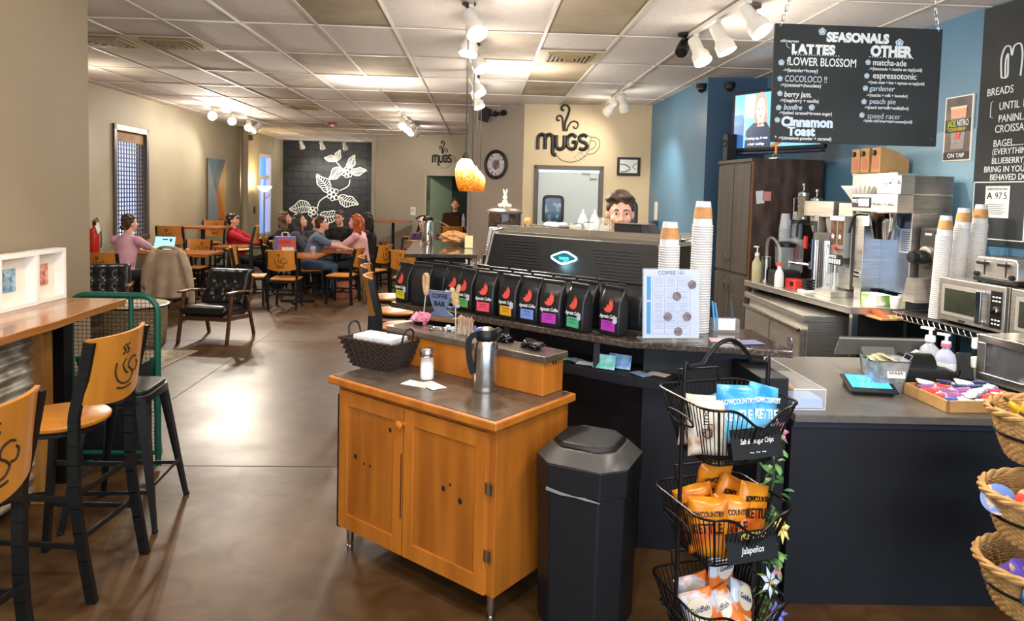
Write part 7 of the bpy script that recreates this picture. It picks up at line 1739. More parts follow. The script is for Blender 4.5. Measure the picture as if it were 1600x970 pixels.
for i, dx, dy, col, s, n_ in cups:
    c = thing('cereal_cup', s, 'cereal cup', WS+Vector((dx, dy, WT[i][0]-.065)), rf.uniform(0, 6), 'packed snacks in the wicker stand')
    MB().lathe([(.036, 0), (.05, .085), (.052, .09)], n=22).build('cup', mat('cerealcup_'+n_, col, .35, col2='#e9e4dc', scale=16, lo=.58, hi=.66), c, smooth=True); MB().lathe([(.054, .09), (.054, .096), (.0, .097)], n=22, cap=False).build('foil_lid', mat('cereallid_'+n_, tuple(min(1, x*1.25+.02) for x in rgb(col)), .3, col2='#d8b48a', scale=22, lo=.56, hi=.62), c, smooth=True)
    c.rotation_euler = (rf.uniform(-.1, .3)+.75, rf.uniform(-.5, .2), rf.uniform(-.8, .8))
# ================================================================ tables, chairs and guests
m_tt = mat('table_wood_orange', '#a8622a', .3, col2='#935021', scale=2.5, stretch=(1, 6, 1), coat=.3)
def cafe_table(x, y, w, d, h, label, rz=0.0):
    t = thing('high_table' if h > .9 else 'cafe_table', label, 'table', (x, y, 0), rz, 'wood-topped pedestal tables')
    MB().prism(rrect(-w/2, -d/2, w/2, d/2, .03, 3), h-.035, h).build('tabletop', m_tt, t, bevel=.004)
    MB().cyl((0, 0, .04), (0, 0, h-.036), .035, n=14).build('pedestal', m_black, t, smooth=True)
    b = MB(); b.bar((-.26, 0, .025), (.26, 0, .025), .05, .03); b.bar((0, -.26, .025), (0, .26, .025), .05, .03); b.lathe([(.06, .02), (.05, .06)], n=14); b.build('cross_base', m_black, t)
    return t
def T(s): return s
cafe_table(-4.58, 11.05, 1.05, .70, .75, 'wooden table by the lattice window carrying the open laptop')
cafe_table(-4.80, 12.45, .80, .70, 1.07, 'tall wooden table against the left wall below the painting')
cafe_table(-4.25, 12.25, .62, .60, .76, 'small wooden table with bags underneath, next to the person in red')
cafe_table(-2.80, 11.02, .72, .66, .75, 'wooden table with the colourful gift bag, nearest of the group tables')
cafe_table(-2.42, 12.10, .66, .80, .75, 'wooden table with drinks between the man in blue and the red-haired woman')
cafe_table(-2.02, 16.55, .85, .60, 1.07, 'tall wooden table in front of the grey wall below the switch')
cafe_table(-.52, 14.3, .62, .60, 1.07, 'tall wooden table of the curly-haired man with a laptop')
cafe_table(-.95, 11.55, .62, .60, .75, 'low wooden table of the bald man with a laptop')
for k, x, y, f, s in (('low', -4.90, 9.62, 88, 'wooden chair of the woman in the pink top, at the lattice window'), ('low', -4.24, 10.05, 92, 'wooden chair draped with the beige jacket'), ('low', -4.68, 11.70, -92, 'wooden chair facing the viewer on the far side of the laptop table'),
        ('low', -2.84, 10.50, 90, 'wooden chair seen squarely from behind at the group table'), ('low', -2.12, 11.05, 172, 'empty wooden chair standing sideways at the right of the group table'), ('low', -3.42, 10.75, 10, 'wooden chair standing sideways left of the group table beside the blue bag'),
        ('low', -1.78, 11.80, 150, 'wooden chair under the red-haired woman in pink'), ('low', -1.10, 10.95, 80, 'wooden chair with its back to the viewer before the bald man'), ('low', -2.80, 11.72, 25, 'wooden chair under the man in the blue shirt'), ('low', -2.50, 12.95, -90, 'wooden chair under the man with glasses and black jacket'),
        ('low', -2.0, 12.75, 180, 'wooden chair under the woman with long dark hair'), ('low', -3.22, 12.1, 0, 'wooden chair under the dark-haired woman in grey'), ('low', -3.58, 12.75, 0, 'wooden chair under the woman with light brown curls'), ('low', -3.1, 12.8, -60, 'wooden chair under the guest hidden behind the man in blue'), ('low', -.95, 12.35, -95, 'wooden chair under the bald man'),
        ('bar', -4.90, 11.62, 90, 'bar stool seen from behind at the tall table by the left wall'), ('bar', -5.0, 13.25, -90, 'bar stool on the far side of the tall table by the left wall'), ('bar', -4.02, 11.95, 195, 'bar stool standing sideways before the person in red'),
        ('bar', -.56, 5.45, 8, 'nearest of the bar stools pulled up along the coffee bar side'), ('bar', -.70, 6.15, 4, 'second bar stool along the coffee bar side'), ('bar', -.86, 6.95, 8, 'third bar stool along the coffee bar side'),
        ('bar', -2.66, 16.3, 12, 'bar stool left of the tall table at the grey wall'), ('bar', -1.55, 16.1, 168, 'bar stool right of the tall table at the grey wall'), ('bar', -.50, 13.62, 88, 'bar stool with its back to the viewer before the curly-haired man'), ('bar', -.54, 15.0, -90, 'bar stool under the curly-haired man')):
    chair(k, x, y, f, s)

# ---- people
def chain(mb, pts, rs, n=12):
    pts = [Vector(p) for p in pts]; mb.tube(pts, rs, n)
    for p, r in zip(pts, rs): mb.ell(p, r, n, 8)
def hand(mb, w, d, up, s, sc_=1.0):                         # palm, four unequal curled fingers, thumb from the palm's side
    d = Vector(d).normalized(); up = (Vector(up)-d*Vector(up).dot(d)).normalized(); x = d.cross(up)*s
    R = Matrix((x, d, up)).transposed(); mb.ell(w+d*.045*sc_, (.038*sc_, .05*sc_, .016*sc_), 12, 8, R=R)
    for k, L in enumerate((.072, .080, .075, .060)):
        b = w+d*.085*sc_+x*(-.028+.019*k)*sc_; m = b+(d*.5-up*.12)*L*sc_; e = m+(d*.36-up*.38)*L*sc_; chain(mb, [b, m, e], [.0092*sc_, .0085*sc_, .007*sc_], 8)
    b = w+d*.028*sc_-x*.03*sc_; chain(mb, [b, b+(d*.5-x*.5-up*.2)*.045*sc_, b+(d*.9-x*.45-up*.4)*.06*sc_], [.012*sc_, .010*sc_, .008*sc_], 8)
def ik(S, Wt, l1, l2, bend):
    v = Wt-S; L = min(v.length, (l1+l2)*.995); d = v.normalized(); a = (l1*l1-l2*l2+L*L)/(2*L); h = math.sqrt(max(0, l1*l1-a*a)); b = Vector(bend); b = (b-d*b.dot(d)).normalized()
    return S+d*a+b*h, S+d*L
HAIRM = {}
def person(label, loc, face, seat=.46, lean=8, hands=None, head=(0, 0), skin='#d9a489', top='#556', bottom='#1b1d24', hair='#3a2a20', style='short', glasses=False, sleeve=1.0, feet=None, stand=False, female=False, sc_=1.0, shoes='#1a1a1c', voxel=.011, extra=None, shadow=False):
    t = thing('person', label, 'person', loc, math.radians(face-90))
    sw = .175 if female else .20
    if stand: pel = Vector((0, -.04, .80))
    else: pel = Vector((0, -.02, seat+.09))
    a = math.radians(lean); up = Vector((0, math.sin(a), math.cos(a)))
    waist = pel+up*.16; chest = pel+up*.36; neck = pel+up*.53+Vector((0, .01, 0)); hy, hp = map(math.radians, head)
    HR = Matrix.Rotation(hy, 3, 'Z') @ Matrix.Rotation(-hp, 3, 'X')
    hc = neck+up*.03+HR @ Vector((0, .035, .122))
    S = [chest+Vector((s*sw, 0, .09)) for s in (-1, 1)]
    if hands is None: hands = [(-.14, .40, .78), (.14, .40, .78)] if not stand else [(-.16, .34, 1.08), (.16, .34, 1.08)]
    E_, Wr = [], []
    for s, h, sh in zip((-1, 1), hands, S): e, w = ik(sh, Vector(h), .29, .255, (s*.6, -.3, -1)); E_.append(e); Wr.append(w)
    hipz = .09
    Hp = [pel+Vector((s*hipz, 0, -.02)) for s in (-1, 1)]
    if stand: Kn, An = map(list, zip(*[ik(h, Vector((s*.11, -.02, .09)), .43, .41, (0, 1, 0)) for s, h in zip((-1, 1), Hp)]))
    else:
        ft = feet or [(-.13, .42, .08), (.13, .42, .08)]; Kn, An = [], []
        for s, f, h in zip((-1, 1), ft, Hp): k, an = ik(h, Vector(f), .43, .41, (s*.15, .6, 1)); Kn.append(k); An.append(an)
    b = MB()
    # head with jaw, cheeks, nose, brow, lips, chin and ears
    def H(x, y, z): return hc+HR @ Vector((x, y, z))
    b.ell(H(0, -.008, .022), (.074, .092, .090), 20, 14, R=HR); b.ell(H(0, .028, -.045), (.060, .062, .072), 18, 12, R=HR); b.ell(H(0, .055, -.092), (.032, .028, .026), 12, 8, R=HR)
    for s in (-1, 1):
        b.ell(H(s*.038, .054, -.030), (.026, .028, .026), 12, 8, R=HR); b.ell(H(s*.030, .074, .022), (.024, .014, .010), 10, 6, R=HR); b.ell(H(s*.077, -.006, -.010), (.010, .019, .031), 10, 8, R=HR)
    chain(b, [H(0, .082, .012), H(0, .096, -.016), H(0, .104, -.032)], [.010, .012, .0145], 10)
    for s in (-1, 1): b.ell(H(s*.012, .094, -.036), .0095, 8, 6)
    b.ell(H(0, .086, -.060), (.022, .010, .0065), 10, 6, R=HR); b.ell(H(0, .084, -.071), (.019, .010, .0075), 10, 6, R=HR)
    chain(b, [neck-up*.04, hc+HR @ Vector((0, -.02, -.06))], [.058, .052], 14)
    chain(b, [pel, waist, chest, neck-up*.08], [.115, .105, .12, .07], 16)
    for s in range(2):
        sd = (-1, 1)[s]; chain(b, [chest+up*.08, S[s], E_[s], E_[s].lerp(Wr[s], .45), Wr[s]], [.07, .052, .040, .037, .026], 12); hand(b, Wr[s], (Wr[s]-E_[s]), (0, 0, 1) if not stand else (0, -.3, 1), sd)
        chain(b, [Hp[s], Hp[s].lerp(Kn[s], .5), Kn[s], Kn[s].lerp(An[s], .35), An[s]], [.082, .072, .054, .050, .034], 12)
    remesh(b, 'body', mat('skin'+skin, skin, .5, spec=.35), t, voxel, 2)
    # eyes and brows
    ey = MB()
    for s in (-1, 1):
        c = H(s*.031, .0785, .004); ey.m = 0; ey.ell(c, (.0125, .008, .0078), 12, 8, R=HR); ey.m = 1; ey.ell(c+HR @ Vector((-.001, .0056, 0)), (.0068, .0034, .0070), 10, 6, R=HR)
    ey.build('eyes', [mat('eye_white', '#e2ddd8', .3), mat('eye_dark', '#2b1d14', .2)], t, smooth=True, auto=180)
    hm = mat('hair'+hair, hair, .55, col2=tuple(c*.55 for c in rgb(hair)), scale=40, stretch=(1, 1, .25), bump=.5, bscale=70)
    br = MB()
    for s in (-1, 1): br.tube([H(s*.014, .088, .023), H(s*.030, .088, .029), H(s*.048, .076, .024)], [.0036, .0045, .0022], 6)
    br.build('eyebrows', hm, t, smooth=True)
    # clothes
    c = MB(); g = .014
    chain(c, [pel-up*.04, waist, chest, chest+up*.10], [.128+g*.4, .118+g, .132+g, .105], 16)
    c.ell(chest+up*.03, (sw*.92, .125, .13), 18, 10); c.ell(pel+up*.02, (.165, .13, .10), 16, 8); c.ell(neck-up*.05, (.072, .068, .035), 14, 8)
    if female: [c.ell(chest+Vector((s*.07, .095, .0)), (.06, .05, .055), 12, 8) for s in (-1, 1)]
    for s in range(2):
        if sleeve > .6: chain(c, [chest+up*.08, S[s], E_[s], E_[s].lerp(Wr[s], .5), E_[s].lerp(Wr[s], .95)], [.09, .068, .056, .050, .040], 12)
        elif sleeve > 0: chain(c, [chest+up*.08, S[s], S[s].lerp(E_[s], .75)], [.09, .066, .058], 12)
    remesh(c, 'shirt' if sleeve < .9 else 'jacket', mat('cloth'+top, top, .85, col2=tuple(x*.72 for x in rgb(top)), scale=5, bump=.3, bscale=25), t, .012, 3)
    c = MB(); c.ell(pel, (.168, .135, .11), 16, 10)
    for s in range(2): chain(c, [Hp[s], Hp[s].lerp(Kn[s], .5), Kn[s], Kn[s].lerp(An[s], .4), An[s]+Vector((0, 0, .02))], [.098, .088, .070, .064, .056], 12)
    remesh(c, 'trousers', mat('cloth'+bottom, bottom, .85, bump=.3, bscale=25), t, .012, 3)
    for s in range(2):
        c = MB(); f = An[s]; c.ell(f+Vector((0, .055, -.045)), (.045, .125, .036), 14, 8); c.ell(f+Vector((0, -.01, -.02)), (.044, .052, .05), 12, 8); c.b2((f.x-.044, f.y-.06, f.z-.085), (f.x+.044, f.y+.165, f.z-.068))
        remesh(c, 'shoe', mat('shoe'+shoes, shoes, .6), t, .010, 2)
    # hair
    h = MB(); rh = random.Random(len(label))
    def lock(p, r): h.ell(H(*p), r, 10, 8, R=HR)
    if style != 'bald':
        lock((0, -.018, .046), (.083, .096, .084)); lock((0, -.055, .0), (.074, .058, .080))
        for k in range(26):
            a_ = rh.uniform(-PI, PI); e = rh.uniform(.15, 1.25); p = (.072*math.cos(a_)*math.sin(e), -.015+.082*math.sin(a_)*math.sin(e), .055+.072*math.cos(e))
            if p[1] < .055 or p[2] > .09: lock(p, (.026, .03, .018))
        if style not in ('long', 'wavy'):
            for s in (-1, 1): lock((s*.072, -.022, .034), (.014, .052, .036)); lock((s*.071, -.05, .0), (.012, .03, .03))
        if style == 'quiff':
            for k in range(14): lock((-.06+.12*rh.random(), .035+.03*rh.random(), .088+.018*rh.random()), (.022, .026, .014))
        if style == 'curly':
            for k in range(40): a_ = rh.uniform(0, 2*PI); e = rh.uniform(0, 1.3); lock((.088*math.cos(a_)*math.sin(e), -.015+.095*math.sin(a_)*math.sin(e), .055+.09*math.cos(e)), (.022, .022, .022))
        if style in ('long', 'wavy'):
            for s in (-1, 1):
                for k in range(5):
                    x0 = s*(.05+.008*k); w_ = .02 if style == 'wavy' else .006
                    chain(h, [H(x0, .01-.022*k, .05)]+[H(x0+s*(.014+w_*math.sin(j*1.7+k)), .0-.026*k-.006*j, .05-.062*j) for j in range(1, 5 if k < 2 else 6)], [.028]+[.026, .027, .026, .022, .012][:4 if k < 2 else 5], 8)
            lock((0, -.075, -.06), (.075, .045, .12)); lock((0, -.085, -.15), (.066, .040, .09))
        if style == 'bun': lock((0, -.105, -.035), (.040, .036, .040)); lock((0, -.06, -.03), (.066, .052, .055))
    else:
        for s in (-1, 1): lock((s*.066, -.035, .0), (.016, .045, .03))
    remesh(h, 'hair', hm, t, .008, 1)
    if style == 'bun': sc2 = MB(); sc2.tube([H(.036*math.cos(2*PI*k/14), -.088, -.035+.036*math.sin(2*PI*k/14)) for k in range(14)], .012, 6, closed=True); sc2.build('scrunchie', mat('scrunchie_grey', '#9aa0a6', .8), t, smooth=True)
    if glasses:
        gl = MB()
        for s in (-1, 1): gl.tube([H(s*.033+.022*math.cos(2*PI*k/16), .096, .002+.017*math.sin(2*PI*k/16)) for k in range(16)], .0024, 5, closed=True); gl.tube([H(s*.055, .094, .006), H(s*.079, .03, .004), H(s*.08, -.01, .002)], .0022, 5)
        gl.tube([H(-.012, .098, .006), H(.012, .098, .006)], .0024, 5); gl.build('glasses', m_black, t)
    if extra: extra(t, H, HR, chest, pel, S, E_, Wr, up)
    t.scale = (sc_,)*3
    return t
# barista behind the machine: only the head shows above it
person('barista with short brown hair looking over the espresso machine, wearing a dark apron top', (.98, 4.91, 0), -101, stand=True, lean=10, top='#2a2c30', skin='#e0ac94', hair='#4a3424', style='quiff', head=(4, 4), sc_=1.13, voxel=.0065, sleeve=.5)
t = thing('office_chair', 'black padded chair back standing behind the barista', 'chair', (1.13, 5.45, 0), 0)
MB().prism(rrect(-.10, 1.10, .10, 1.76, .07), -.03, .03, M=Matrix(((1, 0, 0, 0), (0, 0, -1, 0), (0, 1, 0, 0), (0, 0, 0, 1)))).build('back_pad', mat('pad_black', '#22252b', .4), t, bevel=.02); b = MB(); b.cyl((0, .02, .05), (0, .02, 1.2), .03, n=10); b.prism(rrect(-.2, -.2, .2, .2, .05), .78, .84); b.build('seat_and_post', m_black, t)
b = MB()
for k in range(5): a = 2*PI*k/5; b.bar((0, 0, .06), (.26*math.cos(a), .26*math.sin(a), .03), .04, .03)
b.build('star_base', m_black, t)
person('woman in a pink top with a brown bun, seen from behind at the lattice window', (-4.86, 9.86, 0), 78, lean=10, hands=[(-.12, .62, .79), (.14, .60, .79)], top='#cda0b4', skin='#d9a98f', hair='#4a2f22', style='bun', head=(-22, -10), sleeve=.25, female=True, bottom='#1a1c26')
def redcap(t, H, HR, *a):
    c = MB(); c.lathe([(.086, .06), (.082, .10), (.05, .14), (.0, .15)], n=20, cap=False, M=HR, c=H(0, -.015, -.015)); c.ell(H(0, .10, .055), (.06, .06, .008), 12, 6, R=HR); c.build('cap', mat('cap_dark', '#202022', .7, col2='#d8d4cc', scale=14, lo=.52, hi=.56), t, smooth=True)
person('person in a red jacket and dark cap slouched with a laptop on the lap', (-4.30, 12.85, 0), 0, seat=.40, lean=-12, hands=[(-.12, .46, .74), (.12, .46, .74)], top='#c0242f', bottom='#15161a', hair='#1d1a18', head=(0, -14), feet=[(-.14, .66, .09), (.14, .66, .09)], extra=redcap)
person('man with glasses in a blue-grey shirt reaching over the group table', (-2.80, 11.72, 0), 12, lean=22, hands=[(-.05, .58, .74), (.20, .66, .79)], top='#5d6b84', skin='#d8a083', hair='#3d2a1e', head=(-6, -16), glasses=True, sleeve=.5, bottom='#3d5068')
person('woman with long red hair in a pale pink sweatshirt at the group table', (-1.98, 11.92, 0), 170, lean=10, hands=[(-.12, .52, .80), (.12, .50, .80)], top='#d9a8ac', hair='#b5572a', style='wavy', head=(6, -6), female=True, bottom='#1d1f2a')
person('man with glasses and grey hair in a black jacket facing the viewer', (-2.50, 12.90, 0), -95, lean=12, hands=[(-.12, .42, .80), (.14, .42, .80)], top='#17181b', skin='#d2a088', hair='#3c3936', head=(-8, -2), glasses=True, sc_=1.03)
person('woman with long dark hair sitting behind the red-haired woman', (-1.98, 12.72, 0), 176, lean=4, hands=[(-.14, .28, .72), (.14, .28, .72)], top='#23242a', hair='#1d1614', style='long', head=(10, -4), female=True)
person('woman with dark hair in a grey top bending over left of the group table', (-3.18, 12.08, 0), 5, lean=16, hands=[(-.12, .50, .80), (.12, .50, .80)], top='#4a4c52', hair='#2b2220', style='long', head=(-8, -18), female=True)
person('woman with light brown curls half hidden at the far left of the group', (-3.58, 12.75, 0), 8, lean=12, hands=[(-.14, .28, .72), (.14, .28, .72)], top='#2d2c30', hair='#6a4a32', style='wavy', head=(0, -16), female=True, bottom='#26272e')
person('dark-haired guest mostly hidden behind the man in the blue shirt', (-2.98, 12.98, 0), -80, lean=10, top='#3d4148', hair='#2a2120', style='short', head=(0, -18), sc_=.95)
person('curly-haired man in black working on a laptop at the tall table', (-.52, 14.95, 0), -92, seat=.74, lean=12, hands=[(-.12, .46, 1.12), (.12, .46, 1.12)], top='#15171b', hair='#4a3224', style='curly', head=(0, -22), feet=[(-.13, .32, .34), (.13, .32, .34)], sc_=1.0)
person('bald man with glasses in a purple sweater behind a laptop', (-.95, 12.32, 0), -100, lean=10, hands=[(-.20, .52, .80), (.16, .48, .80)], top='#3f2a42', skin='#dba68f', hair='#6b5a4c', style='bald', head=(-6, -8), glasses=True)
# laptops
def laptop(p, rz, label, lid, screen=None, tilt=108, h=.225):
    t = thing('laptop', label, 'laptop', p, rz)                # local: keyboard towards -y, lid at +y
    MB().prism(rrect(-.165, -.115, .165, .115, .012, 3), 0, .014).build('base', mat('laptop_'+lid, lid, .35, .5), t)
    M = Matrix.Translation((0, .115, .012)) @ Matrix.Rotation(math.radians(180-tilt), 4, 'X') @ Matrix.Translation((0, 0, 0))
    l = MB(); l.T = M; l.b2((-.165, -h, -.006), (.165, 0, .0)); 
    M = Matrix.Translation((0, .115, .012)) @ Matrix.Rotation(math.radians(tilt-90)*-1, 4, 'X')
    l = MB(); l.T = M; l.b2((-.165, .0, .0), (.165, .007, h)); ld = l.build('lid', mat('laptop_'+lid, lid), t, bevel=.003)
    s = MB(); s.T = M; s.b2((-.155, -.0015, .012), (.155, .0, h-.01)); sn = s.build('screen', mat('laptop_screen_on', '#8fe6f0', .3, emit=.9, ecol='#9ceaf4') if screen else m_dark, ld)
    if screen:
        q = MB(); q.T = M; q.b2((-.04, -.003, .165), (.05, -.0016, .185)); q.b2((-.05, -.003, .06), (.05, -.0016, .068)); q.b2((-.05, -.003, .04), (.06, -.0016, .048)); q.b2((.075, -.003, .14), (.11, -.0016, .19)); q.build('page_blocks', mat('page_navy', '#1f3a78', .5), sn)
    k = MB().b2((-.14, -.10, .0142), (.14, .04, .0155)).build('keyboard', m_blackmatte, t)
laptop((-4.86, 10.92, .7515), math.radians(-4), 'open laptop with a bright turquoise page on the window table', '#b9bcc0', True)
laptop((-.56, 14.32, 1.0715), math.radians(176), 'brown laptop seen from its back on the tall table', '#5a3a2e')
laptop((-.99, 11.62, .7515), math.radians(170), 'tan laptop seen from its back before the bald man', '#9a7a5c')
laptop((-3.92, 12.85, .68), math.radians(-90), 'dark laptop on the lap of the person in red', '#1c1d20')
def cup(p, label, liquid, h=.13, r=.042):
    t = thing('drink_cup', label, 'cup', p, 0, 'clear drink cups on the group tables'); MB().lathe([(r*.78, 0), (r, h), (r*.95, h), (r*.74, .004)], n=18, cap=False).build('plastic_cup', m_clear, t, smooth=True, auto=180)
    MB().lathe([(r*.72, .004), (r*.86, h*.72), (.0, h*.72)], n=16).build('drink', mat('drink_'+liquid, liquid, .2), t, smooth=True); MB().lathe([(r*1.05, h), (r*1.05, h+.008), (.0, h+.012)], n=18, cap=False).build('lid', m_clear, t, smooth=True)
cup((-2.55, 10.92, .7515), 'clear cup of iced tea at the right of the nearest group table', '#a8532a'); cup((-2.36, 11.85, .7515), 'tall dark iced drink between the man in blue and the red-haired woman', '#4a2418', .16); cup((-2.30, 12.3, .7515), 'clear water cup at the far end of the drinks table', '#b9c4c8', .15); cup((-2.50, 12.2, .7515), 'milky drink cup beside the water cup on the drinks table', '#b58a66', .14)
tag(MB().prism(rrect(-.05, -.035, .05, .035, .012, 3), 0, .05).build('napkin_box', mat('carton_cream', '#d8d0c0', .6), None, (-2.32, 11.78, .7515), .2), 'small white box on the drinks table before the pink sweatshirt', 'box')
t = thing('gift_bag', 'colourful printed gift bag standing on the nearest group table', 'bag', (-3.0, 11.02, .7515), .1)
MB().prism([(-.15, -.06), (.15, -.06), (.15, .06), (-.15, .06)], 0, .27).build('paper_bag', mat('gift_print', '#b5533f', .5, col2='#5a74b8', scale=9, lo=.42, hi=.58), t, bevel=.004); MB().box((0, -.062, .19), (.2, .003, .06)).build('title_strip', mat('gift_red', '#b03a2c', .5), t); MB().box((-.125, -.062, .14), (.05, .003, .24)).build('blue_strip', mat('gift_blue', '#4a62b0', .5), t); MB().box((.05, -.062, .06), (.18, .003, .10)).build('pale_strip', mat('gift_pale', '#d8cfc4', .5), t)
h_ = MB()
for y in (-.05, .05): h_.tube(spline([(-.05, y, .27), (-.04, y, .33), (.04, y, .33), (.05, y, .27)], 4), .004, 5)
h_.build('cord_handle', m_white, t)
t = thing('water_bottle', 'clear water bottle standing by the brown laptop', 'bottle', (-.33, 14.2, 1.0715)); MB().lathe([(.034, 0), (.036, .02), (.034, .12), (.036, .19), (.014, .235)], n=18).build('bottle_body', mat('bottle_clear', '#dfe8ea', .06, alpha=.5), t, smooth=True); MB().lathe([(.016, .235), (.016, .26), (.0, .262)], n=12).build('cap', m_white, t)
# bags on the floor and the beige jacket
def tote(x, y, w, h, col, col2, label, rz=0):
    t = thing('tote_bag', label, 'bag', (x, y, 0), rz); b = MB()
    b.grid(lambda u, v: ((.5*w*(1-.12*v)+.02*math.sin(7*v))*math.copysign(abs(math.cos(2*PI*u))**.5, math.cos(2*PI*u)), .11*math.copysign(abs(math.sin(2*PI*u))**.6, math.sin(2*PI*u))*(1-.55*v), h*v+.01*math.sin(9*u)*v), 32, 8); b.prism([(-.45*w, -.1), (.45*w, -.1), (.45*w, .1), (-.45*w, .1)], 0, .01)
    b.build('bag_body', mat('tote_'+col, col, .7, col2=col2, scale=8, lo=.48, hi=.56), t, smooth=True)
    h_ = MB()
    for s in (-1, 1): h_.tube(spline([(-.1, s*.05, h), (-.08, s*.05, h+.14), (.08, s*.05, h+.14), (.1, s*.05, h)], 5), .009, 6)
    h_.build('carry_strap', m_blackmatte, t)
tote(-4.80, 13.55, .44, .40, '#b9b6b0', '#4a4a4c', 'black and white patterned tote bag on the floor behind the leather armchair'); tote(-4.45, 13.35, .42, .34, '#1f74c0', '#2c86d0', 'bright blue tote bag on the floor right of the patterned one'); tote(-2.18, 11.62, .36, .26, '#b3725a', '#a0604a', 'tan leather bag on the floor under the red-haired woman')
t = thing('jacket', 'beige fleece jacket hung over the back of a wooden chair', 'jacket', (-4.24, 9.80, 0), math.radians(2))
def jk(u, v):
    a = (u-.5)*2; z = .895-.66*v-.012*math.cos(a*PI); w = .21+.085*v**.7; fold = .016*math.sin(9*a+2*v)*v
    return (w*a, -.035-.05*(1-a*a)*(1-.3*v)-.03*v+fold, z-.035*abs(a)**3*(1-v))
b = MB(); b.grid(jk, 36, 20); b.grid(lambda u, v: ((.21+.01*v)*(u-.5)*2, -.06+.03*math.sin(PI*v)+.14*v, .89-.01*math.cos((u-.5)*2*PI)+.02*math.sin(PI*v)-.25*v*v-.035*abs((u-.5)*2)**3), 24, 8)
m_jk = mat('fleece_beige', '#b09a84', .95, col2='#9c8670', scale=6, bump=.5, bscale=40); b.build('back_panel', m_jk, t, smooth=True, auto=180, solid=.02)
for s in (-1, 1):
    c = MB(); chain(c, [(s*.19, -.05, .83), (s*.27, -.06, .62), (s*.30, -.05, .42), (s*.31 if s > 0 else s*.26, -.02, .18 if s > 0 else .34)], [.06, .06, .055, .05], 12); remesh(c, 'sleeve', m_jk, t, .014, 3)
b = MB(); b.tube(spline([(-.13, -.02, .90), (-.06, -.06, .925), (.0, -.07, .93), (.06, -.06, .925), (.13, -.02, .90)], 5), .022, 8); b.build('collar', m_jk, t, smooth=True)
# ================================================================ signs, mural and things on the walls
m_logo = mat('logo_black', '#15130f', .45); m_logoe = mat('logo_edge_grey', '#6b675e', .5); m_line = mat('logo_line_brown', '#5a4c3a', .6)
def mugs(M, s, label):
    t = thing('wall_logo', label, 'sign', M.translation, 0, None); M = Matrix.Translation(-M.translation) @ M
    def S(pts, r, mb): stroke(mb, [(p[0]*s, p[1]*s) for p in pts], r*s, M, 8, 6)
    A = MB(); Lw = {'m_letter': [[(-.98, -.30), (-.98, .10), (-.93, .24), (-.82, .28), (-.72, .22), (-.70, .05), (-.70, -.28)], [(-.70, .10), (-.64, .24), (-.54, .28), (-.43, .22), (-.40, .05), (-.40, -.34), (-.36, -.47), (-.26, -.50)]],
        'u_letter': [[(-.27, .26), (-.27, -.10), (-.20, -.25), (-.08, -.27), (.02, -.20), (.05, -.05), (.05, .26)]],
        'g_letter': [[(.50, .18), (.42, .26), (.30, .28), (.18, .18), (.15, .0), (.20, -.18), (.32, -.26), (.46, -.22), (.50, -.06), (.50, .0), (.34, .0)]],
        's_letter': [[(.92, .20), (.84, .27), (.72, .27), (.63, .20), (.64, .09), (.74, .02), (.86, -.03), (.92, -.13), (.86, -.24), (.74, -.27), (.62, -.22)]]}
    for n_, ls in Lw.items():
        b = MB(); e = MB()
        for q in ls: S(q, .070, b); stroke(e, [(p[0]*s, p[1]*s) for p in q], .096*s, Matrix.Translation(M.to_3x3() @ Vector((0, 0, -.055*s))) @ M, 8, 6)
        o = b.build(n_, m_logo, t, smooth=True); e.build('grey_edge', m_logoe, o, smooth=True)
    for q, r, n_ in (([(.05, .42), (.06, .75), (.16, 1.05), (.20, 1.28), (.08, 1.42), (-.08, 1.38), (-.10, 1.26), (.0, 1.22)], .045, 'steam_curl'), ([(.0, .42), (-.03, .66), (-.06, .92), (-.16, 1.02), (-.27, .95), (-.25, .84), (-.16, .84)], .036, 'steam_curl'), ([(.12, .42), (.18, .62), (.30, .78), (.46, .80), (.56, .70), (.52, .56), (.42, .54), (.38, .62)], .030, 'steam_curl')):
        b = MB(); S(q, r, b); b.build(n_, m_logo, t, smooth=True)
    b = MB(); S([(-.30, -.42), (-.10, -.66), (.20, -.76), (.55, -.72), (.82, -.56), (.98, -.30), (1.04, .05), (1.06, .22), (.94, .26)], .012, b); S([(1.05, .18), (1.24, .20), (1.40, .06), (1.38, -.20), (1.20, -.40), (.94, -.46)], .012, b); S([(1.06, .06), (1.20, .06), (1.26, -.06), (1.18, -.22), (1.02, -.28)], .011, b)
    rr = random.Random(3)
    for k in range(26): x, y = rr.uniform(.35, .9), rr.uniform(-.66, -.38); b.ell(M @ Vector((x*s, y*s, 0)), .014*s, 6, 4)
    b.build('cup_outline', m_line, t, smooth=True); return t
NK = Vector((-.163, -.9866, 0))
p = PP(880, 222, (.62, 10.37), (2.44, 10.068)); mugs(frame(p+NK*.006, NK), .375, 'large black mug logo lettering over the kitchen swing door')
NM = Vector((-.583, -.812, 0)); p = PP(691, 248, (-2.6, 17.7), (-.1, 15.906)); mugs(frame(p+NM*.008, NM), .285, 'smaller black mug logo lettering over the dark green doorway')
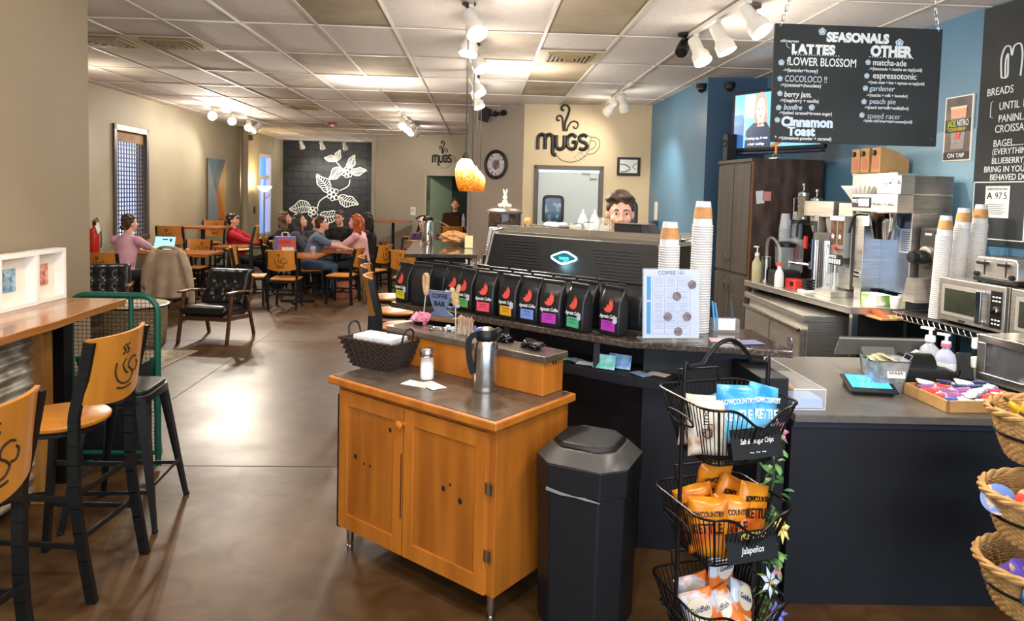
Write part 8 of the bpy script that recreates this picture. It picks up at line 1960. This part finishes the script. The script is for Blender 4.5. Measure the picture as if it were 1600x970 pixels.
# framed print on the kitchen wall
p = PP(982, 260, (.62, 10.37), (2.44, 10.068)); t = thing('framed_print', 'black framed black and white print right of the kitchen door', 'picture', p+NK*.005, math.atan2(-.163, .9866)*1.0)
MB().b2((-.165, -.03, -.13), (.165, .0, .13)).build('frame', m_blackmatte, t, bevel=.006); MB().b2((-.125, -.033, -.095), (.125, -.030, .095)).build('print', mat('print_grey', '#c9cbc8', .4), t)
b = MB(); Mp = Matrix(((1, 0, 0, 0), (0, 0, -1, -.034), (0, 1, 0, 0), (0, 0, 0, 1))); stroke(b, [(-.12, .03), (-.04, .02), (.02, -.03), (-.03, -.07), (-.11, -.08)], .009, Mp, 5, 5); stroke(b, [(.12, .05), (.06, .0), (.11, -.05)], .006, Mp, 5, 5); b.build('curved_lines', mat('print_dark', '#6d706e', .5), t)
# clock
NC = Vector((-.638, -.770, 0)); p = PP(776, 257, (-.144, 11.003), (.62, 10.37)); t = thing('wall_clock', 'round wall clock with a dark rim and roman dial on the grey-brown wall', 'clock', p+NC*.004, 0); Mc = Matrix.Translation(-t.location) @ frame(t.location, NC); R3 = Mc.to_3x3()
MB().lathe([(.215, 0), (.222, .03), (.20, .045), (.172, .03), (.168, .012)], n=44, M=R3).build('rim', m_blackmatte, t, smooth=True); MB().lathe([(.0, .013), (.172, .014)], n=40, cap=False, M=R3).build('dial', mat('dial_lilac', '#b5abb0', .5, col2='#c6bfc2', scale=12), t); MB().lathe([(.0, .0145), (.075, .0150)], n=30, cap=False, M=R3).build('dial_centre', mat('dial_grey', '#6c6468', .5), t)
b = MB()
for k in range(12):
    a = PI/2-2*PI*k/12
    for j in range((1, 2, 3, 2, 1, 2, 3, 4, 2, 1, 2, 3)[k]):
        a2 = a+(j-1)*.06; b.bar(Mc @ Vector((.125*math.cos(a2), .125*math.sin(a2), .016)), Mc @ Vector((.158*math.cos(a2), .158*math.sin(a2), .016)), .005, .002, up=NC)
b.build('numerals', m_ink, t); b = MB()
for a, L in ((PI/2-2*PI*.117, .12), (PI/2-2*PI*.52, .085)): b.bar(Mc @ Vector((0, 0, .018)), Mc @ Vector((L*math.cos(a), L*math.sin(a), .018)), .008, .002, up=NC)
b.build('hands', m_black, t)
t = thing('wall_speaker', 'small black speaker tilted under the ceiling above the clock', 'speaker', PP(765, 180, (-.144, 11.003), (.62, 10.37))+NC*.12, 0); MB().box((0, 0, 0), (.15, .12, .20), R=Euler((.3, .25, .3)).to_matrix()).build('cabinet_box', m_blackmatte, t, bevel=.01); MB().bar((.02, .02, 0), -NC*.115+Vector((.06, 0, 0)), .03, .03).build('bracket', m_black, t)
t = thing('emergency_light', 'pair of small round black lamps under the ceiling right of the black speaker', 'lamp', PP(786, 178, (-.144, 11.003), (.62, 10.37))+NC*.08, 0)
b = MB()
for s in (-1, 1): b.lathe([(.02, .06), (.045, 0), (.045, -.02), (.0, -.02)], c=(s*.06, 0, .01*s), n=16, M=frame((0, 0, 0), -NC).to_3x3())
b.build('lamp_heads', m_black, t, smooth=True); MB().box(-NC*.045, (.12, .04, .05)).build('mount', m_blackmatte, t)
p = PP(646, 330, (-2.6, 17.7), (-.1, 15.906)); t = thing('switch_plate', 'white thermostat plate on the grey wall', 'switch', p+NM*.002, math.atan2(.583, .812)*-1); MB().box((0, -.01, 0), (.15, .02, .20)).build('plate', m_white, t, bevel=.006); MB().box((0, -.022, .02), (.07, .006, .07)).build('button', mat('switch_grey', '#b9b6b0', .4), t, bevel=.004)
t = thing('time_clock', 'dark blue reader box under a white sheet on the blue side wall', 'reader', (2.43, 9.6, 1.35)); MB().b2((-.07, -.10, -.15), (-.001, .10, .10)).build('reader_box', mat('reader_navy', '#24324a', .4), t, bevel=.012); MB().b2((-.012, -.05, .11), (-.001, .09, .36)).build('paper_sheet', mat('sheet_soft', '#d5d2c8', .7), t); MB().ell((-.072, .05, -.08), .008, 8, 6).build('green_led', mat('led_green', '#7dff6a', .3, emit=4), t)
# painted coffee branch on the black block wall
YW = 19.905; m_mural = mat('mural_white', '#dfe3dc', .6); t = thing('wall_mural', 'white painted coffee branch with leaves and berries on the black block wall', 'mural', PY(510, 290, YW)); O = t.location.copy()
def mp(px, py): v = PY(px, py, YW)-O; return Vector((v.x, v.y, v.z))
b = MB()
def L(pts, r=.016, k=5): b.tube(spline([mp(*p) for p in pts], k), r, 5)
L([(525, 252), (534, 263), (539, 268)]); L([(547, 281), (544, 291), (531, 298)]); L([(512, 306), (500, 314), (496, 325)]); b.build('stem', m_mural, t)
def leaf(base, tip, w, par):
    B_, T_ = Vector(base), Vector(tip); d = T_-B_; n = Vector((-d.y, d.x)).normalized()*w; o = MB()
    def at_(f, s): c = B_+d*f+n*.25*math.sin(f*PI*1.6); return c+n*s
    for s in (-1, 1): o.tube([mp(*at_(f, s*math.sin(PI*f**.8)*(1+.10*math.sin(14*f)))) for f in [i/18 for i in range(19)]], .015, 5)
    o.tube([mp(*at_(i/12, 0)) for i in range(13)], .012, 5)
    for i in range(1, 9):
        f = i/9
        for s in (-1, 1): o.tube([mp(*at_(f, 0)), mp(*at_(min(1, f+.07), s*.5*math.sin(PI*f**.8))), mp(*at_(min(1, f+.10), s*.86*math.sin(PI*min(1, f+.05)**.8)))], .011, 4)
    o.build('leaf', m_mural, par)
for base, tip, w in (((525, 251), (507, 245), 5), ((522, 251), (533, 235), 5), ((536, 266), (513, 278), 8), ((542, 262), (556, 243), 6), ((548, 267), (573, 268), 6), ((512, 301), (497, 271), 9), ((530, 306), (559, 322), 9), ((486, 326), (452, 324), 10), ((500, 335), (535, 340), 9)): leaf(base, tip, w, t)
for cx, cy, r in ((543, 269, 9), (521, 304, 10), (490, 332, 9)):
    o = MB()
    for k in range(7):
        a = 2*PI*k/7; x, y = (cx+r*.62*math.cos(a), cy+r*.62*math.sin(a)) if k else (cx, cy); q = r*.36; o.tube([mp(x+q*math.cos(2*PI*j/12), y+q*math.sin(2*PI*j/12)) for j in range(12)], .013, 5, closed=True)
    o.build('berries', m_mural, t)
